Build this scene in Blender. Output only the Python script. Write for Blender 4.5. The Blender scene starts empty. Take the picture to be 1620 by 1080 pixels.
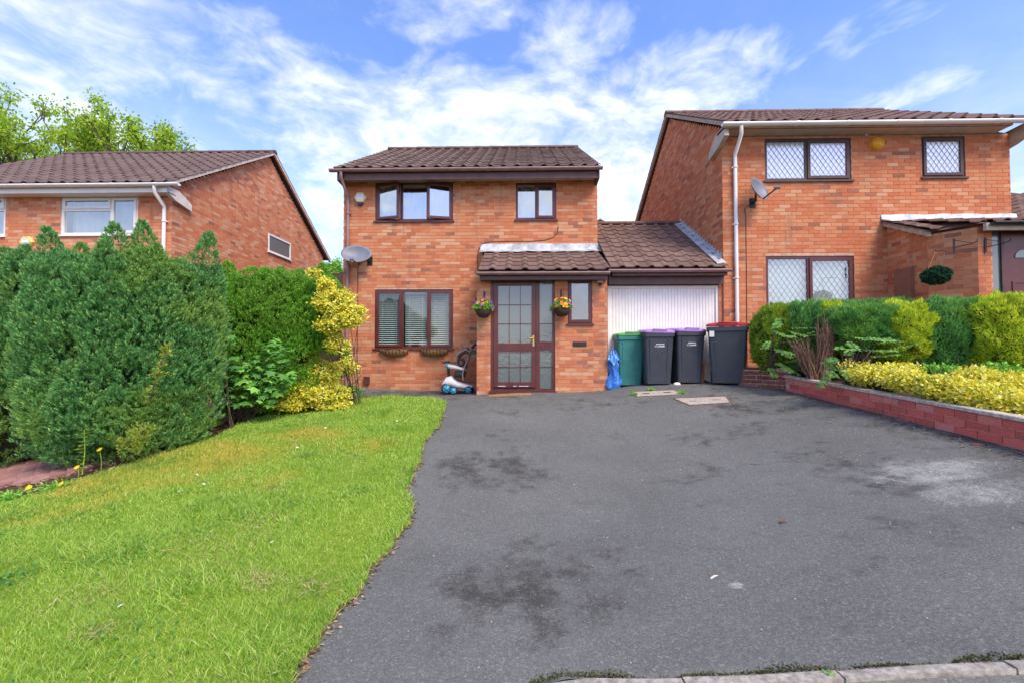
import bpy, math, random
import numpy as np
from mathutils import Vector, Matrix, Euler

random.seed(7); rng = np.random.default_rng(7)
S = bpy.context.scene
COL = S.collection
R = math.radians

# ------------------------------------------------------------------ camera, sky, sun, exposure
PITCH, YAW, FPX, CAMZ = 1.5, 1.4, 720.0, 1.5
cd = bpy.data.cameras.new('camera'); cam = bpy.data.objects.new('camera', cd); COL.objects.link(cam)
cd.sensor_width = 36; cd.lens = FPX / 1620 * 36; cd.clip_start = 0.05; cd.clip_end = 2000
cam.location = (0, 0, CAMZ); cam.rotation_euler = (R(90 + PITCH), 0, R(YAW))
S.camera = cam
CM = Euler(cam.rotation_euler).to_matrix(); CO = Vector(cam.location)

def ray(px, py):
    return CM @ Vector(((px - 810) / FPX, (540 - py) / FPX, -1))
def atY(px, py, Y):                     # the point of the plane y = Y seen at a photo position
    d = ray(px, py); return CO + d * ((Y - CO.y) / d.y)
def atX(px, py, X):
    d = ray(px, py); return CO + d * ((X - CO.x) / d.x)
def X_(px, Y, py=450): return atY(px, py, Y).x
def Z_(py, Y, px=810): return atY(px, py, Y).z

S.view_settings.view_transform = 'Standard'; S.view_settings.look = 'None'
S.view_settings.gamma = 1; S.view_settings.use_curve_mapping = False
S.view_settings.exposure = 1.7
S.render.engine = 'CYCLES'
S.cycles.max_bounces = 7; S.cycles.transparent_max_bounces = 12; S.cycles.use_denoising = True

SUN_EL, SUN_AZ = 50, 143                # azimuth clockwise from +Y (north): behind the camera, to its right
sl = bpy.data.lights.new('sun', 'SUN'); sun = bpy.data.objects.new('sun', sl); COL.objects.link(sun)
sl.energy = 1.3; sl.angle = R(26); sl.color = (1, 0.89, 0.72)
sdir = Vector((math.sin(R(SUN_AZ)) * math.cos(R(SUN_EL)), math.cos(R(SUN_AZ)) * math.cos(R(SUN_EL)), math.sin(R(SUN_EL))))
sun.rotation_euler = sdir.to_track_quat('Z', 'Y').to_euler(); sun.location = (6, -8, 12)

W = bpy.data.worlds.new('World'); S.world = W; W.use_nodes = True
def NT(tree):
    nt = tree; n = nt.nodes; n.clear()
    def N(t, **kw):
        o = n.new(t)
        for k, v in kw.items():
            if k == 'ins':
                for kk, vv in v.items():
                    if hasattr(vv, 'is_output'): nt.links.new(vv, o.inputs[kk])
                    else: o.inputs[kk].default_value = vv
            else: setattr(o, k, v)
        return o
    return N
def mathn(N, op, a, b=0.0, clamp=False):
    return N('ShaderNodeMath', operation=op, use_clamp=clamp, ins={0: a, 1: b}).outputs[0]
def ramp(N, fac, stops, interp='LINEAR'):
    r = N('ShaderNodeValToRGB', ins={0: fac}); e = r.color_ramp.elements; r.color_ramp.interpolation = interp
    while len(e) < len(stops): e.new(0.5)
    for el, (p, c) in zip(e, stops):
        el.position = p; el.color = (*c, 1) if len(c) == 3 else c
    return r.outputs[0]
def mixc(N, fac, a, b, mode='MIX'):
    m = N('ShaderNodeMix', data_type='RGBA', blend_type=mode)
    for idx, v in ((0, fac), (6, a), (7, b)):
        if hasattr(v, 'is_output'): m.id_data.links.new(v, m.inputs[idx])
        else: m.inputs[idx].default_value = v if idx == 0 else ((*v, 1) if len(v) == 3 else v)
    return m.outputs[2]
def mapr(N, v, a, b, c=0.0, d=1.0, smooth=True):
    m = N('ShaderNodeMapRange', interpolation_type='SMOOTHSTEP' if smooth else 'LINEAR', ins={0: v, 1: a, 2: b, 3: c, 4: d})
    return m.outputs[0]

N = NT(W.node_tree)
tc = N('ShaderNodeTexCoord')
sky = N('ShaderNodeTexSky', sky_type='NISHITA'); sky.sun_disc = False
sky.sun_elevation = R(SUN_EL); sky.sun_rotation = R(SUN_AZ); sky.air_density = 1.0; sky.dust_density = 0.6; sky.ozone_density = 3.0
hs = N('ShaderNodeHueSaturation', ins={'Saturation': 1.25, 'Value': 1.0, 'Color': sky.outputs[0]})
sep = N('ShaderNodeSeparateXYZ', ins={0: tc.outputs['Generated']})
dv = N('ShaderNodeMapping', ins={'Vector': tc.outputs['Generated'], 'Scale': (1.0, 1.0, 2.0)}).outputs[0]
wv = N('ShaderNodeTexNoise', ins={'Vector': dv, 'Scale': 3.0, 'Detail': 3.0, 'Roughness': 0.5}).outputs['Color']
cpw = N('ShaderNodeVectorMath', operation='ADD', ins={0: dv, 1: N('ShaderNodeVectorMath', operation='SCALE', ins={0: wv, 'Scale': 0.22}).outputs[0]}).outputs[0]
n1 = N('ShaderNodeTexNoise', ins={'Vector': cpw, 'Scale': 4.2, 'Detail': 9.0, 'Roughness': 0.55}).outputs[0]
n2 = N('ShaderNodeTexNoise', ins={'Vector': cpw, 'Scale': 13.0, 'Detail': 8.0, 'Roughness': 0.6}).outputs[0]
# cloud banks the photograph shows: direction, half-width, half-height (radians), weight
blobs = [((800, 215), .46, .20, .62), ((1085, 120), .22, .11, .58), ((930, 40), .22, .08, .42), ((700, 20), .30, .08, .30), ((90, 110), .80, .26, .52), ((400, 230), .42, .15, .50),
         ((500, 330), .4, .26, .5), ((985, 290), .2, .26, .5), ((1385, 50), .12, .05, .22), ((1430, 150), .16, .04, .26), ((1590, 300), .2, .2, .3), ((880, 112), .12, .05, .30)]
acc = None
for (px, py), hw, hh, wt in blobs:
    d = ray(px, py).normalized()
    r_ = Vector((d.y, -d.x, 0)).normalized(); u_ = r_.cross(d).normalized()
    a = N('ShaderNodeVectorMath', operation='DOT_PRODUCT', ins={0: tc.outputs['Generated'], 1: r_ / hw}).outputs['Value']
    b = N('ShaderNodeVectorMath', operation='DOT_PRODUCT', ins={0: tc.outputs['Generated'], 1: u_ / hh}).outputs['Value']
    f = N('ShaderNodeVectorMath', operation='DOT_PRODUCT', ins={0: tc.outputs['Generated'], 1: d}).outputs['Value']
    q = mathn(N, 'ADD', mathn(N, 'MULTIPLY', a, a), mathn(N, 'MULTIPLY', b, b))
    m = mathn(N, 'MULTIPLY', mapr(N, q, 1.0, 0.0), wt)
    m = mathn(N, 'MULTIPLY', m, mapr(N, f, 0.0, 0.2))
    acc = m if acc is None else mathn(N, 'MAXIMUM', acc, m)
behind = mathn(N, 'MULTIPLY', mapr(N, sep.outputs[1], 0.1, -0.5), 0.38)   # broken cloud goes on over the rest of the sky
acc = mathn(N, 'MAXIMUM', acc, behind)
hi1 = mathn(N, 'MULTIPLY', mathn(N, 'SUBTRACT', n1, 0.5), 1.35); hi2 = mathn(N, 'MULTIPLY', mathn(N, 'SUBTRACT', n2, 0.5), 0.55)
dens = mathn(N, 'ADD', mathn(N, 'ADD', hi1, hi2), acc)
cov = mathn(N, 'MULTIPLY', mapr(N, dens, 0.14, 0.78), mapr(N, sep.outputs[2], 0.62, 0.30, 0.72, 1.0))
haze = mapr(N, sep.outputs[2], 0.55, 0.0, 0.06, 0.68)
cov = mathn(N, 'MAXIMUM', cov, haze)
ccol = ramp(N, n2, [(0.36, (3.5, 3.85, 4.4)), (0.62, (5.0, 5.0, 4.95))])
blue = mixc(N, 1.0, hs.outputs[0], (1.55, 1.12, 1.26), 'MULTIPLY')
skyc = mixc(N, cov, blue, ccol)
bg = N('ShaderNodeBackground', ins={0: skyc, 1: 0.085})
N('ShaderNodeOutputWorld', ins={0: bg.outputs[0]})

# ------------------------------------------------------------------ materials
def new_mat(name):
    m = bpy.data.materials.new(name); m.use_nodes = True
    return m, NT(m.node_tree)
def out(N, sh): N('ShaderNodeOutputMaterial', ins={0: sh})
def geo_pos(N): return N('ShaderNodeNewGeometry').outputs['Position']
def noise(N, vec, scale, detail=4.0, rough=0.55, dist=0.0):
    return N('ShaderNodeTexNoise', ins={'Vector': vec, 'Scale': scale, 'Detail': detail, 'Roughness': rough, 'Distortion': dist}).outputs[0]
def bumpn(N, h, strength, dist=0.01):
    return N('ShaderNodeBump', ins={'Height': h, 'Strength': strength, 'Distance': dist}).outputs[0]
def rnd(N):
    g = N('ShaderNodeNewGeometry').outputs['Random Per Island']; o = N('ShaderNodeObjectInfo').outputs['Random']
    return mathn(N, 'FRACT', mathn(N, 'ADD', g, o))
MATS = {}
def paint(name, col, rough=0.45, var=0.12, metal=0.0, scale=6.0, bump=0.0, spec=0.5):
    if name in MATS: return MATS[name]
    m, N = new_mat(name); p = geo_pos(N)
    n = noise(N, p, scale, 6.0)
    c = mixc(N, mapr(N, n, 0.3, 0.7), tuple(x * (1 - var) for x in col), tuple(min(1, x * (1 + var)) for x in col))
    ins = {'Base Color': c, 'Roughness': rough, 'Metallic': metal, 'Specular IOR Level': spec}
    if bump: ins['Normal'] = bumpn(N, noise(N, p, 180.0, 3.0), bump)
    out(N, N('ShaderNodeBsdfPrincipled', ins=ins).outputs[0]); MATS[name] = m; return m
def brick_mat(name, stops, stain=0.25):
    m, N = new_mat(name); p = geo_pos(N); r = rnd(N)
    c = ramp(N, r, stops)
    n = noise(N, p, 40.0, 5.0); n3 = noise(N, p, 0.9, 4.0)
    c = mixc(N, mathn(N, 'MULTIPLY', mapr(N, n, 0.35, 0.75), 0.35), c, (0.62, 0.30, 0.17))
    c = mixc(N, mathn(N, 'MULTIPLY', mapr(N, n3, 0.5, 0.75), stain), c, (0.27, 0.13, 0.09))
    mp = N('ShaderNodeMapping', ins={'Vector': p, 'Scale': (3.0, 3.0, 0.35)}).outputs[0]; st = noise(N, mp, 1.6, 6.0, 0.65)
    c = mixc(N, mathn(N, 'MULTIPLY', mapr(N, st, 0.54, 0.74), 0.5), c, (0.24, 0.11, 0.075))
    c = mixc(N, mathn(N, 'MULTIPLY', mapr(N, st, 0.44, 0.26), 0.35), c, (0.60, 0.33, 0.22))
    b = bumpn(N, noise(N, p, 260.0, 3.0), 0.35, 0.004)
    out(N, N('ShaderNodeBsdfPrincipled', ins={'Base Color': c, 'Roughness': 0.9, 'Specular IOR Level': 0.2, 'Normal': b}).outputs[0]); return m
BR_STOPS = [(0.0, (0.24, 0.10, 0.07)), (0.04, (0.34, 0.13, 0.08)), (0.09, (0.48, 0.140, 0.060)), (0.35, (0.54, 0.175, 0.074)), (0.6, (0.56, 0.215, 0.098)), (0.85, (0.57, 0.265, 0.135)), (1.0, (0.60, 0.35, 0.21))]
M_BRICK = brick_mat('orange_brick', BR_STOPS)
M_BRICK_R = brick_mat('orange_red_brick', [(p, (c[0], c[1] * 0.94, c[2] * 0.9)) for p, c in BR_STOPS])
M_BRICK_L = brick_mat('salmon_brick', [(p, (c[0] * 1.12, c[1] * 1.2, c[2] * 1.3)) for p, c in BR_STOPS])
M_REDPAINT = brick_mat('red_painted_brick', [(0.0, (0.46, 0.09, 0.08)), (0.3, (0.60, 0.105, 0.09)), (0.7, (0.68, 0.14, 0.115)), (1.0, (0.66, 0.27, 0.22))], 0.3)
M_MORTAR = paint('mortar', (0.56, 0.32, 0.215), 0.95, 0.2, scale=12.0)
M_MORTAR_G = paint('mortar_pink', (0.70, 0.44, 0.37), 0.95, 0.3, scale=12.0)
def tile_mat(name, base, hi, moss):
    m, N = new_mat(name); p = geo_pos(N); r = rnd(N)
    c = mixc(N, r, base, hi)
    n = noise(N, p, 9.0, 6.0, 0.65); n4 = noise(N, p, 60.0, 4.0, 0.7)
    c = mixc(N, mathn(N, 'MULTIPLY', mapr(N, n, 0.45, 0.75), 0.6), c, tuple(x * 0.5 for x in base))
    c = mixc(N, mathn(N, 'MULTIPLY', mapr(N, n4, 0.58, 0.76), 0.6), c, (0.36, 0.32, 0.27))
    n5 = noise(N, p, 3.2, 7.0, 0.7)
    c = mixc(N, mathn(N, 'MULTIPLY', mapr(N, n5, 0.53, 0.70), moss), c, (0.11, 0.095, 0.03))
    out(N, N('ShaderNodeBsdfPrincipled', ins={'Base Color': c, 'Roughness': 0.85, 'Specular IOR Level': 0.25, 'Normal': bumpn(N, n4, 0.4, 0.006)}).outputs[0]); return m
M_TILE = tile_mat('brown_concrete_tile', (0.13, 0.085, 0.068), (0.20, 0.14, 0.115), 0.55)
M_TILE_G = tile_mat('reddish_brown_tile', (0.15, 0.09, 0.07), (0.22, 0.14, 0.11), 0.3)
M_TILE_L = tile_mat('purple_brown_tile', (0.125, 0.085, 0.075), (0.17, 0.12, 0.105), 0.35)
M_TILE_R = tile_mat('pinkish_brown_tile', (0.17, 0.10, 0.08), (0.23, 0.15, 0.12), 0.2)
M_FRAME = paint('rosewood_upvc', (0.105, 0.026, 0.024), 0.32, 0.15)
M_FRAME_D = paint('dark_brown_timber', (0.072, 0.035, 0.028), 0.5, 0.25)
M_FASCIA = paint('brown_fascia', (0.10, 0.042, 0.036), 0.42, 0.2)
M_GUTTER = paint('faded_brown_gutter', (0.27, 0.165, 0.16), 0.5, 0.15)
M_WHITE = paint('white_upvc', (0.78, 0.765, 0.72), 0.35, 0.04)
M_CREAM = paint('cream_soffit', (0.48, 0.40, 0.31), 0.6, 0.12)
M_CEMENT = paint('cement_verge', (0.42, 0.34, 0.26), 0.9, 0.25, scale=14.0)
M_BLACK = paint('black_plastic', (0.02, 0.02, 0.022), 0.45, 0.2)
M_GREY = paint('dish_grey', (0.17, 0.185, 0.22), 0.5, 0.08)
M_METAL = paint('galvanised_metal', (0.4, 0.41, 0.42), 0.4, 0.1, metal=0.6)
M_BRASS = paint('brass', (0.75, 0.5, 0.16), 0.28, 0.08, metal=0.9)
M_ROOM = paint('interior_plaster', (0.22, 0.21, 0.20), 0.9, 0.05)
M_LEAD = paint('lead_came', (0.55, 0.57, 0.58), 0.5, 0.1)
M_LEAD2 = paint('dark_lead_came', (0.44, 0.45, 0.46), 0.5, 0.1)
M_BLIND = paint('white_blind', (0.74, 0.76, 0.76), 0.5, 0.03)
M_SOIL = paint('soil', (0.085, 0.055, 0.038), 0.95, 0.45, scale=18.0, bump=0.6)
def flash_mat():
    m, N = new_mat('lead_flashing'); p = geo_pos(N); n = noise(N, p, 5.0, 6.0, 0.7)
    c = ramp(N, n, [(0.35, (0.30, 0.33, 0.36)), (0.55, (0.55, 0.57, 0.58)), (0.7, (0.72, 0.72, 0.70))])
    out(N, N('ShaderNodeBsdfPrincipled', ins={'Base Color': c, 'Roughness': 0.55, 'Metallic': 0.15, 'Normal': bumpn(N, n, 0.4, 0.02)}).outputs[0]); return m
M_FLASH = flash_mat()
def glass_mat(name, fac, tint=(1, 1, 1), rough=0.0, wob=0.0):
    m, N = new_mat(name)
    ins = {'Color': (1, 1, 1, 1), 'Roughness': rough}
    if wob: ins['Normal'] = bumpn(N, noise(N, geo_pos(N), 1.1, 2.0), wob, 0.05)
    g = N('ShaderNodeBsdfGlossy', ins=ins)
    t = N('ShaderNodeBsdfTransparent', ins={'Color': (*tint, 1)})
    lw = N('ShaderNodeLayerWeight', ins={'Blend': 0.35}).outputs['Facing']
    f = mathn(N, 'ADD', fac, mathn(N, 'MULTIPLY', lw, 0.35), True)
    out(N, N('ShaderNodeMixShader', ins={0: f, 1: t.outputs[0], 2: g.outputs[0]}).outputs[0]); return m
M_GLASS = glass_mat('window_glass', 0.34, (0.9, 0.95, 0.93), 0.0, 0.12)
M_GLASS_W = glass_mat('leaded_window_glass', 0.36, (0.95, 0.98, 0.97), 0.22, 0.0)
M_GLASS_B = glass_mat('clear_lower_glass', 0.05, (0.92, 0.97, 0.95), 0.0, 0.1)
M_GLASS_L = glass_mat('clear_window_glass', 0.14, (0.92, 0.97, 0.95), 0.0, 0.1)
def frosted():
    m, N = new_mat('frosted_glass'); p = geo_pos(N)
    d = N('ShaderNodeBsdfDiffuse', ins={'Color': (0.17, 0.225, 0.215, 1)})
    t = N('ShaderNodeBsdfTranslucent', ins={'Color': (0.6, 0.68, 0.66, 1)})
    g = N('ShaderNodeBsdfGlossy', ins={'Roughness': 0.12, 'Normal': bumpn(N, noise(N, p, 14.0, 3.0), 0.15, 0.02)})
    a = N('ShaderNodeMixShader', ins={0: 0.4, 1: d.outputs[0], 2: t.outputs[0]})
    out(N, N('ShaderNodeMixShader', ins={0: 0.15, 1: a.outputs[0], 2: g.outputs[0]}).outputs[0]); return m
M_FROST = frosted()
def cloth_mat(name, col, trans=0.4):
    m, N = new_mat(name); p = geo_pos(N)
    c = mixc(N, noise(N, p, 8.0, 4.0), tuple(x * 0.88 for x in col), col)
    d = N('ShaderNodeBsdfDiffuse', ins={'Color': c}); t = N('ShaderNodeBsdfTranslucent', ins={'Color': c})
    out(N, N('ShaderNodeMixShader', ins={0: trans, 1: d.outputs[0], 2: t.outputs[0]}).outputs[0]); return m
M_NET = cloth_mat('net_curtain', (0.74, 0.80, 0.90), 0.3)
M_NETW = cloth_mat('white_curtain', (0.84, 0.86, 0.86), 0.1)
def leaf_mat(name, stops, patch=None, trans=0.28, scale=2.2):
    m, N = new_mat(name); p = geo_pos(N); r = N('ShaderNodeNewGeometry').outputs['Random Per Island']
    r = mathn(N, 'FRACT', mathn(N, 'ADD', r, N('ShaderNodeObjectInfo').outputs['Random']))
    c = ramp(N, r, stops)
    if patch:
        n = noise(N, p, scale, 3.0)
        c = mixc(N, mathn(N, 'MULTIPLY', mapr(N, n, 0.48, 0.66), patch[1]), c, patch[0])
    d = N('ShaderNodeBsdfPrincipled', ins={'Base Color': c, 'Roughness': 0.6, 'Specular IOR Level': 0.3})
    t = N('ShaderNodeBsdfTranslucent', ins={'Color': c})
    out(N, N('ShaderNodeMixShader', ins={0: trans, 1: d.outputs[0], 2: t.outputs[0]}).outputs[0]); return m
M_CON = leaf_mat('blue_green_conifer', [(0, (0.06, 0.20, 0.07)), (0.5, (0.135, 0.39, 0.12)), (0.85, (0.25, 0.52, 0.15)), (1, (0.47, 0.60, 0.15))], ((0.33, 0.52, 0.11), 0.75), 0.25, 1.3)
M_CON2 = leaf_mat('mid_green_conifer', [(0, (0.10, 0.30, 0.03)), (0.6, (0.20, 0.50, 0.045)), (1, (0.36, 0.62, 0.06))], ((0.26, 0.30, 0.08), 0.25), 0.28, 1.6)
M_ASH = leaf_mat('ash_leaf', [(0, (0.07, 0.22, 0.04)), (0.6, (0.13, 0.34, 0.055)), (1, (0.24, 0.46, 0.08))], None, 0.3)
M_HEDGE_D = leaf_mat('dark_green_hedge', [(0, (0.075, 0.26, 0.065)), (0.6, (0.14, 0.40, 0.085)), (1, (0.26, 0.52, 0.12))], ((0.27, 0.48, 0.07), 0.55), 0.22, 3.0)
M_HEDGE_Y = leaf_mat('golden_hedge', [(0, (0.34, 0.50, 0.03)), (0.5, (0.60, 0.72, 0.045)), (1, (0.84, 0.86, 0.08))], ((0.26, 0.46, 0.04), 0.6), 0.32, 3.0)
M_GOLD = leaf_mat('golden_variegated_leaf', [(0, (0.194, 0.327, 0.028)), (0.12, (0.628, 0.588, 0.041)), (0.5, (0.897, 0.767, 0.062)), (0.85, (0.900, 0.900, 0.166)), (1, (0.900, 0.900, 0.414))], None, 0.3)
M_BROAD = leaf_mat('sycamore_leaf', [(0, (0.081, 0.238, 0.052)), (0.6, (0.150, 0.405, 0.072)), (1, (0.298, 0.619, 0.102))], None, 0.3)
M_FRESH = leaf_mat('fresh_green_leaf', [(0, (0.144, 0.371, 0.048)), (0.6, (0.264, 0.580, 0.067)), (1, (0.480, 0.789, 0.115))], None, 0.35)
M_TREE = leaf_mat('lime_tree_leaf', [(0, (0.24, 0.44, 0.03)), (0.5, (0.40, 0.60, 0.045)), (1, (0.58, 0.72, 0.10))], ((0.28, 0.48, 0.035), 0.4), 0.45, 1.2)
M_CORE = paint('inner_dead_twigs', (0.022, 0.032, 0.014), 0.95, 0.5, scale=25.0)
M_BARK = paint('bark', (0.115, 0.085, 0.06), 0.9, 0.35, scale=30.0, bump=0.5)
M_DEAD = paint('dead_brown_twigs', (0.20, 0.115, 0.075), 0.9, 0.4, scale=40.0)
M_GRASSB = None

# ------------------------------------------------------------------ mesh helpers
def origin(o):
    v = Vector((0, 0, 0))
    while o is not None: v = v + o.location; o = o.parent
    return v
def link(name, me, parent=None, mat=None):
    o = bpy.data.objects.new(name, me); COL.objects.link(o)
    if parent: o.parent = parent
    if mat is not None and me is not None and not me.materials: me.materials.append(mat)
    return o
class MB:
    def __init__(s): s.v = []; s.f = []; s.sm = []
    def add(s, vs, fs, smooth=False):
        k = len(s.v); s.v += [tuple(v) for v in vs]; s.f += [[i + k for i in f] for f in fs]; s.sm += [smooth] * len(fs); return s
    def box(s, x0, x1, y0, y1, z0, z1):
        vs = [(x, y, z) for z in (z0, z1) for y in (y0, y1) for x in (x0, x1)]
        return s.add(vs, [(0, 2, 3, 1), (4, 5, 7, 6), (0, 1, 5, 4), (2, 6, 7, 3), (0, 4, 6, 2), (1, 3, 7, 5)])
    def obox(s, c, ax, ay, az):           # oriented box: centre and three half axes
        c, ax, ay, az = map(Vector, (c, ax, ay, az))
        vs = [c + ax * i + ay * j + az * k for k in (-1, 1) for j in (-1, 1) for i in (-1, 1)]
        return s.add(vs, [(0, 2, 3, 1), (4, 5, 7, 6), (0, 1, 5, 4), (2, 6, 7, 3), (0, 4, 6, 2), (1, 3, 7, 5)])
    def quad(s, a, b, c, d): return s.add([a, b, c, d], [(0, 1, 2, 3)])
    def poly(s, pts): return s.add(pts, [tuple(range(len(pts)))])
    def tube(s, pts, rad, seg=8, cap=True, smooth=True):
        pts = [Vector(p) for p in pts]; n = len(pts); rads = rad if isinstance(rad, (list, tuple)) else [rad] * n
        rings = []; prev = None
        for i, p in enumerate(pts):
            t = (pts[min(i + 1, n - 1)] - pts[max(i - 1, 0)]).normalized()
            if prev is None: a = t.orthogonal().normalized()
            else: a = (prev - t * prev.dot(t)); a = a.normalized() if a.length > 1e-6 else t.orthogonal().normalized()
            prev = a; b = t.cross(a)
            rings.append([p + (a * math.cos(2 * math.pi * k / seg) + b * math.sin(2 * math.pi * k / seg)) * rads[i] for k in range(seg)])
        vs = [v for r_ in rings for v in r_]; fs = []
        for i in range(n - 1):
            for k in range(seg):
                fs.append((i * seg + k, i * seg + (k + 1) % seg, (i + 1) * seg + (k + 1) % seg, (i + 1) * seg + k))
        s.add(vs, fs, smooth)
        if cap: s.add(rings[0][::-1], [tuple(range(seg))]); s.add(rings[-1], [tuple(range(seg))])
        return s
    def loft(s, rings, smooth=False, cap0=True, cap1=True):
        n = len(rings[0]); vs = [v for r_ in rings for v in r_]; fs = []
        for i in range(len(rings) - 1):
            for k in range(n): fs.append((i * n + k, i * n + (k + 1) % n, (i + 1) * n + (k + 1) % n, (i + 1) * n + k))
        s.add(vs, fs, smooth)
        if cap0: s.add(list(rings[0])[::-1], [tuple(range(n))])
        if cap1: s.add(list(rings[-1]), [tuple(range(n))])
        return s
    def lathe(s, prof, c=(0, 0, 0), seg=16, axis='Z', smooth=True):
        rings = []
        for r_, h in prof:
            ring = []
            for k in range(seg):
                a = 2 * math.pi * k / seg; u, v = r_ * math.cos(a), r_ * math.sin(a)
                ring.append({'Z': (c[0] + u, c[1] + v, c[2] + h), 'Y': (c[0] + u, c[1] + h, c[2] - v), 'X': (c[0] + h, c[1] + u, c[2] + v)}[axis])
            rings.append(ring)
        return s.loft(rings, smooth, prof[0][0] > 1e-4, prof[-1][0] > 1e-4)
    def build(s, name, mat, parent=None, off=None, **props):
        o0 = origin(parent) if off is None else Vector(off)
        me = bpy.data.meshes.new(name); me.from_pydata([(v[0] - o0.x, v[1] - o0.y, v[2] - o0.z) for v in s.v], [], s.f)
        me.polygons.foreach_set('use_smooth', s.sm); me.update()
        o = link(name, me, parent, mat)
        for k, v in props.items(): o[k] = v
        return o
def npmesh(name, V, F, mat, parent=None, smooth=False, **props):
    V = np.asarray(V, dtype=np.float32).reshape(-1, 3); F = np.asarray(F, dtype=np.int32); k = F.shape[1]
    o0 = origin(parent) if parent else Vector((0, 0, 0)); V = V - np.array(o0, dtype=np.float32)
    me = bpy.data.meshes.new(name); me.vertices.add(len(V)); me.vertices.foreach_set('co', V.ravel())
    me.loops.add(F.size); me.loops.foreach_set('vertex_index', F.ravel())
    me.polygons.add(len(F)); me.polygons.foreach_set('loop_start', np.arange(0, F.size, k, dtype=np.int32))
    me.polygons.foreach_set('use_smooth', np.full(len(F), smooth)); me.update(calc_edges=True)
    o = link(name, me, parent, mat)
    for kk, v in props.items(): o[kk] = v
    return o
def thing(name, label, cat, loc=(0, 0, 0), group=None, rz=0.0):
    o = bpy.data.objects.new(name, None); COL.objects.link(o); o.location = loc; o.rotation_euler = (0, 0, rz); o.empty_display_size = 0.1
    o['label'] = label; o['category'] = cat
    if group: o['group'] = group
    return o
def tag(o, label, cat, group=None):
    o['label'] = label; o['category'] = cat
    if group: o['group'] = group
    return o
def dup(root, loc, rz, label, group=None):
    r_ = root.copy(); COL.objects.link(r_); r_.location = loc; r_.rotation_euler = (0, 0, rz); r_['label'] = label
    if group: r_['group'] = group
    for ch in list(root.children):
        c = ch.copy(); COL.objects.link(c); c.parent = r_
        for g in list(ch.children):
            d = g.copy(); COL.objects.link(d); d.parent = c
    return r_

# ------------------------------------------------------------------ ground height from a few surveyed points
_cp = []
for px, py, Y in [(465, 1080, 2.05), (0, 1080, 2.0), (980, 1080, 2.05), (1620, 1048, 1.9), (645, 790, 4.2), (700, 650, 7.3), (820, 620, 9.0), (955, 617, 9.0), (1150, 608, 8.5),
                  (1000, 612, 8.7), (560, 612, 10.35), (740, 618, 10.35), (560, 628, 9.5), (350, 682, 6.5), (150, 742, 5.0), (0, 792, 4.3), (20, 735, 6.0), (850, 800, 4.15), (1100, 700, 5.75)]:
    p = atY(px, py, Y); _cp.append((p.x, p.y, p.z))
for px, py in [(1248, 618), (1400, 655), (1540, 692), (1620, 712)]:
    p = atX(px, py, 4.3); _cp.append((p.x, p.y, p.z))
_cp += [(-9, 6, -0.15), (-9, 2, -0.3), (-9.5, 10.5, 0.1), (8, 8, 1.15), (8, 3, 0.9), (0, -2, -0.12), (4, -2, 0.15), (-5, -2, -0.3), (5, 2, 0.5)]
_cp = np.array(_cp)
def _phi(d): return np.where(d > 1e-9, d * d * np.log(np.maximum(d, 1e-9)), 0.0)
_A = _phi(np.hypot(_cp[:, None, 0] - _cp[None, :, 0], _cp[:, None, 1] - _cp[None, :, 1])) + 0.02 * np.eye(len(_cp))
_P = np.c_[np.ones(len(_cp)), _cp[:, :2]]
_M = np.block([[_A, _P], [_P.T, np.zeros((3, 3))]]); _w = np.linalg.solve(_M, np.r_[_cp[:, 2], 0, 0, 0])
def Garr(X, Y):
    X = np.clip(np.asarray(X, float), -10, 9); Y = np.clip(np.asarray(Y, float), -2, 10.5); sh = X.shape; X = X.ravel(); Y = Y.ravel()
    Z = _phi(np.hypot(X[:, None] - _cp[None, :, 0], Y[:, None] - _cp[None, :, 1])) @ _w[:len(_cp)] + _w[-3] + _w[-2] * X + _w[-1] * Y
    return Z.reshape(sh)
def G(x, y): return float(Garr(np.array([x]), np.array([y]))[0])
def gnd(px, py):
    d = ray(px, py); lo, hi = 0.5, 60.0; t = np.linspace(0.8, 30, 1200)
    z = CO.z + d.z * t - Garr(CO.x + d.x * t, CO.y + d.y * t)
    i = int(np.argmax(z < 0)) if (z < 0).any() else len(t) - 1
    return CO + d * float(t[i])

def bilin(m_name, xs_l, xs_r, ys, n, zoff, mat, yk=None, **props):
    V = []; F = []
    for i, y in enumerate(ys):
        for k in range(n + 1):
            x = xs_l[i] + (xs_r[i] - xs_l[i]) * k / n
            yy = max(y, yk(x)) if yk else y
            V.append((x, yy, 0))
    V = np.array(V); V[:, 2] = Garr(V[:, 0], V[:, 1]) + zoff
    for i in range(len(ys) - 1):
        for k in range(n):
            a = i * (n + 1) + k
            q = [a, a + 1, a + n + 2, a + n + 1]
            if abs(V[a, 1] - V[a + n + 1, 1]) + abs(V[a + 1, 1] - V[a + n + 2, 1]) > 1e-4: F.append(q)
    return npmesh(m_name, V, F, mat, None, True, **props)

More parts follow.
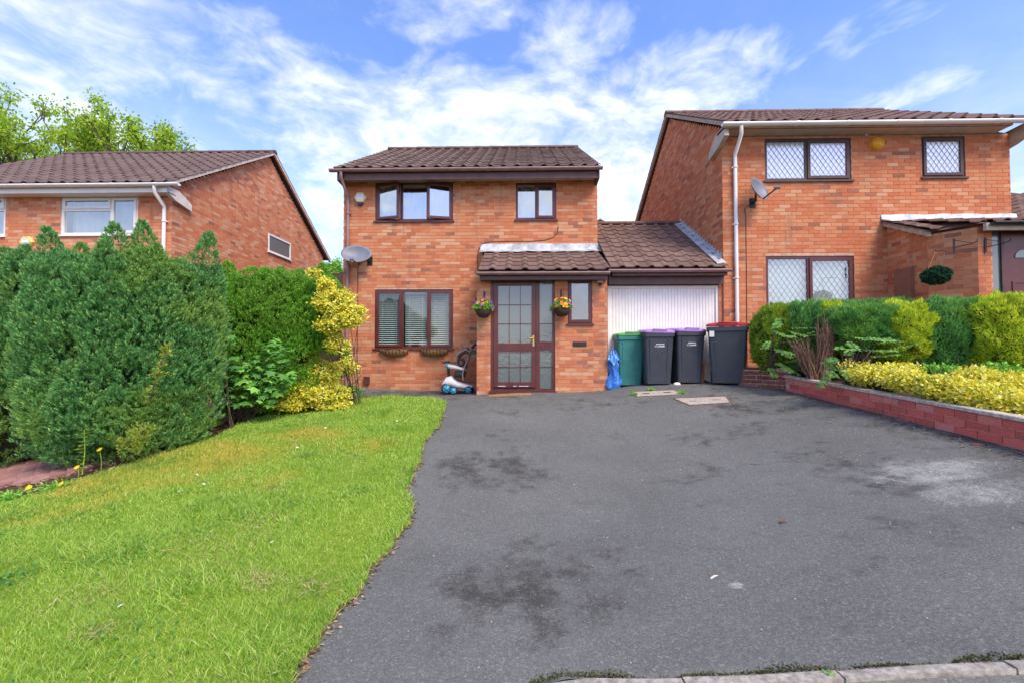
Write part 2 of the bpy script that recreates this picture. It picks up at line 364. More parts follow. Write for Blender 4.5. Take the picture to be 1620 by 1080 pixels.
# ground sheet
gx = np.r_[-300, -120, -50, -25, np.arange(-14, 14.1, 0.5), 25, 50, 120, 300]; gy = np.r_[-300, -100, -30, -12, np.arange(-6, 22.1, 0.5), 40, 90, 200, 400]
GX, GY = np.meshgrid(gx, gy); GZ = Garr(GX, GY) - 0.05
nx = len(gx); idx = np.arange(GX.size).reshape(GX.shape)
F = np.stack([idx[:-1, :-1], idx[:-1, 1:], idx[1:, 1:], idx[1:, :-1]], -1).reshape(-1, 4)
def soil_mat():
    m, N = new_mat('soil_and_turf'); p = geo_pos(N); n = noise(N, p, 6.0, 7.0, 0.7)
    c = ramp(N, n, [(0.3, (0.05, 0.034, 0.022)), (0.5, (0.105, 0.068, 0.045)), (0.62, (0.13, 0.095, 0.05)), (0.75, (0.08, 0.11, 0.03))])
    out(N, N('ShaderNodeBsdfPrincipled', ins={'Base Color': c, 'Roughness': 0.95, 'Specular IOR Level': 0.1, 'Normal': bumpn(N, noise(N, p, 60.0, 4.0), 0.8, 0.03)}).outputs[0]); return m
M_GROUND = soil_mat()
npmesh('ground', np.c_[GX.ravel(), GY.ravel(), GZ.ravel()], F, M_GROUND, None, True, kind='structure')

# lawn edge towards the drive, as (Y, X)
edge_px = [(440, 1130), (465, 1080), (490, 1040), (500, 1012), (519, 985), (550, 945), (575, 912), (620, 866), (640, 832), (646, 806), (641, 782), (655, 742), (664, 712), (678, 692), (694, 668), (701, 652), (688, 641), (650, 632), (600, 627)]
edge = [gnd(*p) for p in edge_px]
ey = [p.y for p in edge][:16]; ex = [p.x for p in edge][:16]
YTOP = edge[-1].y
bed_px = [(0, 800), (60, 782), (120, 762), (200, 738), (280, 712), (335, 694), (380, 672), (440, 655), (520, 638), (560, 631), (590, 628)]
bed = [gnd(*p) for p in bed_px]
by = [p.y for p in bed]; bxx = [p.x for p in bed]
order = np.argsort(by); by = np.array(by)[order]; bxx = np.array(bxx)[order]
e_y = np.array(ey); e_x = np.array(ex); o_ = np.argsort(e_y); e_y = e_y[o_]; e_x = e_x[o_]
def wob(y): return 0.035 * math.sin(y * 5.1) + 0.02 * math.sin(y * 13.7 + 1) + 0.012 * math.sin(y * 31.0)
Y16 = edge[15].y; X16 = edge[15].x; XT = edge[-1].x
def lawnR(y):
    if y <= Y16: return float(np.interp(y, e_y, e_x)) + wob(y) * 0.6
    t = min(1, (y - Y16) / max(1e-3, YTOP - Y16)); return XT + (X16 - XT) * math.sqrt(max(0, 1 - t * t))
def lawnL(y):
    if y < by[0]: return -9.0
    return float(np.interp(y, by, bxx))
def lawn_mat():
    m, N = new_mat('lawn_turf'); p = geo_pos(N)
    n = noise(N, p, 0.55, 5.0, 0.6); n2 = noise(N, p, 22.0, 6.0, 0.7)
    c = ramp(N, n2, [(0.3, (0.10, 0.19, 0.015)), (0.5, (0.20, 0.30, 0.025)), (0.7, (0.30, 0.36, 0.05))])
    out(N, N('ShaderNodeBsdfPrincipled', ins={'Base Color': c, 'Roughness': 0.9, 'Specular IOR Level': 0.1, 'Normal': bumpn(N, n2, 0.8, 0.03)}).outputs[0]); return m
ys = np.r_[np.linspace(0.6, Y16, 70), np.linspace(Y16 + 0.02, YTOP, 24)]
bilin('lawn', [min(lawnL(y), lawnR(y) - 0.01) for y in ys], [lawnR(y) for y in ys], ys, 36, 0.012, lawn_mat(), kind='structure')

# asphalt
def asphalt_mat(name, base, stains_and_tones):
    m, N = new_mat(name); p = geo_pos(N)
    big = noise(N, p, 0.7, 6.0, 0.62); mid = noise(N, p, 3.4, 7.0, 0.68); fine = noise(N, p, 75.0, 3.0, 0.8); gr = noise(N, p, 190.0, 2.0, 0.8)
    c = ramp(N, big, [(0.3, tuple(x * 0.76 for x in base)), (0.5, base), (0.7, tuple(x * 1.18 for x in base))])
    c = mixc(N, mathn(N, 'MULTIPLY', mapr(N, fine, 0.42, 0.68), 0.6), c, tuple(x * 1.45 for x in base))
    c = mixc(N, mathn(N, 'MULTIPLY', mapr(N, gr, 0.5, 0.66), 0.62), c, tuple(x * 0.40 for x in base))
    vc = N('ShaderNodeTexVoronoi', ins={'Vector': p, 'Scale': 105.0}); chip = N('ShaderNodeSeparateColor', ins={0: vc.outputs['Color']}).outputs[0]
    sepp = N('ShaderNodeSeparateXYZ', ins={0: p}); tot = None; wtot = None
    for (x, y, rx, ry, w, kind) in stains_and_tones:
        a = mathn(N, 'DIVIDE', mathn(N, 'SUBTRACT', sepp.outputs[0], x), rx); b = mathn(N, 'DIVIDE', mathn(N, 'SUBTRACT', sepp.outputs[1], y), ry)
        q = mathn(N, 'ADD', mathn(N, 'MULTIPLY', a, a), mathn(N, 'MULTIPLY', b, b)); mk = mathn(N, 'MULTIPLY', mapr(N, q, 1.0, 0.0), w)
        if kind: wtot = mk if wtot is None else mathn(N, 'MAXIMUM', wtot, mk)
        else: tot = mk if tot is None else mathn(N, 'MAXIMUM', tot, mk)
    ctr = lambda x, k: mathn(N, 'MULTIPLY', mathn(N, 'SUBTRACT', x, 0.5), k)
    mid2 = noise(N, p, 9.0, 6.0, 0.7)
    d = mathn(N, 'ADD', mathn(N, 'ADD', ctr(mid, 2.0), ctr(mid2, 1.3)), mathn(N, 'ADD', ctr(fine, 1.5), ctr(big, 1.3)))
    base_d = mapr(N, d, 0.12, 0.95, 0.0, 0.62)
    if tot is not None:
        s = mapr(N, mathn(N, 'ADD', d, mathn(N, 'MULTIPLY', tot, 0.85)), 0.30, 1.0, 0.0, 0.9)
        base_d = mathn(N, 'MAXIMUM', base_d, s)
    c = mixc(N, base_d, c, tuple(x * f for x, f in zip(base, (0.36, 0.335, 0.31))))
    if wtot is not None:
        lo = noise(N, p, 6.5, 8.0, 0.8)
        s = mapr(N, mathn(N, 'ADD', mathn(N, 'ADD', ctr(lo, 1.7), ctr(fine, 0.9)), mathn(N, 'MULTIPLY', wtot, 0.7)), 0.38, 1.0, 0.0, 0.7)
        c = mixc(N, s, c, (0.41, 0.415, 0.37))
    c = mixc(N, 0.32, c, mixc(N, 1.0, c, ramp(N, chip, [(0.0, (0.45, 0.45, 0.45)), (0.5, (0.9, 0.9, 0.9)), (0.85, (1.25, 1.25, 1.25)), (0.97, (2.1, 2.05, 2.0)), (1.0, (2.6, 2.5, 2.4))]), 'MULTIPLY'))
    ve = N('ShaderNodeTexVoronoi', feature='DISTANCE_TO_EDGE', ins={'Vector': N('ShaderNodeVectorMath', operation='ADD', ins={0: p, 1: N('ShaderNodeVectorMath', operation='SCALE', ins={0: N('ShaderNodeTexNoise', ins={'Vector': p, 'Scale': 2.5, 'Detail': 6.0}).outputs['Color'], 'Scale': 0.5}).outputs[0]}).outputs[0], 'Scale': 0.55}).outputs['Distance']
    crack = mathn(N, 'MULTIPLY', mapr(N, ve, 0.0035, 0.0008), mapr(N, big, 0.52, 0.62))
    c = mixc(N, mathn(N, 'MULTIPLY', crack, 0.7), c, tuple(x * 0.3 for x in base))
    v = N('ShaderNodeTexVoronoi', ins={'Vector': p, 'Scale': 42.0}); 
    sp = mathn(N, 'MULTIPLY', mapr(N, v.outputs['Distance'], 0.13, 0.06), mapr(N, N('ShaderNodeSeparateColor', ins={0: v.outputs['Color']}).outputs[0], 0.70, 0.74))
    c = mixc(N, mathn(N, 'MULTIPLY', sp, 0.8), c, (0.34, 0.33, 0.32))
    h = mathn(N, 'ADD', fine, mathn(N, 'MULTIPLY', gr, 0.6))
    out(N, N('ShaderNodeBsdfPrincipled', ins={'Base Color': c, 'Roughness': 0.9, 'Specular IOR Level': 0.15, 'Normal': bumpn(N, h, 0.6, 0.008)}).outputs[0]); return m
ST = []
for (px, py, rx, ry, w) in [(860, 930, .55, .35, 1), (780, 745, .55, .45, .9), (900, 880, .55, .25, .75), (1060, 745, .5, .3, .4), (800, 690, .7, .3, .5), (930, 690, .5, .2, .5), (1420, 760, .4, .3, .65), (1500, 830, .5, .2, .6),
                           (1180, 680, .8, .25, .6), (1330, 720, .35, .5, .6), (1370, 900, .4, .15, .5), (1560, 720, .5, .4, .6), (700, 990, .3, .2, .6), (640, 900, .2, .2, .4), (690, 622, 1.6, .32, 1), (1230, 640, .7, .4, .8), (1040, 760, .3, .5, .3)]:
    g = gnd(px, py); ST.append((g.x, g.y, rx * 1.9, ry * 1.9, w * .8, 0))
ST += [(1.2, 8.6, 5.5, 2.2, .42, 0), (4.1, 5.5, .75, 3.2, .55, 0), (3.2, 7.6, 1.6, 1.0, .5, 0)]  # broad zones of darker asphalt near the house and along the wall
for (px, py, rx, ry, w) in [(1480, 745, .75, .42, 1.1), (1535, 778, .6, .4, 1.0), (1440, 735, .4, .25, .9), (1165, 928, .07, .06, 1.2), (1170, 655, .7, .12, .5), (1120, 636, .6, .1, .4)]:  # pale patches; the last two lie in front of the bins
    g = gnd(px, py); ST.append((g.x, g.y, rx, ry, w, 1))
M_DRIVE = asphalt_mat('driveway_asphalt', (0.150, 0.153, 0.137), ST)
M_ROAD = asphalt_mat('footway_asphalt', (0.20, 0.202, 0.172), [])
k0 = gnd(980, 1079); k1 = gnd(1620, 1049)
KS = (k1.y - k0.y) / (k1.x - k0.x)
def kerb_y(x): return k0.y + KS * (x - k0.x) - 0.5 * (np.maximum(0, k0.x - 0.25 - x) if isinstance(x, np.ndarray) else max(0, k0.x - 0.25 - x))
WALLX = 4.3
ysd = np.r_[np.linspace(1.0, 9.2, 90), np.linspace(9.25, 10.5, 12)]
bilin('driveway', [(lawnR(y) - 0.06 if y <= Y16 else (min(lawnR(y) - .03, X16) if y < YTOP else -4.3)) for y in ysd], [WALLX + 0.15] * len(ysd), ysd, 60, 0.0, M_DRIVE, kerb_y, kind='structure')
V = []; ysr = np.linspace(-6, 2.6, 24)
xs = np.linspace(-14, 14, 60); VX, VY = np.meshgrid(xs, np.linspace(0, 1, 24)); VYY = -3.0 + (kerb_y(VX) - 0.056 + 3.0) * VY
idx = np.arange(VX.size).reshape(VX.shape); F = np.stack([idx[:-1, :-1], idx[:-1, 1:], idx[1:, 1:], idx[1:, :-1]], -1).reshape(-1, 4)
npmesh('footway', np.c_[VX.ravel(), VYY.ravel(), (Garr(VX, VYY) - 0.004).ravel()], F, M_ROAD, None, True, kind='structure')
M_KERB = paint('concrete_edging', (0.37, 0.33, 0.27), 0.9, 0.35, scale=30.0, bump=0.5)
kerb = MB().box(-0.01, 0.01, -0.01, 0.01, -0.06, -0.05).build('kerb', M_KERB, None, (0, 0, 0)); kerb.location = (0, 2, 0); kerb['kind'] = 'structure'
for i in range(5):
    xa = k0.x - 0.35 + i * 0.62; xb = xa + 0.612; pts = []
    mb = MB()
    ring = []
    for x in np.linspace(xa, xb, 4):
        y = kerb_y(x); z = G(x, y) + 0.012 + random.uniform(-.003, .003)
        ring.append([(x, y - 0.056, z - 0.1), (x, y - 0.002, z - 0.1), (x, y + 0.004 + random.uniform(-.008, .004), z - 0.004), (x, y - 0.012, z + random.uniform(-.004, .002)), (x, y - 0.052, z)])
    mb.loft(ring); mb.build('kerb_stone', M_KERB, kerb)

# ------------------------------------------------------------------ house builders
class House:
    """one building: collects bricks and tiles, links the largest 300 of each as objects, joins the rest per part"""
    def __init__(s, name, label, cat, loc):
        s.t = thing(name, label, cat, loc); s.bricks = []; s.tiles = []; s.bmat = None
    def finish(s, nb=300, nt=300):
        s._emit(s.bricks, nb, 'brick', 'brickwork', 0); s._emit(s.tiles, nt, 'tile', 'roof_tiles', 1)
    def _emit(s, items, n, name, rest, kind):
        items.sort(key=lambda b: (not b['full'], (b['c'] - CO).length / max(.05, b['face'])))
        o0 = s.t.location; joined = {}
        for i, b in enumerate(items):
            if i < n and b['full']:
                o = bpy.data.objects.new(name, b['mesh']); COL.objects.link(o); o.parent = b['part']
                o.matrix_local = Matrix.Translation(b['M'].translation - o0) @ b['M'].to_3x3().to_4x4()
            else: joined.setdefault((b['part'].name, b['mesh'].materials[0].name), []).append(b)
        for (pn, mn), lst in joined.items():
            V = []; F = []; k = 0
            for b in lst:
                vs, fs = b['geo']; M = np.array(b['M']); V.append(vs @ M[:3, :3].T + M[:3, 3]); F.append(fs + k); k += len(vs)
            npmesh(rest, np.concatenate(V), np.concatenate(F), bpy.data.materials[mn], bpy.data.objects[pn], False, kind='stuff')
BQ = np.array([(0, 1, 5, 4), (4, 5, 7, 6), (0, 4, 6, 2), (1, 3, 7, 5), (0, 2, 3, 1)])
def brick_geo(L, H, P):
    v = np.array([(x, y, z) for z in (0, H) for y in (-P, 0.0) for x in (0, L)])
    return v, BQ
_bm = {}
def brick_mesh(L, H, P, mat):
    k = (round(L, 3), round(H, 4), round(P, 4), mat.name)
    if k not in _bm:
        v, f = brick_geo(L, H, P); me = bpy.data.meshes.new('brick'); me.from_pydata(v.tolist(), [], f.tolist()); me.materials.append(mat); _bm[k] = me
    return _bm[k]
def brickwork(h, part, O, U, length, z0, ztop, mat, skips=(), umax=None, bh=0.065, joint=0.01, bl=0.215, proud=0.007, first=0.0, jit=0.0018):
    """stretcher bond on the face through O along the unit vector U (outward side is to its right)"""
    O = Vector(O); U = Vector(U).normalized(); Nn = Vector((U.y, -U.x, 0)); rz = math.atan2(U.y, U.x)
    Rm = Matrix.Rotation(rz, 4, 'Z'); z = z0; row = 0
    while z + bh <= ztop + 1e-6:
        a, b = (0.0, length) if umax is None else umax(z + bh)
        segs = [(a, b)] if b > a else []
        for (s0, s1, t0, t1) in skips:
            if z + bh > t0 + 0.002 and z < t1 - 0.002:
                ns = []
                for (p, q) in segs:
                    if s1 <= p or s0 >= q: ns.append((p, q)); continue
                    if s0 > p: ns.append((p, s0))
                    if s1 < q: ns.append((s1, q))
                segs = ns
        pitch = bl + joint; off = first + (pitch / 2 if row % 2 else 0.0)
        for (p, q) in segs:
            k = math.floor((p - off) / pitch)
            while off + k * pitch < q:
                u0 = max(p, off + k * pitch); u1 = min(q, off + k * pitch + bl); k += 1
                if u1 - u0 < 0.03: continue
                full = (u1 - u0) > bl - 0.004; L = bl if full else u1 - u0
                me = brick_mesh(bl, bh, proud, mat); geo = brick_geo(L, bh, proud)
                pos = O + U * (u0 + (random.uniform(-.004, .004) if full else 0)) + Vector((0, 0, z + random.uniform(-.0015, .0015))) - Nn * random.uniform(0, jit)
                c = pos + U * L / 2; fac = abs((c - CO).normalized().dot(Nn))
                h.bricks.append(dict(mesh=me, geo=geo, M=Matrix.Translation(pos) @ Rm, c=c, face=fac, full=full, part=part))
        z += bh + joint; row += 1
def wall_face(part_name, h, O, U, length, z0, ztop, openings, mat, depth=0.12, top_poly=None):
    """mortar face with openings and reveals; top_poly adds the gable triangle"""
    O = Vector(O); U = Vector(U).normalized(); Nn = Vector((U.y, -U.x, 0)); mb = MB()
    P = lambda u, z, d=0.0: O + U * u + Vector((0, 0, z)) - Nn * d - Vector((0, 0, O.z))
    us = sorted({0.0, length, *[v for o in openings for v in o[:2]]}); zs = sorted({z0, ztop, *[v for o in openings for v in o[2:]]})
    for i in range(len(us) - 1):
        for j in range(len(zs) - 1):
            cu, cz = (us[i] + us[i + 1]) / 2, (zs[j] + zs[j + 1]) / 2
            if any(o[0] < cu < o[1] and o[2] < cz < o[3] for o in openings): continue
            mb.quad(P(us[i], zs[j]), P(us[i + 1], zs[j]), P(us[i + 1], zs[j + 1]), P(us[i], zs[j + 1]))
    for a, b, c, d in openings:
        mb.quad(P(a, c), P(a, d), P(a, d, depth), P(a, c, depth)); mb.quad(P(b, c), P(b, c, depth), P(b, d, depth), P(b, d))
        mb.quad(P(a, d), P(b, d), P(b, d, depth), P(a, d, depth)); mb.quad(P(a, c), P(a, c, depth), P(b, c, depth), P(b, c))
    if top_poly: mb.poly([P(u, z) for u, z in top_poly])
    return mb.build(part_name, mat, h.t)
# concrete interlocking tile: flat pan, one roll; local y up the slope, z out of the roof
def tile_geo(Wt=0.3, Lt=0.40, roll=0.034, th=0.018):
    prof = [(0.0, 0.012), (0.02, 0.0), (0.17, 0.0), (0.20, roll * .55), (0.23, roll), (0.26, roll), (0.29, roll * .55), (0.303, 0.004)]
    prof = [(x * Wt / 0.3, z) for x, z in prof]; n = len(prof)
    lift = 0.027
    V = [(x, 0, z + lift) for x, z in prof] + [(x, Lt, z + 0.004) for x, z in prof] + [(x, 0.0, z + lift - th) for x, z in prof]
    F = [(i, i + 1, n + i + 1, n + i) for i in range(n - 1)] + [(2 * n + i, 2 * n + i + 1, i + 1, i) for i in range(n - 1)]
    F += [(n - 1, 2 * n + n - 1, 2 * n - 1, 2 * n - 1), (0, n, n, 2 * n)]
    F2 = [f for f in F if len(set(f)) == 4]
    F2 += [(n - 1, 3 * n - 1, 2 * n - 1, 2 * n - 1)] if False else []
    return np.array(V), np.array(F2)
_tm = {}
def tile_mesh(Wt, Lt, mat):
    k = (round(Wt, 4), round(Lt, 4), mat.name)
    if k not in _tm:
        v, f = tile_geo(Wt, Lt); me = bpy.data.meshes.new('tile'); me.from_pydata(v.tolist(), [], f.tolist()); me.materials.append(mat); _tm[k] = (me, (v, f))
    return _tm[k]
def tile_slope(h, part, xL, xR, ye, ze, yr, zr, mat, tw=0.3, gauge=0.34, clip=None):
    """tiles over the slope from the eave (ye, ze) to the ridge (yr, zr), full width xL..xR"""
    L = math.hypot(yr - ye, zr - ze); ang = math.atan2(zr - ze, yr - ye); rows = max(1, round(L / gauge)); g = L / rows
    cols = max(1, round((xR - xL) / tw)); w = (xR - xL) / cols
    me, geo = tile_mesh(w, g + 0.05, mat); Rm = Matrix.Rotation(ang, 4, 'X')
    for r_ in range(rows):
        for c in range(cols):
            x = xL + c * w; y = ye + (yr - ye) * r_ / rows; z = ze + (zr - ze) * r_ / rows
            if clip and clip(x + w / 2, y + 0.1): continue
            pos = Vector((x + random.uniform(-.003, .003), y + random.uniform(-.006, .006), z))
            M = Matrix.Translation(pos) @ Rm @ Matrix.Rotation(random.uniform(-.006, .006), 4, 'Y')
            h.tiles.append(dict(mesh=me, geo=geo, M=M, c=pos, face=1.0, full=True, part=part))
def gable_roof(h, xL, xR, ye, ze, yr, zr, yb, zb, mat, verge=M_CEMENT):
    mb = MB(); t = 0.05
    mb.quad((xL + .02, ye + .03, ze - .012), (xR - .02, ye + .03, ze - .012), (xR - .02, yr, zr - .012), (xL + .02, yr, zr - .012))
    mb.quad((xR - .02, yb, zb), (xL + .02, yb, zb), (xL + .02, yr, zr - .012), (xR - .02, yr, zr - .012))
    roof = mb.build('roof', mat, h.t)
    tile_slope(h, roof, xL, xR, ye, ze, yr, zr, mat)
    tile_slope_back(h, roof, xL, xR, yb, zb, yr, zr, mat)
    n = max(1, round((xR - xL) / 0.44)); w = (xR - xL) / n
    rm = None
    for i in range(n):
        mb = MB(); x0 = xL + i * w
        ring = []
        for x, s in ((x0, 1.0), (x0 + w * 1.02, 0.93)):
            ring.append([(x, yr + 0.13 * s * math.cos(a), zr - 0.015 + 0.10 * s * math.sin(a)) for a in np.linspace(-0.1, math.pi + 0.1, 8)])
        mb.loft(ring, True, True, True); mb.build('ridge_tile', mat, roof)
    for x, sgn in ((xL, -1), (xR, 1)):
        mb = MB()
        for (ya, za, yb_, zb_) in ((ye, ze, yr, zr), (yb, zb, yr, zr)):
            xi, xo = (x + .015, x + .075) if sgn < 0 else (x - .075, x - .015)
            d = 0.075
            mb.loft([[(xi, ya, za - d), (xo, ya, za - d), (xo, ya, za + .012), (xi, ya, za + .012)], [(xi, yb_, zb_ - d), (xo, yb_, zb_ - d), (xo, yb_, zb_ + .012), (xi, yb_, zb_ + .012)]])
        mb.build('verge', verge, roof)
    return roof
def tile_slope_back(h, roof, xL, xR, yb, zb, yr, zr, mat):
    cols = round((xR - xL) / .3); mb = MB(); rows = 10          # rear slope: tile courses as stepped strips, out of sight of the street
    for r_ in range(rows):
        a = r_ / rows; b = (r_ + 1.06) / rows; pa = (yb + (yr - yb) * a, zb + (zr - zb) * a + .03); pb = (yb + (yr - yb) * min(1, b), zb + (zr - zb) * min(1, b) + .008)
        mb.quad((xR, *pa), (xL, *pa), (xL, *pb), (xR, *pb))
    mb.build('rear_courses', mat, roof, kind='stuff')
def gutter(h, name, xL, xR, y, z, mat, r=0.055, clips=True):
    mb = MB(); ring = []
    for x in (xL, xR): ring.append([(x, y + r * math.cos(a), z + r * math.sin(a)) for a in np.linspace(-math.pi, 0, 9)] + [(x, y + r * .86 * math.cos(a), z + r * .86 * math.sin(a)) for a in np.linspace(0, -math.pi, 9)])
    mb.loft(ring, True); mb.add([(xL - .001, y + r * math.cos(a), z + r * math.sin(a)) for a in np.linspace(-math.pi, 0, 9)], [tuple(range(9))]); mb.add([(xR + .001, y + r * math.cos(a), z + r * math.sin(a)) for a in np.linspace(0, -math.pi, 9)], [tuple(range(9))])
    o = mb.build(name, mat, h.t)
    if clips:
        n = max(2, round((xR - xL) / 1.0))
        for i in range(n):
            x = xL + (i + .5) * (xR - xL) / n; m2 = MB(); rr = r * 1.08
            m2.loft([[(xx, y + rr * math.cos(a), z + rr * math.sin(a)) for a in np.linspace(-math.pi * 1.02, 0.02, 9)] + [(xx, y + r * .9 * math.cos(a), z + r * .9 * math.sin(a)) for a in np.linspace(0, -math.pi, 9)] for xx in (x - .03, x + .03)], True)
            m2.build('gutter_clip', mat, o)
    return o
def frame_ring(mb, x0, x1, z0, z1, y0, y1, w):
    mb.box(x0, x1, y0, y1, z0, z0 + w); mb.box(x0, x1, y0, y1, z1 - w, z1); mb.box(x0, x0 + w, y0, y1, z0 + w, z1 - w); mb.box(x1 - w, x1, y0, y1, z0 + w, z1 - w)
def window(h, x0, x1, z0, z1, yf, lights, fmat, gmat, sill=True, fw=0.05, lattice=None, rec=0.015):
    """lights: (x start, x end, kind, opening angle) as fractions; kind 'sash', 'fixed', 'stack' (top light over fixed)"""
    mb = MB(); ya, yb = yf + rec, yf + rec + 0.07; frame_ring(mb, x0, x1, z0, z1, ya, yb, fw)
    Wd = x1 - x0
    for (a, b, k, ang) in lights[:-1]: mb.box(x0 + b * Wd - fw * .45, x0 + b * Wd + fw * .45, ya, yb, z0 + fw, z1 - fw)
    win = mb.build('window', fmat, h.t)
    if sill: MB().box(x0 - 0.03, x1 + 0.03, yf - 0.045, yf + 0.03, z0 - 0.035, z0 - 0.002).build('sill', fmat, win)
    for i, (a, b, k, ang) in enumerate(lights):
        xa = x0 + a * Wd + (fw if i == 0 else fw * .45); xb = x0 + b * Wd - (fw if i == len(lights) - 1 else fw * .45)
        parts = [(xa, xb, z0 + fw, z1 - fw, k, ang)]
        if k == 'stack':
            zm = z0 + (z1 - z0) * 0.66
            MB().box(xa, xb, ya + .001, yb, zm - fw * .5, zm + fw * .5).build('transom', fmat, win)
            parts = [(xa, xb, z0 + fw, zm - fw * .5, 'fixed', 0), (xa, xb, zm + fw * .5, z1 - fw, 'sash', ang)]
        for (pa, pb, pz0, pz1, kk, an) in parts:
            if kk == 'sash':
                hx = pa if an >= 0 else pb; so = Vector((hx, ya - 0.012, pz0)); sw = 0.042
                m2 = MB(); frame_ring(m2, pa - .012, pb + .012, pz0 - .012, pz1 + .012, ya - 0.022, ya + 0.03, sw + .012)
                s = m2.build('sash', fmat, win, so); s.location = so - h.t.location; s.rotation_euler = (0, 0, -R(an))
                g = MB().box(pa + sw - .004, pb - sw + .004, ya, ya + .008, pz0 + sw - .004, pz1 - sw + .004).build('pane', gmat, win, so); g.location = so - h.t.location; g.rotation_euler = (0, 0, -R(an))
                la = (pa + sw, pb - sw, pz0 + sw, pz1 - sw)
            else:
                MB().box(pa - .004, pb + .004, ya + 0.025, ya + 0.033, pz0 - .004, pz1 + .004).build('pane', gmat, win); la = (pa, pb, pz0, pz1)
            if lattice:
                m3 = MB(); xa_, xb_, za_, zb_ = la; dw, dh = lattice[0], lattice[1]; yl = (ya - 0.003) if kk == 'sash' else ya + .021
                for sg in (1, -1):
                    sl_ = dh / dw * sg; span = (xb_ - xa_) * abs(dh / dw)
                    c0 = za_ - span if sg > 0 else za_
                    c = math.floor((c0 - za_) / dh) * dh + za_
                    while c < zb_ + (0 if sg > 0 else span):
                        pts = []
                        # clip the line z = c + sl*(x-xa) to the pane
                        xs0, xs1 = xa_, xb_
                        for zz, keep in ((za_, 1), (zb_, -1)):
                            xi = xa_ + (zz - c) / sl_
                            if (sl_ > 0) == (keep > 0): xs0 = max(xs0, xi)
                            else: xs1 = min(xs1, xi)
                        if xs1 - xs0 > 0.01:
                            p = Vector((xs0, yl, c + sl_ * (xs0 - xa_))); q = Vector((xs1, yl, c + sl_ * (xs1 - xa_))); d = (q - p); l = d.length; d.normalize()
                            m3.obox((p + q) / 2, d * l / 2, Vector((0, .003, 0)), Vector((-d.z, 0, d.x)) * 0.0034)
                        c += dh
                m3.build('leading', lattice[2], win, kind='stuff')
    return win
def downpipe(h, pts, mat, r=0.034, clips=()):
    o = MB().tube(pts, r, 10).build('downpipe', mat, h.t)
    for z in clips:
        p = Vector(pts[-1]); MB().lathe([(r * 1.0, -.02), (r * 1.22, -.018), (r * 1.22, .018), (r * 1.0, .02)], (p.x, p.y, z), 10).box(p.x - r * 1.6, p.x + r * 1.6, p.y + .01, p.y + .06, z - .014, z + .014).build('pipe_clip', mat, o)
    return o
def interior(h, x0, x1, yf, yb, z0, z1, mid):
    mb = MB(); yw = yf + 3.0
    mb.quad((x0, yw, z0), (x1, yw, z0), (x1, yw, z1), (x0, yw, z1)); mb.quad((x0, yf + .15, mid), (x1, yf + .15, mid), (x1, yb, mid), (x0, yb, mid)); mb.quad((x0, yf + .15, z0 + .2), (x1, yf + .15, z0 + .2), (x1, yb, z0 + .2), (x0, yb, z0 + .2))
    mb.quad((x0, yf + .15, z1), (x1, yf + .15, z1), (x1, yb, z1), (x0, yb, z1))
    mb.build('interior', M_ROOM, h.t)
def shell(h, x0, x1, yf, yb, z0, zt, yr, zr, mat, sides='lrb'):
    mb = MB()
    if 'l' in sides: mb.poly([(x0, yf, z0), (x0, yb, z0), (x0, yb, zt), (x0, yr, zr), (x0, yf, zt)])
    if 'r' in sides: mb.poly([(x1, yf, z0), (x1, yf, zt), (x1, yr, zr), (x1, yb, zt), (x1, yb, z0)])
    mb.quad((x0, yb, z0), (x1, yb, z0), (x1, yb, zt), (x0, yb, zt))
    return mb.build('wall', mat, h.t)
def rel(opening, x0): return (opening[0] - x0, opening[1] - x0, opening[2], opening[3])

# ================================================================== middle house
YF = 10.35
mx0, mx1 = X_(543, YF), X_(945, YF); mbase = G(-1.5, YF) - 0.12
ME_Y, ME_Z = 9.93, Z_(265, 9.93, 740); MR_Y, MR_Z = 14.07, Z_(236, 14.07, 766); MB_Y = 18.2
H1 = House('brick_house', 'middle two-storey orange brick house with brown windows, glazed porch door and toy outside', 'house', ((mx0 + mx1) / 2, YF, mbase))
ztop = Z_(287, YF, 740)
def opx(x0, x1, y0, y1, Y): return (X_(x0, Y, y0), X_(x1, Y, y0), Z_(y1, Y, (x0 + x1) / 2), Z_(y0, Y, (x0 + x1) / 2))
w_up = opx(594, 717, 289, 350, YF); w_sm = opx(816, 880, 289, 348, YF); w_lo = opx(593, 717, 458, 551, YF)
PF = 9.0; px0, px1 = X_(755, PF), X_(960, PF); pr_top = Z_(398, YF, 850)
wf = wall_face('front_wall', H1, (mx0, YF, mbase), (1, 0, 0), mx1 - mx0, mbase - .1, ztop, [rel(o, mx0) for o in (w_up, w_sm, w_lo)], M_MORTAR)
sk = [rel(o, mx0) for o in (w_up, w_sm, w_lo)] + [(px0 - mx0 + .02, 99, -9, pr_top - .05)]
def umain(z): return (-0.007, mx1 - mx0 + 0.007)
brickwork(H1, wf, (mx0, YF, 0), (1, 0, 0), mx1 - mx0, mbase, ztop + .02, M_BRICK, sk, umain)
shell(H1, mx0, mx1, YF, MB_Y - .35, mbase - .1, ztop, MR_Y, MR_Z - .12, M_MORTAR)
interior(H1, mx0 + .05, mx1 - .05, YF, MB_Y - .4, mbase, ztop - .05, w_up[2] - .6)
rx0, rx1 = X_(527, ME_Y, 268), X_(950, ME_Y, 268)
gable_roof(H1, rx0, rx1, ME_Y, ME_Z, MR_Y, MR_Z, MB_Y, ME_Z, M_TILE)
MB().box(rx0 + .07, rx1 - .07, ME_Y + .05, ME_Y + .075, ME_Z - .245, ME_Z - .02).build('fascia', M_FASCIA, H1.t)
MB().box(rx0 + .07, rx1 - .07, ME_Y + .078, YF - .012, ztop - .002, ztop + .018).build('soffit', M_CREAM, H1.t)
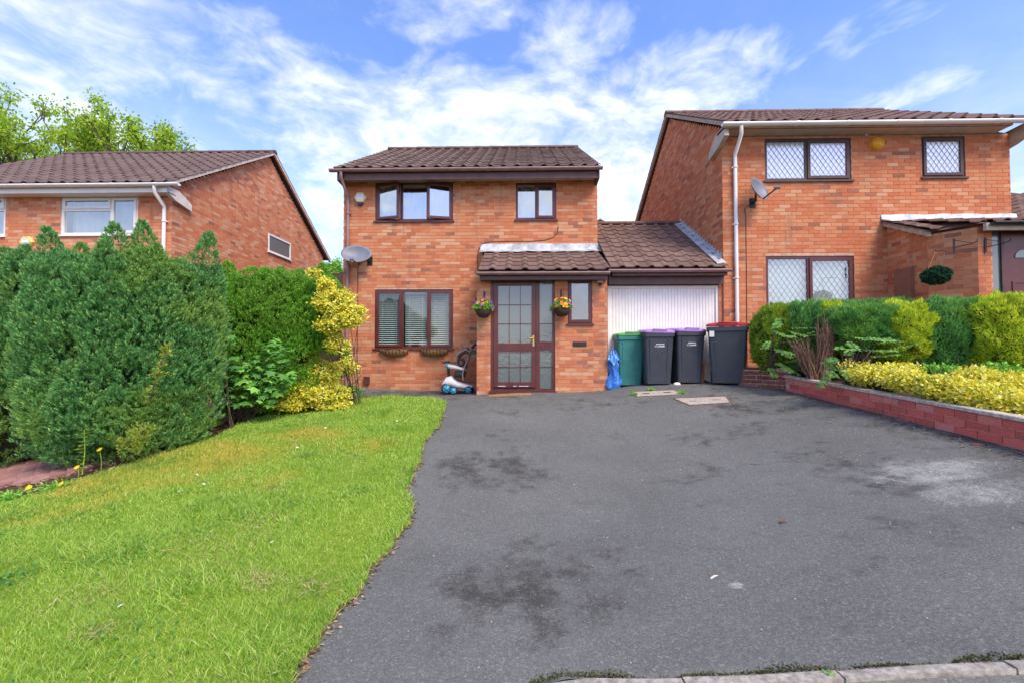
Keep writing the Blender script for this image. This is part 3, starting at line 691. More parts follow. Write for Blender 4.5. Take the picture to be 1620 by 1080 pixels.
for x, s in ((mx0, -1), (mx1, 1)):      # boxed eave ends
    xo = rx0 + .06 if s < 0 else rx1 - .06
    mb = MB(); xa, xb = min(x + s * .008, xo), max(x + s * .008, xo)
    mb.loft([[(xx, ME_Y + .08, ME_Z - .24), (xx, YF - .02, ME_Z - .26), (xx, YF + .25, ME_Z - .45), (xx, YF + .3, ME_Z + .08), (xx, ME_Y + .08, ME_Z - .03)] for xx in (xa, xb)])
    mb.build('eave_box', M_FASCIA if s < 0 else M_FRAME_D, H1.t)
gutter(H1, 'gutter', X_(522, ME_Y, 268), X_(953, ME_Y, 268), ME_Y - .02, ME_Z - .03, M_GUTTER, 0.062)
gp = Vector((X_(540, ME_Y, 272), ME_Y - .02, ME_Z - .08)); dpx = X_(549, YF - .08)
downpipe(H1, [gp, gp - Vector((0, 0, .14)), Vector((dpx, YF - .06, ME_Z - .52)), Vector((dpx, YF - .06, ME_Z - .62)), Vector((dpx, YF - .06, mbase + .1))], M_GUTTER, 0.036, (ME_Z - .9, 2.6, 3.9))
window(H1, *w_up, YF, [(0, .34, 'sash', 15), (.34, .67, 'fixed', 0), (.67, 1, 'sash', -13)], M_FRAME, M_GLASS)
window(H1, *w_sm, YF, [(0, .5, 'fixed', 0), (.5, 1, 'sash', -1.5)], M_FRAME, M_GLASS)
window(H1, *w_lo, YF, [(0, .35, 'sash', 0), (.35, .68, 'fixed', 0), (.68, 1, 'sash', 0)], M_FRAME, M_GLASS_B)
# porch
pbase = min(G(px0, PF), G(px1, PF)) - .08; ptop = Z_(436, PF, 850)
d_op = opx(776, 878, 441, 614, PF); d_op = (d_op[0], d_op[1], G(.0, PF) + .02, d_op[3]); pw = opx(898, 937, 441, 512, PF)
pwall = wall_face('porch_wall', H1, (px0, PF, pbase), (1, 0, 0), px1 - px0, pbase - .1, ptop, [rel(o, px0) for o in (d_op, pw)], M_MORTAR)
brickwork(H1, pwall, (px0, PF, 0), (1, 0, 0), px1 - px0, pbase + .02, ptop, M_BRICK, [rel(o, px0) for o in (d_op, pw)], lambda z: (-.007, px1 - px0 + .007), first=0.05)
MB().poly([(px1, PF, pbase - .1), (px1, PF, ptop), (px1, YF, pr_top), (px1, YF, pbase - .1)]).build('porch_side_wall', M_MORTAR, H1.t)
pside = MB().poly([(px0, PF, pbase - .1), (px0, YF, pbase - .1), (px0, YF, pr_top), (px0, PF, ptop)]).build('porch_side_wall', M_MORTAR, H1.t)
brickwork(H1, pside, (px0, YF, 0), (0, -1, 0), YF - PF, pbase + .02, ptop, M_BRICK, first=.03)
# door frame, leaf, sidelight
mb = MB(); x0, x1, z0, z1 = d_op; fw = .055; ya, yb = PF + .02, PF + .10
frame_ring(mb, x0, x1, z0, z1, ya, yb, fw); xm = X_(851, PF)
mb.box(xm - .04, xm + .035, ya, yb, z0 + fw, z1 - fw)
zr0, zr1 = Z_(553, PF, 830), Z_(545, PF, 830)
mb.box(xm + .035, x1 - fw, ya + .002, yb, zr0 - .01, zr1 + .06); mb.box(x0 - .02, x1 + .02, PF - .05, PF + .03, z0 - .05, z0 + .012)
dfr = mb.build('door_frame', M_FRAME, H1.t)
zgrid_a = [Z_(452, PF, 830), Z_(482, PF, 830), Z_(512, PF, 830), Z_(543, PF, 830)]; zgrid_b = [Z_(556, PF, 830), Z_(580, PF, 830), Z_(604, PF, 830)]
sx0, sx1 = xm + .035, x1 - fw
for za, zb in ((z0 + fw, zr0 - .01), (zr1 + .06, z1 - fw)): MB().box(sx0 - .004, sx1 + .004, ya + .04, ya + .048, za - .004, zb + .004).build('sidelight_pane', M_FROST, dfr)
for z in (zgrid_a[2], zgrid_b[1]): MB().box(sx0, sx1, ya + .03, ya + .039, z - .006, z + .006).build('glazing_bar', M_FRAME, dfr)
lx0, lx1 = x0 + fw + .006, xm - .045; lz0, lz1 = z0 + fw + .012, z1 - fw - .006
gx0, gx1 = X_(788, PF), X_(841, PF); mb = MB(); yl0, yl1 = ya - .012, ya + .045
mb.box(lx0, gx0, yl0, yl1, lz0, lz1); mb.box(gx1, lx1, yl0, yl1, lz0, lz1)
for za, zb in ((lz0, zgrid_b[2]), (zgrid_b[0], zgrid_a[3]), (zgrid_a[0], lz1)): mb.box(gx0, gx1, yl0, yl1, za, zb)
door = mb.build('door', M_FRAME, H1.t)
for za, zb in ((zgrid_b[2], zgrid_b[0]), (zgrid_a[3], zgrid_a[0])): MB().box(gx0 - .004, gx1 + .004, ya + .012, ya + .02, za - .004, zb + .004).build('pane', M_FROST, door)
for k in (1, 2):
    xx = gx0 + (gx1 - gx0) * k / 3
    for za, zb in ((zgrid_b[2], zgrid_b[0]), (zgrid_a[3], zgrid_a[0])): MB().box(xx - .005, xx + .005, ya - .002, ya + .010, za, zb).build('glazing_bar', M_FRAME, door)
for z in (zgrid_a[1], zgrid_a[2], zgrid_b[1]): MB().box(gx0, gx1, ya - .004, ya + .008, z - .005, z + .005).build('glazing_bar', M_FRAME, door)
hx = (gx1 + lx1) / 2 - .005; hz = Z_(537, PF, 845)
MB().box(hx - .016, hx + .016, yl0 - .010, yl0, hz - .13, hz + .08).tube([(hx, yl0 - .01, hz + .03), (hx, yl0 - .05, hz + .03), (hx - .02, yl0 - .055, hz + .032), (hx - .11, yl0 - .05, hz + .026)], .010, 8).build('handle', M_BRASS, door)
MB().box(lx0 + .03, lx1 - .03, yl0 - .018, yl0, lz0 + .015, lz0 + .05).build('weather_bar', M_FRAME, door)
for xa, xb in ((800, 812), (824, 829), (833, 848)): MB().box(X_(xa - 12, PF), X_(xb - 12, PF), yl0 - .0195, yl0 - .018, lz0 + .030, lz0 + .040).build('worn_patch', M_WHITE, door)
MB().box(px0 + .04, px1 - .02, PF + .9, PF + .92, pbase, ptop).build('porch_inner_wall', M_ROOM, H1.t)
window(H1, *pw, PF, [(0, 1, 'sash', 0)], M_FRAME, M_GLASS_L, True, .035)
q = atY(917, 544, PF); MB().box(q.x - .135, q.x + .135, PF - .020, PF - .0075, q.z - .045, q.z + .045).box(q.x - .115, q.x + .115, PF - .026, PF - .020, q.z - .028, q.z + .03).build('letter_plate', M_BLACK, H1.t)
# porch roof
pe_y, pe_z = 8.70, Z_(428, 8.70, 850); prx0, prx1 = X_(757, pe_y, 430), X_(963, pe_y, 430)
mb = MB(); mb.quad((prx0 + .02, pe_y + .02, pe_z - .012), (prx1, pe_y + .02, pe_z - .012), (prx1, YF, pr_top - .012), (prx0 + .02, YF, pr_top - .012))
mb.poly([(prx0 + .02, pe_y + .05, pe_z - .14), (prx0 + .02, YF, pr_top - .14), (prx0 + .02, YF, pr_top - .014), (prx0 + .02, pe_y + .05, pe_z - .014)])
proof = mb.build('porch_roof', M_TILE_G, H1.t)
tile_slope(H1, proof, prx0, prx1 + .05, pe_y, pe_z, YF - .05, pr_top - .03, M_TILE_G, .31, .33)
MB().box(prx0 + .02, prx1 - .01, pe_y + .06, pe_y + .085, pe_z - .17, pe_z - .015).box(prx0 + .02, prx1 - .01, pe_y + .087, PF - .01, pe_z - .165, pe_z - .145).build('porch_fascia', M_FASCIA, H1.t)
gutter(H1, 'porch_gutter', prx0 - .03, prx1 + .02, pe_y - .015, pe_z - .035, M_GUTTER, .055)
fz = Z_(386, YF, 850); fx0, fx1 = X_(760, YF), X_(953, YF)
ring = []
for x in np.linspace(fx0, fx1, 14):
    j = random.uniform(-.012, .012)
    ring.append([(x, YF - .012, fz + j * .5), (x, YF - .022, pr_top + .05), (x, YF - .22, pr_top - .03 + j), (x, YF - .22, pr_top - .05 + j), (x, YF - .009, pr_top + .03), (x, YF - .009, fz + j * .5)])
MB().loft(ring).build('flashing', M_FLASH, H1.t)
H1.finish()

# ================================================================== link garage
GF = 9.25
HG = House('link_garage', 'single-storey garage with white ribbed door joining the two taller houses', 'garage', (2.9, GF, G(2.9, GF) - .1))
ge_y = 8.95; ge_z = Z_(424, ge_y, 1050); RX = X_(1145, 9.2); gr_y = 11.7; gr_z = atX(1078, 353, RX).z
garx0, garx1 = mx1 + .03, RX - .02
mb = MB(); mb.quad((garx0, ge_y + .02, ge_z - .012), (garx1, ge_y + .02, ge_z - .012), (garx1, gr_y, gr_z - .012), (garx0, gr_y, gr_z - .012)); mb.quad((garx1, 14.4, ge_z), (garx0, 14.4, ge_z), (garx0, gr_y, gr_z - .012), (garx1, gr_y, gr_z - .012))
groof = mb.build('roof', M_TILE_G, HG.t)
tile_slope(HG, groof, garx0, garx1, ge_y, ge_z, gr_y, gr_z, M_TILE_G, .285, .335)
n = 5
for i in range(n):
    xa = garx0 + (garx1 - garx0) * i / n; xb = garx0 + (garx1 - garx0) * (i + 1.02) / n
    MB().loft([[(x, gr_y + .12 * math.cos(a), gr_z - .01 + .09 * math.sin(a)) for a in np.linspace(-.1, math.pi + .1, 8)] for x in (xa, xb)], True).build('ridge_tile', M_TILE_G, groof)
gd = opx(960, 1137, 452, 607, GF); gz0 = G(2.9, GF) - .02; gd = (gd[0] + .02, gd[1], gz0, gd[3]); 
MB().box(gd[0], RX - .012, GF - .10, GF - .075, Z_(450, GF - .1, 1050), Z_(435, GF - .1, 1050)).build('header_board', M_FASCIA, HG.t)
MB().box(garx0 + .05, RX - .012, ge_y + .05, ge_y + .075, Z_(436, ge_y + .05, 1050), ge_z - .015).box(garx0 + .05, RX - .012, ge_y + .077, GF - .11, Z_(436, ge_y + .05, 1050) + .002, Z_(436, ge_y + .05, 1050) + .02).build('fascia', M_FASCIA, HG.t)
gutter(HG, 'gutter', prx1 + .03, X_(1156, ge_y, 420), ge_y - .015, ge_z - .035, M_GUTTER, .055)
# pier at the right of the door
gw = MB().box(gd[1] + .002, RX - .008, GF, GF + .3, gz0 - .1, ge_z).build('wall', M_MORTAR, HG.t)
brickwork(HG, gw, (gd[1] + .002, GF, 0), (1, 0, 0), RX - .01 - gd[1], gz0, ge_z - .2, M_BRICK, bl=.1025)
# ribbed steel door
mb = MB(); nr = 34; ww = (gd[1] - gd[0] - .10) / nr; pts = []
for i in range(nr):
    x = gd[0] + .05 + i * ww; pts += [(x, GF + .05), (x + ww * .62, GF + .05), (x + ww * .72, GF + .062), (x + ww * .9, GF + .062)]
pts.append((gd[0] + .05 + nr * ww, GF + .05))
for (xa, ya_), (xb, yb_) in zip(pts, pts[1:]): mb.quad((xa, ya_, gd[2] + .02), (xb, yb_, gd[2] + .02), (xb, yb_, gd[3] - .05), (xa, ya_, gd[3] - .05))
gdo = mb.build('garage_door', M_WHITE, HG.t)
mb = MB(); mb.box(gd[0], gd[0] + .05, GF + .02, GF + .09, gd[2], gd[3]); mb.box(gd[1] - .05, gd[1], GF + .02, GF + .09, gd[2], gd[3]); mb.box(gd[0] + .05, gd[1] - .05, GF + .02, GF + .09, gd[3] - .05, gd[3]); mb.build('door_frame', M_WHITE, gdo)
zc_ = gz0 + .95; xc_ = (gd[0] + gd[1]) / 2; MB().box(xc_ - .04, xc_ + .04, GF + .035, GF + .05, zc_ - .04, zc_ + .04).tube([(xc_ - .06, GF + .02, zc_), (xc_ + .06, GF + .02, zc_)], .012, 8).build('handle', M_BLACK, gdo)
# stepped lead flashing up the neighbour's gable wall
mb = MB(); n = 18
for i in range(n):
    t0, t1 = i / n, (i + 1) / n; ya_, yb_ = ge_y + .3 + (gr_y - ge_y - .3) * t0, ge_y + .3 + (gr_y - ge_y - .3) * t1
    z_ = lambda y: ge_z + (gr_z - ge_z) * (y - ge_y) / (gr_y - ge_y)
    mb.loft([[(RX - .016, ya_, z_(ya_) - .02), (RX - .012, ya_, z_(ya_) - .02), (RX - .012, ya_, z_(ya_) + .19), (RX - .016, ya_, z_(ya_) + .19)], [(RX - .016, yb_, z_(yb_) - .02), (RX - .012, yb_, z_(yb_) - .02), (RX - .012, yb_, z_(ya_) + .19), (RX - .016, yb_, z_(ya_) + .19)]])
mb.loft([[(RX - .017, y, z_(y) + .07), (RX - .19, y, z_(y) + .052), (RX - .19, y, z_(y) + .035), (RX - .017, y, z_(y) + .05)] for y in np.linspace(ge_y + .1, gr_y, 12)])
mb.build('flashing', M_FLASH, HG.t)
HG.finish(200, 200)

# ================================================================== right house
RF = 9.2
rX0, rX1 = RX, X_(1598, RF, 300); rbase = G(5.5, RF) - .1
RE_Y, RE_Z = 8.82, Z_(191, 8.82, 1380); RR_Y = 12.4; RR_Z = atX(1053, 181, rX0 - .12).z; RB_Y = 16.0
H2 = House('corner_house', 'right-hand taller orange brick house with leaded diamond windows and white gutter', 'house', ((rX0 + rX1) / 2, RF, rbase))
rtop = Z_(214, RF, 1380)
v_up = opx(1209, 1346, 219, 286, RF); v_sm = opx(1457, 1526, 216, 281, RF); v_lo = opx(1211, 1351, 405, 502, RF)
wf = wall_face('front_wall', H2, (rX0, RF, rbase), (1, 0, 0), rX1 - rX0, rbase - .1, rtop, [rel(o, rX0) for o in (v_up, v_sm, v_lo)], M_MORTAR)
PX = X_(1405, RF); rpz = Z_(356, RF, 1450)
brickwork(H2, wf, (rX0, RF, 0), (1, 0, 0), rX1 - rX0, rbase, rtop + .02, M_BRICK_R, [rel(o, rX0) for o in (v_up, v_sm, v_lo)] + [(PX - rX0 + .02, 99, -9, rpz - .02)], lambda z: (-.007, rX1 - rX0 + .007))
sw = shell(H2, rX0, rX1, RF, RB_Y - .35, rbase - .1, rtop, RR_Y, RR_Z - .12, M_MORTAR)
sl_f = (RR_Z - RE_Z) / (RR_Y - RE_Y); yb2 = RB_Y - .35
def gable_umax(z):
    # u runs from the back corner (y = yb2) to the front corner (y = RF)
    lim_f = RF if z < rtop else RE_Y + (z + .11 - RE_Z) / sl_f; lim_b = yb2 if z < rtop else RB_Y - (z + .11 - RE_Z) / ((RR_Z - RE_Z) / (RB_Y - RR_Y))
    lim_f = max(RF + .001, lim_f); lim_b = min(yb2, lim_b)
    return (yb2 - lim_b, yb2 - lim_f)
brickwork(H2, sw, (rX0, yb2, 0), (0, -1, 0), yb2 - RF, rbase + 1.9, RR_Z - .15, M_BRICK_R, (), gable_umax)
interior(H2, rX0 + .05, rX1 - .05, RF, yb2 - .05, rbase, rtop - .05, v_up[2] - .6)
gable_roof(H2, rX0 - .13, X_(1620, RE_Y, 190) + .12, RE_Y, RE_Z, RR_Y, RR_Z, RB_Y, RE_Z, M_TILE_R)
rxe = X_(1606, RE_Y, 200)
MB().box(rX0 - .1, rxe, RE_Y + .05, RE_Y + .075, rtop - .004, RE_Z - .02).build('fascia', M_FASCIA, H2.t)
MB().box(rX0 - .1, rxe, RE_Y + .03, RF - .012, rtop + .0, rtop + .045).build('soffit', M_CREAM, H2.t)
for x, s in ((rX0, -1), (rX1, 1)):
    xa, xb = (x - .1, x - .012) if s < 0 else (x + .012, x + .13)
    MB().loft([[(xx, RE_Y + .03, RE_Z - .24), (xx, RF - .05, RE_Z - .34), (xx, RF + .42, RE_Z - .42), (xx, RF + .42, RE_Z - .28), (xx, RF + .1, RE_Z - .05), (xx, RE_Y + .08, RE_Z - .03)] for xx in (xa, xb)]).build('eave_box', M_CREAM, H2.t)
gutter(H2, 'gutter', X_(1142, RE_Y, 200), X_(1618, RE_Y, 190), RE_Y - .02, RE_Z - .03, M_WHITE, .062)
g0 = Vector((X_(1172, RE_Y, 205), RE_Y - .02, RE_Z - .08)); dx = X_(1166, RF - .07)
downpipe(H2, [g0, g0 - Vector((0, 0, .16)), Vector((dx, RF - .06, RE_Z - .5)), Vector((dx, RF - .06, RE_Z - .58)), Vector((dx, RF - .06, rbase))], M_WHITE, .036, (RE_Z - .75, RE_Z - 1.9, 3.0))
lat_d, lat_w = (.105, .15, M_LEAD2), (.11, .16, paint('grey_lead_came', (.42, .43, .44), .5, .1))
window(H2, *v_up, RF, [(0, .49, 'fixed', 0), (.49, 1, 'sash', 0)], M_FRAME_D, M_GLASS_W, True, .055, lat_d)
window(H2, *v_sm, RF, [(0, 1, 'sash', 0)], M_FRAME_D, M_GLASS_W, True, .055, lat_d)
window(H2, *v_lo, RF, [(0, .49, 'fixed', 0), (.49, 1, 'sash', 0)], M_FRAME, M_GLASS_L, True, .055, lat_w)
# porch of the right house: left wall, splayed wall, pier, door
q1 = (PX, 8.3); q2 = (X_(1548, 7.8), 7.8); q3 = (X_(1571, 7.8), 7.8); q4 = (10.0, 7.8); pz0 = rbase - .1; pt_e = Z_(362, 7.9, 1540)
mb = MB(); mb.poly([(PX, RF, pz0), (PX, RF, rpz - .05), (*q1, pt_e), (*q1, pz0)]); mb.poly([(*q1, pz0), (*q1, pt_e), (*q2, pt_e), (*q2, pz0)]); mb.poly([(*q2, pz0), (*q2, pt_e), (*q3, pt_e), (*q3, pz0)])
pwl = mb.build('porch_wall', M_MORTAR, H2.t)
brickwork(H2, pwl, (PX, RF, 0), (0, -1, 0), RF - q1[1], rbase, rpz - .1, M_BRICK_R, (), lambda z: (0.0 if z < pt_e else 0.0, (RF - q1[1]) if z < pt_e else max(0, (RF - q1[1]) * (rpz - .05 - z) / (rpz - .05 - pt_e))))
d_ = Vector((q2[0] - q1[0], q2[1] - q1[1], 0)); brickwork(H2, pwl, (*q1, 0), d_, d_.length, rbase, pt_e, M_BRICK_R)
brickwork(H2, pwl, (*q2, 0), (1, 0, 0), q3[0] - q2[0], rbase, pt_e, M_BRICK_R)
# porch roof with a splayed eave
def eave_y(x): return max(7.62, 8.16 - max(0, x - q1[0]) * (8.16 - 7.62) / (q2[0] - q1[0]))
rp_x0 = PX - .12; mb = MB()
ex_ = [rp_x0, q1[0], q2[0], 10.2]
for a, b in zip(ex_, ex_[1:]):
    mb.quad((a, eave_y(a), pt_e + .03), (b, eave_y(b), pt_e + .03), (b, RF, rpz + .05), (a, RF, rpz + .05))
pr2 = mb.build('porch_roof', M_TILE_R, H2.t)
cw = .29; ncol = int((10.2 - rp_x0) / cw)
for c in range(ncol):
    xa = rp_x0 + c * cw; ye_ = eave_y(xa + cw / 2); L = math.hypot(RF - ye_, rpz + .05 - pt_e); rows = 4; ang = math.atan2(rpz + .02 - pt_e, RF - ye_)
    me, geo = tile_mesh(cw, .44, M_TILE_R)
    for r_ in range(rows):
        t = r_ / rows; pos = Vector((xa, ye_ + (RF - ye_) * t, pt_e + .045 + (rpz + .02 - pt_e) * t))
        H2.tiles.append(dict(mesh=me, geo=geo, M=Matrix.Translation(pos) @ Matrix.Rotation(ang, 4, 'X'), c=pos, face=1.5, full=True, part=pr2))
MB().loft([[(rp_x0 + .02, 8.2, pt_e - .05), (rp_x0 + .1, 8.2, pt_e - .05), (rp_x0 + .1, 8.2, pt_e + .05), (rp_x0 + .02, 8.2, pt_e + .05)], [(rp_x0 + .02, RF - .02, rpz - .03), (rp_x0 + .1, RF - .02, rpz - .03), (rp_x0 + .1, RF - .02, rpz + .06), (rp_x0 + .02, RF - .02, rpz + .06)]]).build('verge', M_CEMENT, pr2)
ring = []
for x in np.linspace(X_(1395, RF), X_(1610, RF), 14):
    j = random.uniform(-.012, .012); zt_ = Z_(339, RF, 1500)
    ring.append([(x, RF - .012, zt_ + j), (x, RF - .035, rpz + .11), (x, RF - .25, rpz + .03 + j), (x, RF - .25, rpz + .015 + j), (x, RF - .009, rpz + .09), (x, RF - .009, zt_ + j)])
MB().loft(ring).build('flashing', M_FLASH, H2.t)
MB().loft([[(x, 7.62, pt_e - .10), (x, 7.68, pt_e - .10), (x, 7.68, pt_e + .02), (x, 7.62, pt_e + .02)] for x in (q2[0] - .02, 10.2)]).build('porch_fascia', M_CREAM, H2.t)
gutter(H2, 'porch_gutter', q2[0] + .02, 10.2, 7.56, pt_e + .02, M_BLACK, .05)
# door with sidelight of the right house
dz1 = pt_e - .06; sxa = q3[0] + .004; sxb = X_(1584, 7.85); dxa = X_(1588, 7.85)
MB().box(sxa, sxb, 7.86, 7.868, rbase, dz1).build('sidelight', M_FROST, H2.t)
fr = MB().box(sxb, dxa, 7.83, 7.9, rbase, dz1).box(sxa, 10, 7.83, 7.9, dz1, dz1 + .05).build('door_frame', M_FRAME_D, H2.t)
mb = MB().box(dxa + .004, dxa + .9, 7.855, 7.9, rbase, dz1 - .004)
for za, zb in ((.25, .95), (1.2, 1.75)): frame_ring(mb, dxa + .14, dxa + .42, rbase + za, rbase + zb, 7.843, 7.855, .03)
dr = mb.build('door', M_FRAME, H2.t)
dhz = Z_(475, 7.84, 1610); hx = dxa + .06
MB().tube([(hx, 7.84, dhz + .09), (hx, 7.84, dhz - .22)], .012, 8).tube([(hx, 7.84, dhz), (hx, 7.78, dhz), (hx + .14, 7.78, dhz - .02)], .013, 8).build('handle', M_BRASS, dr)
fc = atY(1618, 408, 7.85); pts = [(fc.x + .13 * math.cos(a), 7.85, fc.z + .13 * math.sin(a)) for a in np.linspace(0, math.pi, 12)]
MB().loft([pts, [(p[0], 7.842, p[2]) for p in pts]]).build('fanlight_pane', M_FROST, dr)
H2.finish()

# ================================================================== left house
LF = 10.35
lX1 = X_(272, LF, 330); lX0 = lX1 - 6.6; lbase = -0.15
LE_Y = 10.0; LE_Z = Z_(290, LE_Y, 150); LR_Y = 14.35; LR_Z = atX(437, 243, lX1 + .2).z; LB_Y = 18.7
H3 = House('neighbour_house', 'left-hand brick house half hidden by conifers, white gutter and white windows', 'house', ((lX0 + lX1) / 2, LF, lbase))
ltop = Z_(309, LF, 100)
u_a = opx(97, 219, 311, 372, LF); u_b = opx(-90, 10, 311, 374, LF)
wf = wall_face('front_wall', H3, (lX0, LF, lbase), (1, 0, 0), lX1 - lX0, lbase, ltop, [rel(o, lX0) for o in (u_a, u_b)], M_MORTAR)
brickwork(H3, wf, (lX0, LF, 0), (1, 0, 0), lX1 - lX0, lbase + 2.3, ltop + .02, M_BRICK_L, [rel(o, lX0) for o in (u_a, u_b)], lambda z: (0, lX1 - lX0 + .007))
gwin = [atX(424, 370, lX1), atX(459, 385, lX1), atX(459, 411, lX1), atX(423, 399, lX1)]
gy0, gy1 = gwin[0].y, gwin[1].y; gz0_, gz1_ = (gwin[3].z + gwin[2].z) / 2, (gwin[0].z + gwin[1].z) / 2
sw = shell(H3, lX0, lX1, LF, LB_Y - .35, lbase, ltop, LR_Y, LR_Z - .12, M_MORTAR, 'lrb')
slf = (LR_Z - LE_Z) / (LR_Y - LE_Y); slb = (LR_Z - LE_Z) / (LB_Y - LR_Y)
def gum3(z):
    f = LF if z < ltop else LE_Y + (z + .11 - LE_Z) / slf; b = LB_Y - .35 if z < ltop else LB_Y - (z + .11 - LE_Z) / slb
    f = max(LF, f); b = min(LB_Y - .35, b); return (f - LF + .001, b - LF)
brickwork(H3, sw, (lX1, LF, 0), (0, 1, 0), LB_Y - .35 - LF, lbase + 1.5, LR_Z - .15, M_BRICK_L, [(gy0 - LF, gy1 - LF, gz0_, gz1_)], gum3)
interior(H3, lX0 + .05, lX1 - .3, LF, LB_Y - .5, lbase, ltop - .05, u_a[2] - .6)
gable_roof(H3, lX0 - .1, lX1 + .2, LE_Y, LE_Z, LR_Y, LR_Z, LB_Y, LE_Z, M_TILE_L, paint('pale_cement_verge', (.62, .52, .42), .9, .2, scale=14.0))
MB().box(lX0, lX1 + .1, LE_Y + .06, LE_Y + .085, LE_Z - .20, LE_Z - .03).box(lX0, lX1 + .1, LE_Y + .087, LF - .012, LE_Z - .2, LE_Z - .18).build('fascia', M_WHITE, H3.t)
MB().loft([[(xx, LE_Y + .1, LE_Z - .20), (xx, LF - .02, LE_Z - .30), (xx, LF + .5, LE_Z - .40), (xx, LF + .5, LE_Z - .24), (xx, LF + .1, LE_Z - .05), (xx, LE_Y + .1, LE_Z - .04)] for xx in (lX1 + .012, lX1 + .1)]).build('eave_box', paint('pale_render', (.68, .62, .54), .7, .1), H3.t)
gutter(H3, 'gutter', lX0, X_(284, LE_Y, 292), LE_Y - .02, LE_Z - .03, M_WHITE, .062)
g0 = Vector((X_(245, LE_Y, 300), LE_Y - .02, LE_Z - .07)); dx = X_(257, LF - .07)
downpipe(H3, [g0, g0 - Vector((0, 0, .14)), Vector((dx, LF - .06, LE_Z - .45)), Vector((dx, LF - .06, LE_Z - .55)), Vector((dx, LF - .06, lbase))], M_WHITE, .04, (LE_Z - .8,))
window(H3, *u_a, LF, [(0, .65, 'stack', 0), (.65, 1, 'sash', 0)], M_WHITE, M_GLASS_L, True, .06)
window(H3, *u_b, LF, [(0, .5, 'sash', 0), (.5, 1, 'stack', 0)], M_WHITE, M_GLASS_L, True, .06)
mb = MB(); xg = lX1 + .012
for (a, b, c, d) in ((gy0, gy1, gz0_, gz0_ + .05), (gy0, gy1, gz1_ - .05, gz1_), (gy0, gy0 + .05, gz0_ + .05, gz1_ - .05), (gy1 - .05, gy1, gz0_ + .05, gz1_ - .05)): mb.box(xg - .02, xg + .02, a, b, c, d)
gw = mb.build('window', M_WHITE, H3.t); MB().box(xg - .012, xg - .004, gy0 + .04, gy1 - .04, gz0_ + .04, gz1_ - .04).build('pane', M_FROST, gw)
MB().box(xg - .01, xg + .05, gy0 - .03, gy1 + .03, gz0_ - .03, gz0_ - .001).build('sill', M_WHITE, gw)
H3.finish()

# ================================================================== small roofs and a gable beyond, rear fence
HB = House('far_house', 'far brick gable peeping over the garage roof ridge', 'house', (7.5, 46, 0))
pk = atY(949, 347, 46)
mb = MB(); hw_, dp_ = 3.2, 7; zz = pk.z
mb.poly([(pk.x - hw_, 46, 0), (pk.x + hw_, 46, 0), (pk.x + hw_, 46, zz - 1.9), (pk.x, 46, zz - .06), (pk.x - hw_, 46, zz - 1.9)]); mb.quad((pk.x + hw_, 46, 0), (pk.x + hw_, 46 + dp_, 0), (pk.x + hw_, 46 + dp_, zz - 1.9), (pk.x + hw_, 46, zz - 1.9)); mb.quad((pk.x - hw_, 46 + dp_, 0), (pk.x - hw_, 46, 0), (pk.x - hw_, 46, zz - 1.9), (pk.x - hw_, 46 + dp_, zz - 1.9))
mb.build('wall', M_BRICK, HB.t)
mb = MB()
for s in (-1, 1): mb.loft([[(pk.x, y, zz), (pk.x + s * (hw_ + .3), y, zz - 2.05), (pk.x + s * (hw_ + .3), y, zz - 2.2), (pk.x, y, zz - .15)] for y in (45.8, 46.1 + dp_)])
mb.build('roof', M_TILE, HB.t)
HR = House('side_garage', 'low tiled garage roof at the far right beside the corner house', 'garage', (11, 10.5, rbase))
sgx0 = rX1 + .02; sz0 = Z_(352, 9.0, 1610); sz1 = Z_(309, 11.4, 1615)
mb = MB(); mb.quad((sgx0, 9.0, sz0), (sgx0 + 3, 9.0, sz0), (sgx0 + 3, 11.4, sz1), (sgx0, 11.4, sz1)); mb.quad((sgx0 + 3, 14, sz0), (sgx0, 14, sz0), (sgx0, 11.4, sz1), (sgx0 + 3, 11.4, sz1)); rr = mb.build('roof', M_TILE_R, HR.t)
tile_slope(HR, rr, sgx0, sgx0 + 3, 9.0, sz0 + .012, 11.4, sz1 + .012, M_TILE_G, .29, .335)
MB().box(sgx0 + .05, sgx0 + 2.9, 9.4, 13.8, rbase - .2, sz0 - .05).build('wall', M_MORTAR, HR.t)
HR.finish()
fy = 16.5; M_FENCE = paint('brown_fence_board', (0.085, 0.06, 0.045), 0.85, 0.3, scale=20.0)
fzt = Z_(432, fy, 530); fx_a = lX1 + .35; fx_b = mx0 - .1
FN = thing('garden_fence', 'dark brown boarded fence between the left and middle houses', 'fence', ((fx_a + fx_b) / 2, fy, G(-6, 10)))
nb_ = int((fx_b - fx_a) / .15)
bmx = bpy.data.meshes.new('board'); b_ = MB().box(0, .145, 0, .02, 0, fzt - FN.location.z); bmx.from_pydata(b_.v, [], b_.f); bmx.materials.append(M_FENCE)
for i in range(nb_):
    o = link('board', bmx, FN); o.location = (fx_a + i * .15 - FN.location.x, random.uniform(0, .008), random.uniform(-.02, .01))
for i in range(3): MB().box(fx_a + i * 1.6, fx_a + i * 1.6 + .09, fy + .03, fy + .12, FN.location.z, fzt + .05).build('post', M_FENCE, FN)
for z in (.35, 1.4): MB().box(fx_a, fx_b, fy + .021, fy + .06, FN.location.z + z, FN.location.z + z + .08).build('rail', M_FENCE, FN)
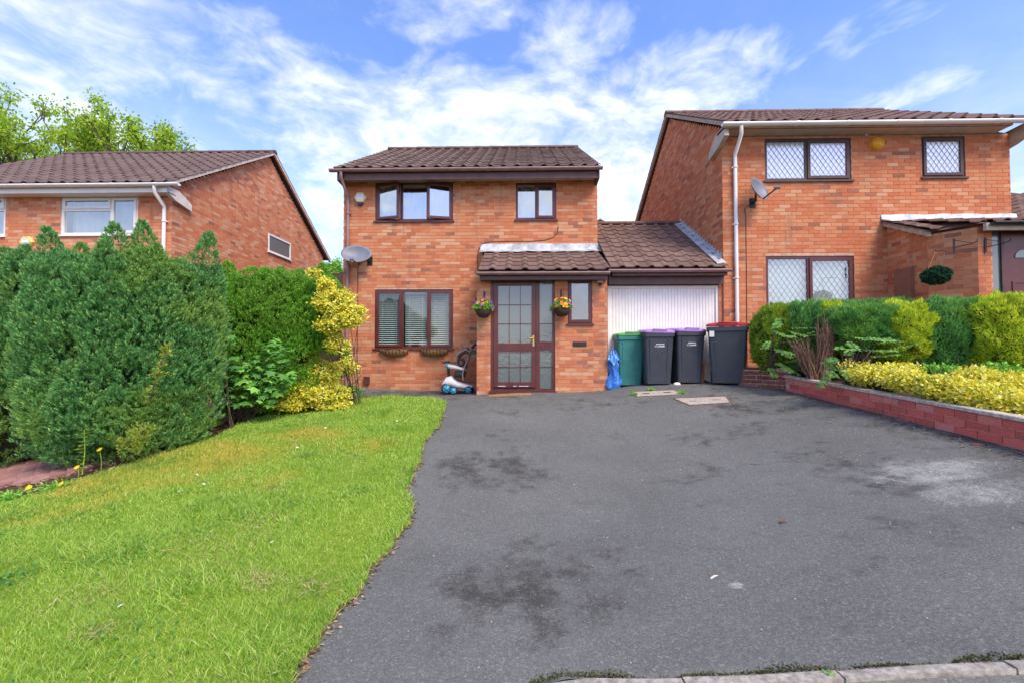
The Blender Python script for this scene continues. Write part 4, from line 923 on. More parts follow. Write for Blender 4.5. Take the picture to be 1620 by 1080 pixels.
# ================================================================== blinds and curtains behind the panes
def venetian(win, parts, yf, label, grp):
    x0, x1, z0, z1 = win
    for (a, b), lb in zip(parts, label):
        xa, xb = x0 + (x1 - x0) * a + .045, x0 + (x1 - x0) * b - .045
        t = thing('venetian_blind', lb, 'blind', ((xa + xb) / 2, yf + .13, z1 - .06), grp)
        MB().box(xa, xb, yf + .115, yf + .145, z1 - .09, z1 - .055).build('head_rail', M_BLIND, t)
        n = int((z1 - z0 - .16) / .047); sm = bpy.data.meshes.new('slat'); w = xb - xa
        c, s = math.cos(R(27)) * .025, math.sin(R(27)) * .025
        b_ = MB().obox((0, 0, 0), (w / 2, 0, 0), (0, c, s), (0, -.0006, .0008)); sm.from_pydata(b_.v, [], b_.f); sm.materials.append(M_BLIND)
        for k in range(n):
            o = link('slat', sm, t); o.location = (0, .001, -.055 - k * .047)
        for xx in (xa + w * .2, xb - w * .2): MB().tube([(xx, yf + .102, z1 - .09), (xx, yf + .102, z0 + .06)], .0025, 5).build('cord', M_BLIND, t)
venetian(w_lo, [(0, .35), (.35, .68), (.68, 1)], YF, ['white venetian blind behind the left light of the lower window above the troughs', 'white venetian blind in the wide middle light of the lower window', 'white venetian blind behind the right light, next to the toy stroller'], 'venetian blinds in the lower window')
def curtain(name, label, x0, x1, z0, z1, y, mat, amp=.02, waves=9, grp=None):
    V = []; n = 60
    for i in range(n + 1):
        x = x0 + (x1 - x0) * i / n; d = amp * math.sin(i / n * waves * 2 * math.pi) + amp * .5 * math.sin(i / n * waves * 5.3 + 1)
        for z in (z0, z1): V.append((x, y + d, z))
    F = [(2 * i, 2 * i + 2, 2 * i + 3, 2 * i + 1) for i in range(n)]
    return tag(npmesh(name, V, F, mat, None, True), label, 'curtain', grp)
wd = w_up[1] - w_up[0]
curtain('curtain', 'white curtain drawn behind the open left sash of the wide upper window', w_up[0] + .05, w_up[0] + wd * .31, w_up[2], w_up[3], YF + .17, M_NETW, .02, 5)
curtain('curtain', 'white net across the middle of the wide upper window', w_up[0] + wd * .36, w_up[1] - .05, w_up[2], w_up[2] + .75, YF + .2, M_NETW, .012, 12)
curtain('curtain', 'white net curtain in the small upper window above the porch', w_sm[0] + .03, w_sm[1] - .03, w_sm[2], w_sm[3] - .05, YF + .17, M_NETW, .015, 6)
curtain('curtain', 'white blind behind leaded panes beside the orange bell', v_up[0] + .03, v_up[1] - .03, v_up[2] + .01, v_up[3] - .04, RF + .12, M_NETW, .012, 9)
curtain('curtain', 'white net in the small leaded window of the corner house', v_sm[0] + .03, v_sm[1] - .03, v_sm[2] + .01, v_sm[3] - .02, RF + .12, M_NETW, .012, 5)
curtain('curtain', 'white roller blind lowered over the leaded window behind the hedge', v_lo[0] + .03, v_lo[1] - .03, v_lo[2] + .30, v_lo[3] - .04, RF + .12, M_NETW, .002, 3)
curtain('curtain', 'bluish net curtain in the wide window of the neighbour house', u_a[0] + .04, u_a[1] - .04, u_a[2] + .02, u_a[3] - .03, LF + .25, M_NET, .025, 11)
curtain('curtain', 'bluish net curtain in the window cut by the photo edge', u_b[0] + .04, u_b[1] - .04, u_b[2] + .02, u_b[3] - .03, LF + .25, M_NET, .025, 11)

# ================================================================== wall fittings
def dish(label, c, rw, rh, normal, wallp, arm_tip, mount_side):
    c = Vector(c); n = Vector(normal).normalized(); t = thing('satellite_dish', label, 'satellite dish', wallp, 'satellite dishes on the house fronts')
    r_ = n.cross(Vector((0, 0, 1))).normalized(); u = r_.cross(n); mb = MB(); rings = []
    for k, f in enumerate(np.linspace(0.02, 1, 8)):
        rings.append([c + r_ * (rw * f * math.cos(a)) + u * (rh * f * math.sin(a)) + n * (.09 * f * f - .09) for a in np.linspace(0, 2 * math.pi, 33)[:-1]])
    back = [[p - n * .008 for p in rr] for rr in rings[::-1]]
    mb.loft(rings + back, True, True, True); mb.build('dish', M_GREY, t)
    tip = Vector(arm_tip); base = c - u * rh * .92 - n * .03; w = Vector(wallp)
    MB().tube([base, base + (tip - base) * .5, tip], .014, 8).build('feed_arm', M_BLACK, t)
    d_ = (c - tip).normalized()
    MB().tube([tip - d_ * .05, tip + d_ * .02, tip + d_ * .05], [.028, .03, .036], 10).build('receiver', M_GREY, t)
    MB().tube([w + Vector((0, -.01, 0)), w + Vector((0, -.14, .0)), c - n * .11 - u * .05], .02, 8).box(w.x - .06, w.x + .06, w.y - .015, w.y - .0075, w.z - .10, w.z + .10).build('wall_bracket', M_BLACK, t)
    return t
p = atY(563, 401, YF - .3); dish('grey satellite dish facing up beside the brown downpipe of the middle house', (p.x, YF - .28, p.z), .33, .235, (.15, -.85, .42), (p.x + .22, YF, p.z - .12), (p.x + .02, YF - .62, p.z - .20), 1)
p = atY(1206, 299, RF - .35); dish('grey satellite dish turned sideways beside the white downpipe', (p.x - .03, RF - .32, p.z + .02), .26, .25, (.52, -.78, .34), (X_(1190, RF, 322), RF, Z_(322, RF, 1190)), (p.x + .20, RF - .52, p.z - .04), 1)
def hexbox(label, c, r, mat, dark=True, tail=True, cat='alarm box', logo=True):
    t = thing('alarm_box', label, cat, c); c = Vector(c)
    ring = lambda rr, y: [(c.x + rr * math.cos(a) * 1.08, c.y - y, c.z + rr * math.sin(a)) for a in np.linspace(0, 2 * math.pi, 7)[:-1]]
    MB().loft([ring(r, .0), ring(r, .05), ring(r * .88, .075)]).build('case', mat, t)
    if dark: MB().loft([[(c.x - r * .45, c.y - y, c.z - r * .80), (c.x + r * .45, c.y - y, c.z - r * .80), (c.x + r * .33, c.y - y, c.z - r * 1.22), (c.x - r * .33, c.y - y, c.z - r * 1.22)] for y in (0.002, .055)]).build('strobe_lens', paint('dark_blue_lens', (.02, .02, .09), .25), t)
    if logo:
        mb = MB(); mb.box(c.x - r * .52, c.x + r * .52, c.y - .0775, c.y - .0752, c.z - r * .38, c.z + r * .46); mb.build('label_plate', paint('white_label', (.82, .84, .88), .5, .03), t)
        mb = MB(); rr = random.Random(3)
        for row, zz in enumerate((.24, .02, -.2)):
            x = -.42
            while x < .38:
                w = rr.uniform(.05, .12)
                if row != 1: mb.box(c.x + r * x, c.x + r * (x + w), c.y - .0792, c.y - .0777, c.z + r * zz, c.z + r * (zz + .12))
                x += w + .04
        mb.build('lettering', paint('faded_blue_print', (.30, .35, .62), .6), t)
    return t
M_ALARM = paint('yellowed_alarm_case', (0.66, 0.56, 0.32), 0.4, 0.06)
hexbox('cream hexagonal alarm box left of the open upper windows', atY(571, 314, YF - .009), .135, M_ALARM)
hexbox('yellow alarm box with dark lens above the conifer on the left house', atY(45, 384, LF - .009), .15, paint('yellow_alarm_case', (.68, .55, .16), .4, .06))
c = atY(1386, 229, RF - .009); t = thing('alarm_bell', 'round orange alarm bell between the two upper leaded windows', 'alarm bell', c)
MB().lathe([(.125, 0), (.125, -.05), (.118, -.075), (.0, -.085)], c, 24, 'Y').build('dome', paint('orange_bell', (.72, .33, .02), .35, .05), t); MB().lathe([(.137, 0), (.137, -.014), (.126, -.016)], c, 24, 'Y').build('back_plate', paint('orange_bell', (.72, .33, .02)), t)
def cable(label, pts, r=.006, mat=M_BLACK): 
    o = MB().tube(pts, r, 6).build('cable', mat, None, pts[0]); o.location = pts[0]; return tag(o, label, 'cable')
cable('thin dark cable looping over the porch flashing up to the small window', [atY(*q, YF - .014) for q in [(756, 428), (755, 410), (757, 395), (762, 387), (772, 383), (800, 382), (840, 382), (862, 380), (875, 376), (882, 369), (883, 358)]], .008, paint('brown_cable', (.12, .05, .03), .5))
cable('dark cable hanging straight down from the left satellite dish', [atY(*q, YF - .014) for q in [(585, 402), (570, 412), (566, 425), (566, 480), (565, 560), (565, 606)]], .007)
cable('dark cable down the corner house wall beside the white pipe', [atY(*q, RF - .014) for q in [(1190, 322), (1178, 330), (1180, 345), (1181, 420), (1182, 580)]], .006)
cable('pale hose curling from the wall foot beside the tap box', [atY(*q, YF - .05) for q in [(572, 583), (571, 590), (566, 597), (558, 603), (548, 605)]], .011, paint('beige_hose', (.5, .4, .32), .5))
c = atY(581, 601, YF - .01); t = thing('tap_box', 'small brown box low on the middle house wall', 'tap box', c)
MB().box(c.x - .06, c.x + .06, YF - .07, YF - .009, c.z - .08, c.z + .08).build('case', M_FASCIA, t); MB().box(c.x - .066, c.x + .066, YF - .078, YF - .0705, c.z - .086, c.z + .086).build('lid', M_FASCIA, t)
c = atY(949, 446, PF - .01); t = thing('security_light', 'small white sensor light under the porch gutter', 'light', c)
MB().box(c.x - .05, c.x + .05, PF - .06, PF - .0075, c.z - .02, c.z + .035).build('case', M_WHITE, t); MB().lathe([(.0, -.085), (.025, -.075), (.03, -.05), (.03, -.02)], (c.x, PF - .04, c.z), 12).build('sensor', M_BLACK, t)
M_METER = paint('meter_box_brown', (.27, .115, .075), .5, .1)
# meter box on the corner house's porch wall
c0, c1 = atX(1417, 428, PX - .02), atX(1446, 471, PX - .02)
t = thing('meter_box', 'flat brown meter box on the side wall of the corner house porch', 'meter box', (PX, (c0.y + c1.y) / 2, c1.z))
MB().box(PX - .05, PX - .0085, min(c0.y, c1.y), max(c0.y, c1.y), c1.z, c0.z).build('case', M_METER, t); MB().box(PX - .062, PX - .0505, min(c0.y, c1.y) + .012, max(c0.y, c1.y) - .012, c1.z + .012, c0.z - .012).build('door', M_METER, t)

# ================================================================== hanging baskets, troughs
def leafcloud(P, A, Nr, L, Wd, kind='diamond', jit=.35, g=rng):
    """leaf faces: base P, axis A, face normal hint Nr, length L, width Wd"""
    n = len(P); L = np.broadcast_to(np.asarray(L, float), (n,))[:, None] * g.uniform(.7, 1.25, (n, 1)); Wd = np.broadcast_to(np.asarray(Wd, float), (n,))[:, None] * g.uniform(.8, 1.2, (n, 1))
    A = A + g.normal(0, jit, (n, 3)); A /= np.linalg.norm(A, axis=1)[:, None] + 1e-9
    Nr = Nr + g.normal(0, jit, (n, 3)); S_ = np.cross(A, Nr); S_ /= np.linalg.norm(S_, axis=1)[:, None] + 1e-9
    if kind == 'tri':
        V = np.stack([P - S_ * Wd / 2, P + S_ * Wd / 2, P + A * L], 1); F = np.arange(n * 3).reshape(n, 3)
    else:
        up = np.cross(S_, A)
        V = np.stack([P, P + A * L * .45 + S_ * Wd / 2, P + A * L - up * L * .12, P + A * L * .45 - S_ * Wd / 2], 1); F = np.arange(n * 4).reshape(n, 4)
    return V.reshape(-1, 3), F
def unit(n, g=rng):
    v = g.normal(0, 1, (n, 3)); return v / np.linalg.norm(v, axis=1)[:, None]
def merge(lst):
    Vs, Fs, k = [], [], 0
    for v, f in lst: Vs.append(v); Fs.append(f + k); k += len(v)
    return np.concatenate(Vs), np.concatenate(Fs)
def flower_mesh(name, r, mat):
    mb = MB()
    for k in range(5):
        a = 2 * math.pi * k / 5; d = Vector((math.cos(a), math.sin(a), 0)); s = Vector((-d.y, d.x, 0))
        mb.poly([Vector((0, 0, 0)), d * r * .6 + s * r * .5 + Vector((0, 0, .2 * r)), d * r + Vector((0, 0, .15 * r)), d * r * .6 - s * r * .5 + Vector((0, 0, .2 * r))])
    me = bpy.data.meshes.new(name); me.from_pydata(mb.v, [], mb.f); me.materials.append(mat); return me
FL = {k: flower_mesh('flower', .034, paint('petal_' + k, c, .6, .15, spec=.2)) for k, c in dict(orange=(.75, .22, .02), yellow=(.75, .5, .04), purple=(.20, .07, .42), magenta=(.6, .06, .28), white=(.75, .75, .7)).items()}
M_BASKET = paint('dark_wicker', (.05, .028, .016), .8, .4, scale=60)
def hanging_basket(label, c, cols, wall_y):
    c = Vector(c); t = thing('hanging_basket', label, 'hanging basket', c, 'flower baskets either side of the front door')
    MB().lathe([(.02, -.16), (.09, -.145), (.14, -.09), (.165, -.01), (.16, 0), (.02, -.02)], c, 18).build('basket', M_BASKET, t)
    top = c + Vector((0, 0, .30)); mb = MB()
    for k in range(3):
        a = k * 2.1 + .4; mb.tube([c + Vector((.155 * math.cos(a), .155 * math.sin(a), -.01)), top], .004, 5)
    mb.build('hanger', M_BLACK, t)
    MB().tube([(c.x, wall_y - .01, top.z - .05), (c.x, wall_y - .01, top.z + .08)], .012, 6).tube([(c.x, wall_y - .02, top.z + .05), (c.x, c.y, top.z + .06), (c.x, c.y, top.z)], .009, 6).build('wall_bracket', M_BLACK, t)
    n = 700; d = unit(n); d[:, 2] = np.abs(d[:, 2]) * .9 - .15; P = np.array(c) + d * rng.uniform(.03, 1, (n, 1)) ** .5 * np.array([.19, .17, .15]) + np.array([0, 0, .02])
    v, f = leafcloud(P, d + [0, 0, .3], d, .055, .026); npmesh('foliage', v, f, M_FRESH, t)
    for k in range(22):
        d = Vector(unit(1)[0]); d.z = abs(d.z) * .9 - .1; d.y = -abs(d.y) if k % 3 else d.y; d.normalize()
        o = link('flower', FL[cols[k % len(cols)]], t); o.location = Vector((d.x * .20, d.y * .18, d.z * .17 + .04)); o.rotation_euler = d.to_track_quat('Z', 'Y').to_euler(); o.scale = [random.uniform(.8, 1.35)] * 3
    return t
p = atY(765, 490, PF - .22); hanging_basket('hanging basket of purple and orange flowers left of the glazed door', p, ['purple', 'orange', 'purple', 'magenta', 'yellow', 'purple'], PF)
p = atY(889, 488, PF - .22); hanging_basket('hanging basket of orange and yellow flowers right of the glazed door', p, ['orange', 'yellow', 'orange', 'yellow', 'purple', 'orange'], PF)
p = atY(1481, 436, 7.75); t = thing('topiary_basket', 'dark green ball basket hanging by the corner house porch', 'hanging basket', p)
n = 5200; d = unit(n); P = np.array(p) + d * np.array([.18, .17, .125]); P += d * (.02 * np.sin(d[:, :1] * 9 + 1) * np.sin(d[:, 2:] * 8)); v, f = leafcloud(P, d * .7 + unit(n) * .6, d, .036, .016); npmesh('foliage', v, f, leaf_mat('box_ball_leaf', [(0, (.012, .045, .022)), (.7, (.025, .085, .04)), (1, (.06, .14, .06))], None, .1), t)
MB().lathe([(.0, -.115), (.1, -.09), (.155, -.03), (.165, .0), (.14, .06), (.06, .11), (0, .118)], p, 16).build('ball', M_CORE, t)
hk = p + Vector((0, 0, .40)); mb = MB()
for a in (0, math.pi, math.pi / 2): mb.tube([p + Vector((.15 * math.cos(a), .1 * math.sin(a), .06)), hk], .004, 5)
mb.build('hanger', paint('orange_cord', (.5, .2, .06), .6), t)
MB().tube([hk + Vector((0, 0, .0)), hk + Vector((0, 0, .03)), hk + Vector((.28, .12, .03))], .008, 6).build('wall_bracket', M_BLACK, t)
for (qx, qy, lb) in ((1508, 388, 'black iron hook plate on the splayed porch wall'), (1558, 387, 'black iron bracket with scroll on the pier by the sidelight')):
    Yb = 7.92 if qx < 1540 else 7.79; p = atY(qx, qy, Yb); t = thing('wall_hook', lb, 'hook', p)
    MB().box(p.x - .016, p.x + .016, p.y - .02, p.y - .009, p.z - .14, p.z + .11).build('plate', M_BLACK, t); MB().tube([p + Vector((0, -.015, -.05)), p + Vector((.10, -.2, -.03)), p + Vector((.15, -.26, 0)), p + Vector((.12, -.29, .03))], .007, 6).tube([p + Vector((0, -.015, .08)), p + Vector((.12, -.22, -.02))], .005, 6).build('arm', M_BLACK, t)
M_COIR = paint('coir_liner', (.34, .19, .07), .95, .35, scale=50, bump=.5)
for i, (xa, xb) in enumerate(((600, 645), (665, 708))):
    a, b = atY(xa, 553, YF - .1), atY(xb, 553, YF - .1); ztp = Z_(552.5, YF - .1, 650); hgt = .165; cx = (a.x + b.x) / 2; hw = (b.x - a.x) / 2
    t = thing('window_trough', ['half-round coir-lined wire trough under the left end of the lower window', 'half-round coir-lined wire trough under the window, nearer the toy stroller'][i], 'planter', (cx, YF - .01, ztp - hgt), 'wire troughs under the window')
    def sec(x, grow=0.0):
        f = 1 - max(0, (abs(x) / hw) ** 2.6) * .55; return [(cx + x, YF - .012 - (.17 + grow) * f * math.cos(a_), ztp - (hgt + grow) * f * math.sin(a_)) for a_ in np.linspace(0, math.pi / 2, 9)]
    rings = [sec(x) + [(cx + x, YF - .0095, ztp)] for x in np.linspace(-hw, hw, 15)]
    MB().loft(rings, True).build('coir_liner', M_COIR, t)
    for x in np.linspace(-hw * .98, hw * .98, 9): MB().tube(sec(x, .006), .0055, 5).build('bar', M_BLACK, t)
    MB().tube([(cx - hw, YF - .012, ztp), (cx - hw, YF - .18, ztp), (cx + hw, YF - .18, ztp), (cx + hw, YF - .012, ztp)], .007, 6).build('rim', M_BLACK, t)

# ================================================================== things on the drive
def rrect(cx, cy, hx, hy, z, r, n=4, dx=0.0):
    pts = []
    for (sx, sy, a0) in ((1, 1, 0), (-1, 1, 90), (-1, -1, 180), (1, -1, 270)):
        for k in range(n + 1):
            a = R(a0 + 90 * k / n); pts.append((cx + sx * (hx - r) + r * math.cos(a), cy + sy * (hy - r) + r * math.sin(a), z))
    return pts
def wheelie_bin(label, loc, rz, body, lid, logo, w=.57, d=.70, h=1.02, lidtilt=0.0, group='wheelie bins in front of the garage', lidlift=0.0):
    t = thing('wheelie_bin', label, 'bin', loc, group, rz)
    mb = MB(); hb = h - .05; b0, d0 = w * .40, d * .37
    rings = [rrect(0, .03, b0, d0, .02, .05), rrect(0, .03, b0 * 1.01, d0 * 1.01, .06, .05)]
    for f in np.linspace(.1, 1, 7): rings.append(rrect(0, .03 - .02 * f, b0 + (w * .47 - b0) * f, d0 + (d * .46 - d0) * f, .06 + (hb - .14) * f, .05))
    mb.loft(rings, False); mb.sm = [False] * len(mb.sm); B = mb.build('body', body, t, (0, 0, 0))
    m2 = MB().loft([rrect(0, .01, w * .475, d * .465, hb - .085, .05), rrect(0, .01, w * .50, d * .49, hb - .075, .055), rrect(0, .01, w * .505, d * .495, hb - .005, .055), rrect(0, .01, w * .48, d * .47, hb, .05)]); m2.build('rim', body, t, (0, 0, 0))
    m3 = MB(); yfr = -d * .40                   # raised panel ribs down the front
    for x in (-w * .30, w * .30): m3.loft([[(x * .86 - .012, -d0 + .022, .10), (x * .86 + .012, -d0 + .022, .10), (x * .86 + .012, -d0 + .04, .10), (x * .86 - .012, -d0 + .04, .10)], [(x - .012, -d * .46 + .002, hb - .12), (x + .012, -d * .46 + .002, hb - .12), (x + .012, -d * .46 + .03, hb - .12), (x - .012, -d * .46 + .03, hb - .12)]])
    m3.build('panel_rib', body, t, (0, 0, 0))
    L = MB(); hx, hy = w * .505, d * .50
    L.loft([rrect(0, 0, hx, hy, -.012, .055), rrect(0, 0, hx * 1.015, hy * 1.015, .0, .06), rrect(0, 0, hx * 1.01, hy * 1.01, .022, .06), rrect(0, 0, hx * .93, hy * .93, .040, .06), rrect(0, 0, hx * .6, hy * .62, .055, .05)])
    L.tube([(-hx * .45, -hy * .97, .03), (-hx * .42, -hy * 1.03, .055), (hx * .42, -hy * 1.03, .055), (hx * .45, -hy * .97, .03)], .013, 6)
    for x in (-hx * .5, hx * .5): L.box(x - .05, x + .05, -hy * .8, hy * .8, .038, .052)
    lo = L.build('lid', lid, t, (0, 0, 0)); lo.location = (0, .01, hb + .014 + lidlift); lo.rotation_euler = (R(lidtilt), R(random.uniform(-1.5, 1.5)), 0)
    MB().tube([(-w * .42, d * .46, hb - .02), (-w * .42, d * .56, hb + .005), (w * .42, d * .56, hb + .005), (w * .42, d * .46, hb - .02)], .017, 8).build('handle', body, t, (0, 0, 0))
    for x in (-w * .44, w * .44):
        m4 = MB().lathe([(.0, -.03), (.055, -.03), (.06, -.02), (.098, -.028), (.1, 0), (.098, .028), (.06, .02), (.055, .03), (0, .03)], (x, d * .40, .1), 18, 'X'); wo = m4.build('wheel', M_BLACK, t, (0, 0, 0))
        MB().lathe([(.0, -.033), (.045, -.033), (.045, .033), (0, .033)], (x, d * .40, .1), 12, 'X').build('hub', M_GREY, wo, (0, 0, 0))
    MB().tube([(-w * .44, d * .40, .1), (w * .44, d * .40, .1)], .012, 6).build('axle', M_METAL, t, (0, 0, 0))
    if logo:
        m5 = MB(); rr = random.Random(5); z = h * .70; xo = .02; fy_ = lambda zz: -(d0 + (d * .46 - d0) * ((zz - .06) / (hb - .14))) + .03 - .02 * ((zz - .06) / (hb - .14)) - .003
        def glyph(x, zz, w_, h_): y = fy_(zz + h_ / 2); m5.obox((xo + x + w_ / 2, y, zz + h_ / 2), (w_ / 2, 0, 0), (0, .0015, 0), (0, (fy_(zz + h_) - fy_(zz)) / 2, h_ / 2))
        x = -.075
        while x < .07: w_ = rr.uniform(.008, .013); glyph(x, z + .035, w_, .016); x += w_ + .0035
        for k in range(5): a = math.pi * (.25 + 1.5 * k / 4) ; glyph(-.085 + .018 * math.cos(a), z + .004 + .012 * math.sin(a), .012, .008)
        glyph(-.055, z - .012, .02, .008)
        x = -.03
        while x < .07: w_ = rr.uniform(.011, .017); glyph(x, z - .006, w_, rr.choice([.02, .026])); x += w_ + .004
        m5.build('logo', paint('white_print', (.8, .8, .8), .5), t, (0, 0, 0))
    return t
M_TEAL = paint('teal_plastic', (.035, .20, .18), .42, .12); M_LGREEN = paint('green_lid', (.10, .36, .09), .42, .12)
M_CHAR = paint('charcoal_plastic', (.045, .052, .066), .45, .12); M_LILAC = paint('lilac_lid', (.44, .24, .58), .42, .1); M_REDLID = paint('red_lid', (.40, .02, .03), .35, .1)
def onground(px, py): return gnd(px, py)
def bin_at(px, py, dy): p = gnd(px, py); y = p.y + dy; x = p.x * y / p.y; return (x, y, G(x, y))
g1 = bin_at(993, 611, .27); wheelie_bin('teal wheelie bin with a light green lid, next to the blue bag', g1, R(2), M_TEAL, M_LGREEN, False, .56, .70, 1.03)
g2 = bin_at(1038, 610, .27); b2 = wheelie_bin('charcoal wheelie bin with lilac lid right beside the teal bin', g2, R(-4), M_CHAR, M_LILAC, True, .57, .70, 1.03, 3, lidlift=.01)
g3 = bin_at(1084, 608, .27); dup(b2, g3, R(3), 'charcoal wheelie bin with lilac lid, nearer the red-lidded bin')
g4 = bin_at(1152, 611, .36); t4 = wheelie_bin('large charcoal wheelie bin with a red lid by the garden wall', g4, R(-24), M_CHAR, M_REDLID, False, .70, .78, 1.09, 4, lidlift=.03)
MB().box(-.30, -.22, -.372, -.364, .86, .97).build('sticker', M_WHITE, t4, (0, 0, 0))
p = bin_at(962, 605, .38); wheelie_bin('dark brown bin mostly hidden behind the teal bin', (p[0] + .30, p[1] + .10, G(*p[:2])), R(90), paint('brown_plastic', (.09, .05, .03), .5, .15), paint('brown_plastic', (.09, .05, .03)), False, .5, .6, 1.07)
# blue woven bag
bx_ = X_(969, 9.02, 600); p = Vector((bx_, 8.90, G(bx_, 9.0))); t = thing('blue_bag', 'crumpled blue plastic recycling bag slumped against the teal bin', 'bag', (p.x, p.y + .12, p.z))
V = []; nz, na = 22, 28
for i in range(nz + 1):
    f = i / nz; z = .62 * f; wx = .125 - .03 * f + .03 * math.sin(f * 9) - (.07 * max(0, f - .72) / .28); wy = .11 - .05 * f
    for k in range(na):
        a = 2 * math.pi * k / na; cr = 1 + .13 * math.sin(a * 5 + f * 7) + .08 * math.sin(a * 9 - f * 15) + random.uniform(-.05, .05)
        lean = .035 * math.sin(f * 3)
        V.append((p.x - .01 + lean + wx * cr * math.cos(a) * (1 if abs(math.cos(a)) < .8 else 1.05), p.y + .12 + wy * cr * math.sin(a), p.z + z - (.09 * abs(math.cos(a * 1.5 + 1)) if i == nz else 0)))
F = [(i * na + k, i * na + (k + 1) % na, (i + 1) * na + (k + 1) % na, (i + 1) * na + k) for i in range(nz) for k in range(na)]
M_BLUE = paint('blue_woven_plastic', (.035, .17, .55), .38, .3, scale=9, bump=.3); npmesh('sack', V, F, M_BLUE, t)
V = []
for i in range(9):
    for k in range(9):
        u, v_ = i / 8 - .5, k / 8; V.append((p.x + .01 + u * .27 * (1 - .65 * v_) - .01, p.y - .0 + .03 * math.sin(u * 17 + v_ * 5) + v_ * .07 - .03, p.z + .52 + v_ * .24 - .06 * math.cos(u * 9) * (1 - v_)))
F = [(i * 9 + k, (i + 1) * 9 + k, (i + 1) * 9 + k + 1, i * 9 + k + 1) for i in range(8) for k in range(8)]
npmesh('flap', V, F, paint('pale_blue_woven_plastic', (.16, .38, .72), .4, .25, scale=14), t)
# wooden board offcuts
p = bin_at(1109, 607, .22); t = thing('board_offcut', 'short brown wooden board leaning between two bins', 'board', p)
x, y, z = p; MB().obox((x, y, z + .18), (.065, 0, 0), (0, .012, 0), (0.015, .03, .18)).build('board', paint('brown_wood', (.40, .16, .065), .6, .3, scale=20), t)
t2 = thing('cardboard_flap', 'pale cardboard flap propped behind the red-lidded bin', 'cardboard', (x + .09, y + .03, z)); MB().obox((x + .10, y + .05, z + .24), (.10, 0, -.04), (0, .006, 0), (0, .02, .20)).build('sheet', paint('cardboard', (.66, .50, .36), .8, .15), t2)
# doormat
p = gnd(807, 625); t = thing('doormat', 'worn brown coir doormat at the foot of the glazed door', 'doormat', p)
mb = MB(); hx_, hy_ = .40, .09
mb.loft([[(p.x - hx_ + 2 * hx_ * k / 12, p.y - hy_ + 2 * hy_ * j, G(p.x - hx_ + 2 * hx_ * k / 12, p.y - hy_ + 2 * hy_ * j) + dz) for j, dz in ((0, .002), (0, .02), (1, .022), (1, .002))] for k in range(13)]); mb.build('mat', M_COIR, t)
# manhole covers
M_CONC = paint('pale_concrete', (.42, .36, .28), .9, .25, scale=25, bump=.4)
for lb, quadp in (('rusty-edged pale manhole cover nearest the camera on the drive', [(1064, 630), (1150, 627), (1158, 637), (1090, 641)]), ('weedy double manhole cover just in front of the bins', [(1000, 620), (1068, 617), (1082, 624), (1006, 628)])):
    P4 = [gnd(*q) for q in quadp]; c = sum(P4, Vector()) / 4; t = thing('manhole_cover', lb, 'manhole cover', c)
    up = Vector((0, 0, 1)); pts = lambda s, dz: [c + (q - c) * s + up * (dz + (G(*(c + (q - c) * s).xy) - (c + (q - c) * s).z)) for q in P4]
    MB().loft([pts(1.0, -.02), pts(1.0, .008), pts(.93, .008), pts(.93, .0)], False, False, False).build('frame', paint('rusty_iron', (.14, .09, .06), .8, .4, scale=20), t)
    MB().loft([pts(.92, -.02), pts(.92, .007)]).build('cover', M_CONC, t)
    e = (P4[1] - P4[0]).normalized()
    for f in (.27, .73):
        q = P4[0].lerp(P4[1], f).lerp(P4[3].lerp(P4[2], f), .5); q = Vector((q.x, q.y, G(q.x, q.y) + .009)); MB().obox(q, e * .06, Vector((-e.y, e.x, 0)) * .022, (0, 0, .0012)).build('lifting_slot', M_BLACK, t)
# toddler ride-on stroller
sb = gnd(722, 617); SX, SY = X_(724, 9.75), 9.75; SZ = G(SX, SY)
t = thing('ride_on_stroller', 'white toddler ride-on stroller with bright blue wheels and folded grey canopy', 'stroller', (SX, SY, SZ))
def L_(px, py): q = atY(px, py, SY); return Vector((q.x, SY, q.z))
M_SHELL = paint('white_plastic', (.85, .84, .80), .3, .05); M_CYAN = paint('cyan_plastic', (.06, .42, .62), .35, .08); M_TYRE = paint('navy_tyre', (.015, .03, .07), .6, .1); M_TAUPE = paint('taupe_tube', (.33, .27, .24), .4, .1); M_FAB = paint('charcoal_fabric', (.06, .05, .05), .9, .2)
def wheel(c, r, w):
    o = MB().lathe([(r * .55, -w), (r * .97, -w), (r, -w * .6), (r, w * .6), (r * .97, w), (r * .55, w)], c, 20, 'Y').build('wheel', M_TYRE, t)
    MB().lathe([(0, -w * 1.25), (r * .2, -w * 1.25), (r * .22, -w * 1.05), (r * .68, -w * 1.02), (r * .72, -w * .9), (r * .72, w * .9), (0, w)], c, 20, 'Y').build('hub', M_CYAN, o)
    m_ = MB()
    for k in range(5):
        a = k * 2 * math.pi / 5 + .3; m_.obox(Vector(c) + Vector((math.cos(a) * r * .45, -w * 1.1, math.sin(a) * r * .45)), Vector((math.cos(a), 0, math.sin(a))) * r * .2, (0, .004, 0), Vector((-math.sin(a), 0, math.cos(a))) * r * .05)
    m_.build('spoke', M_TYRE, o)
q = L_(708, 609); wheel((q.x, SY - .10, SZ + .115), .115, .03); wheel((q.x + .02, SY + .18, SZ + .115), .115, .03)
q = L_(720, 613); wheel((q.x, SY - .24, SZ + .085), .085, .03)
q = L_(742, 611); wheel((q.x, SY - .10, SZ + .085), .085, .028); wheel((q.x, SY + .16, SZ + .085), .085, .028)
a_, b_ = L_(702, 600), L_(746, 605)
def hull(x, zc, hw_, hh): return [(x, SY + hw_ * math.cos(k), zc + hh * math.sin(k)) for k in np.linspace(0, 2 * math.pi, 13)[:-1]]
zb0 = SZ + .13
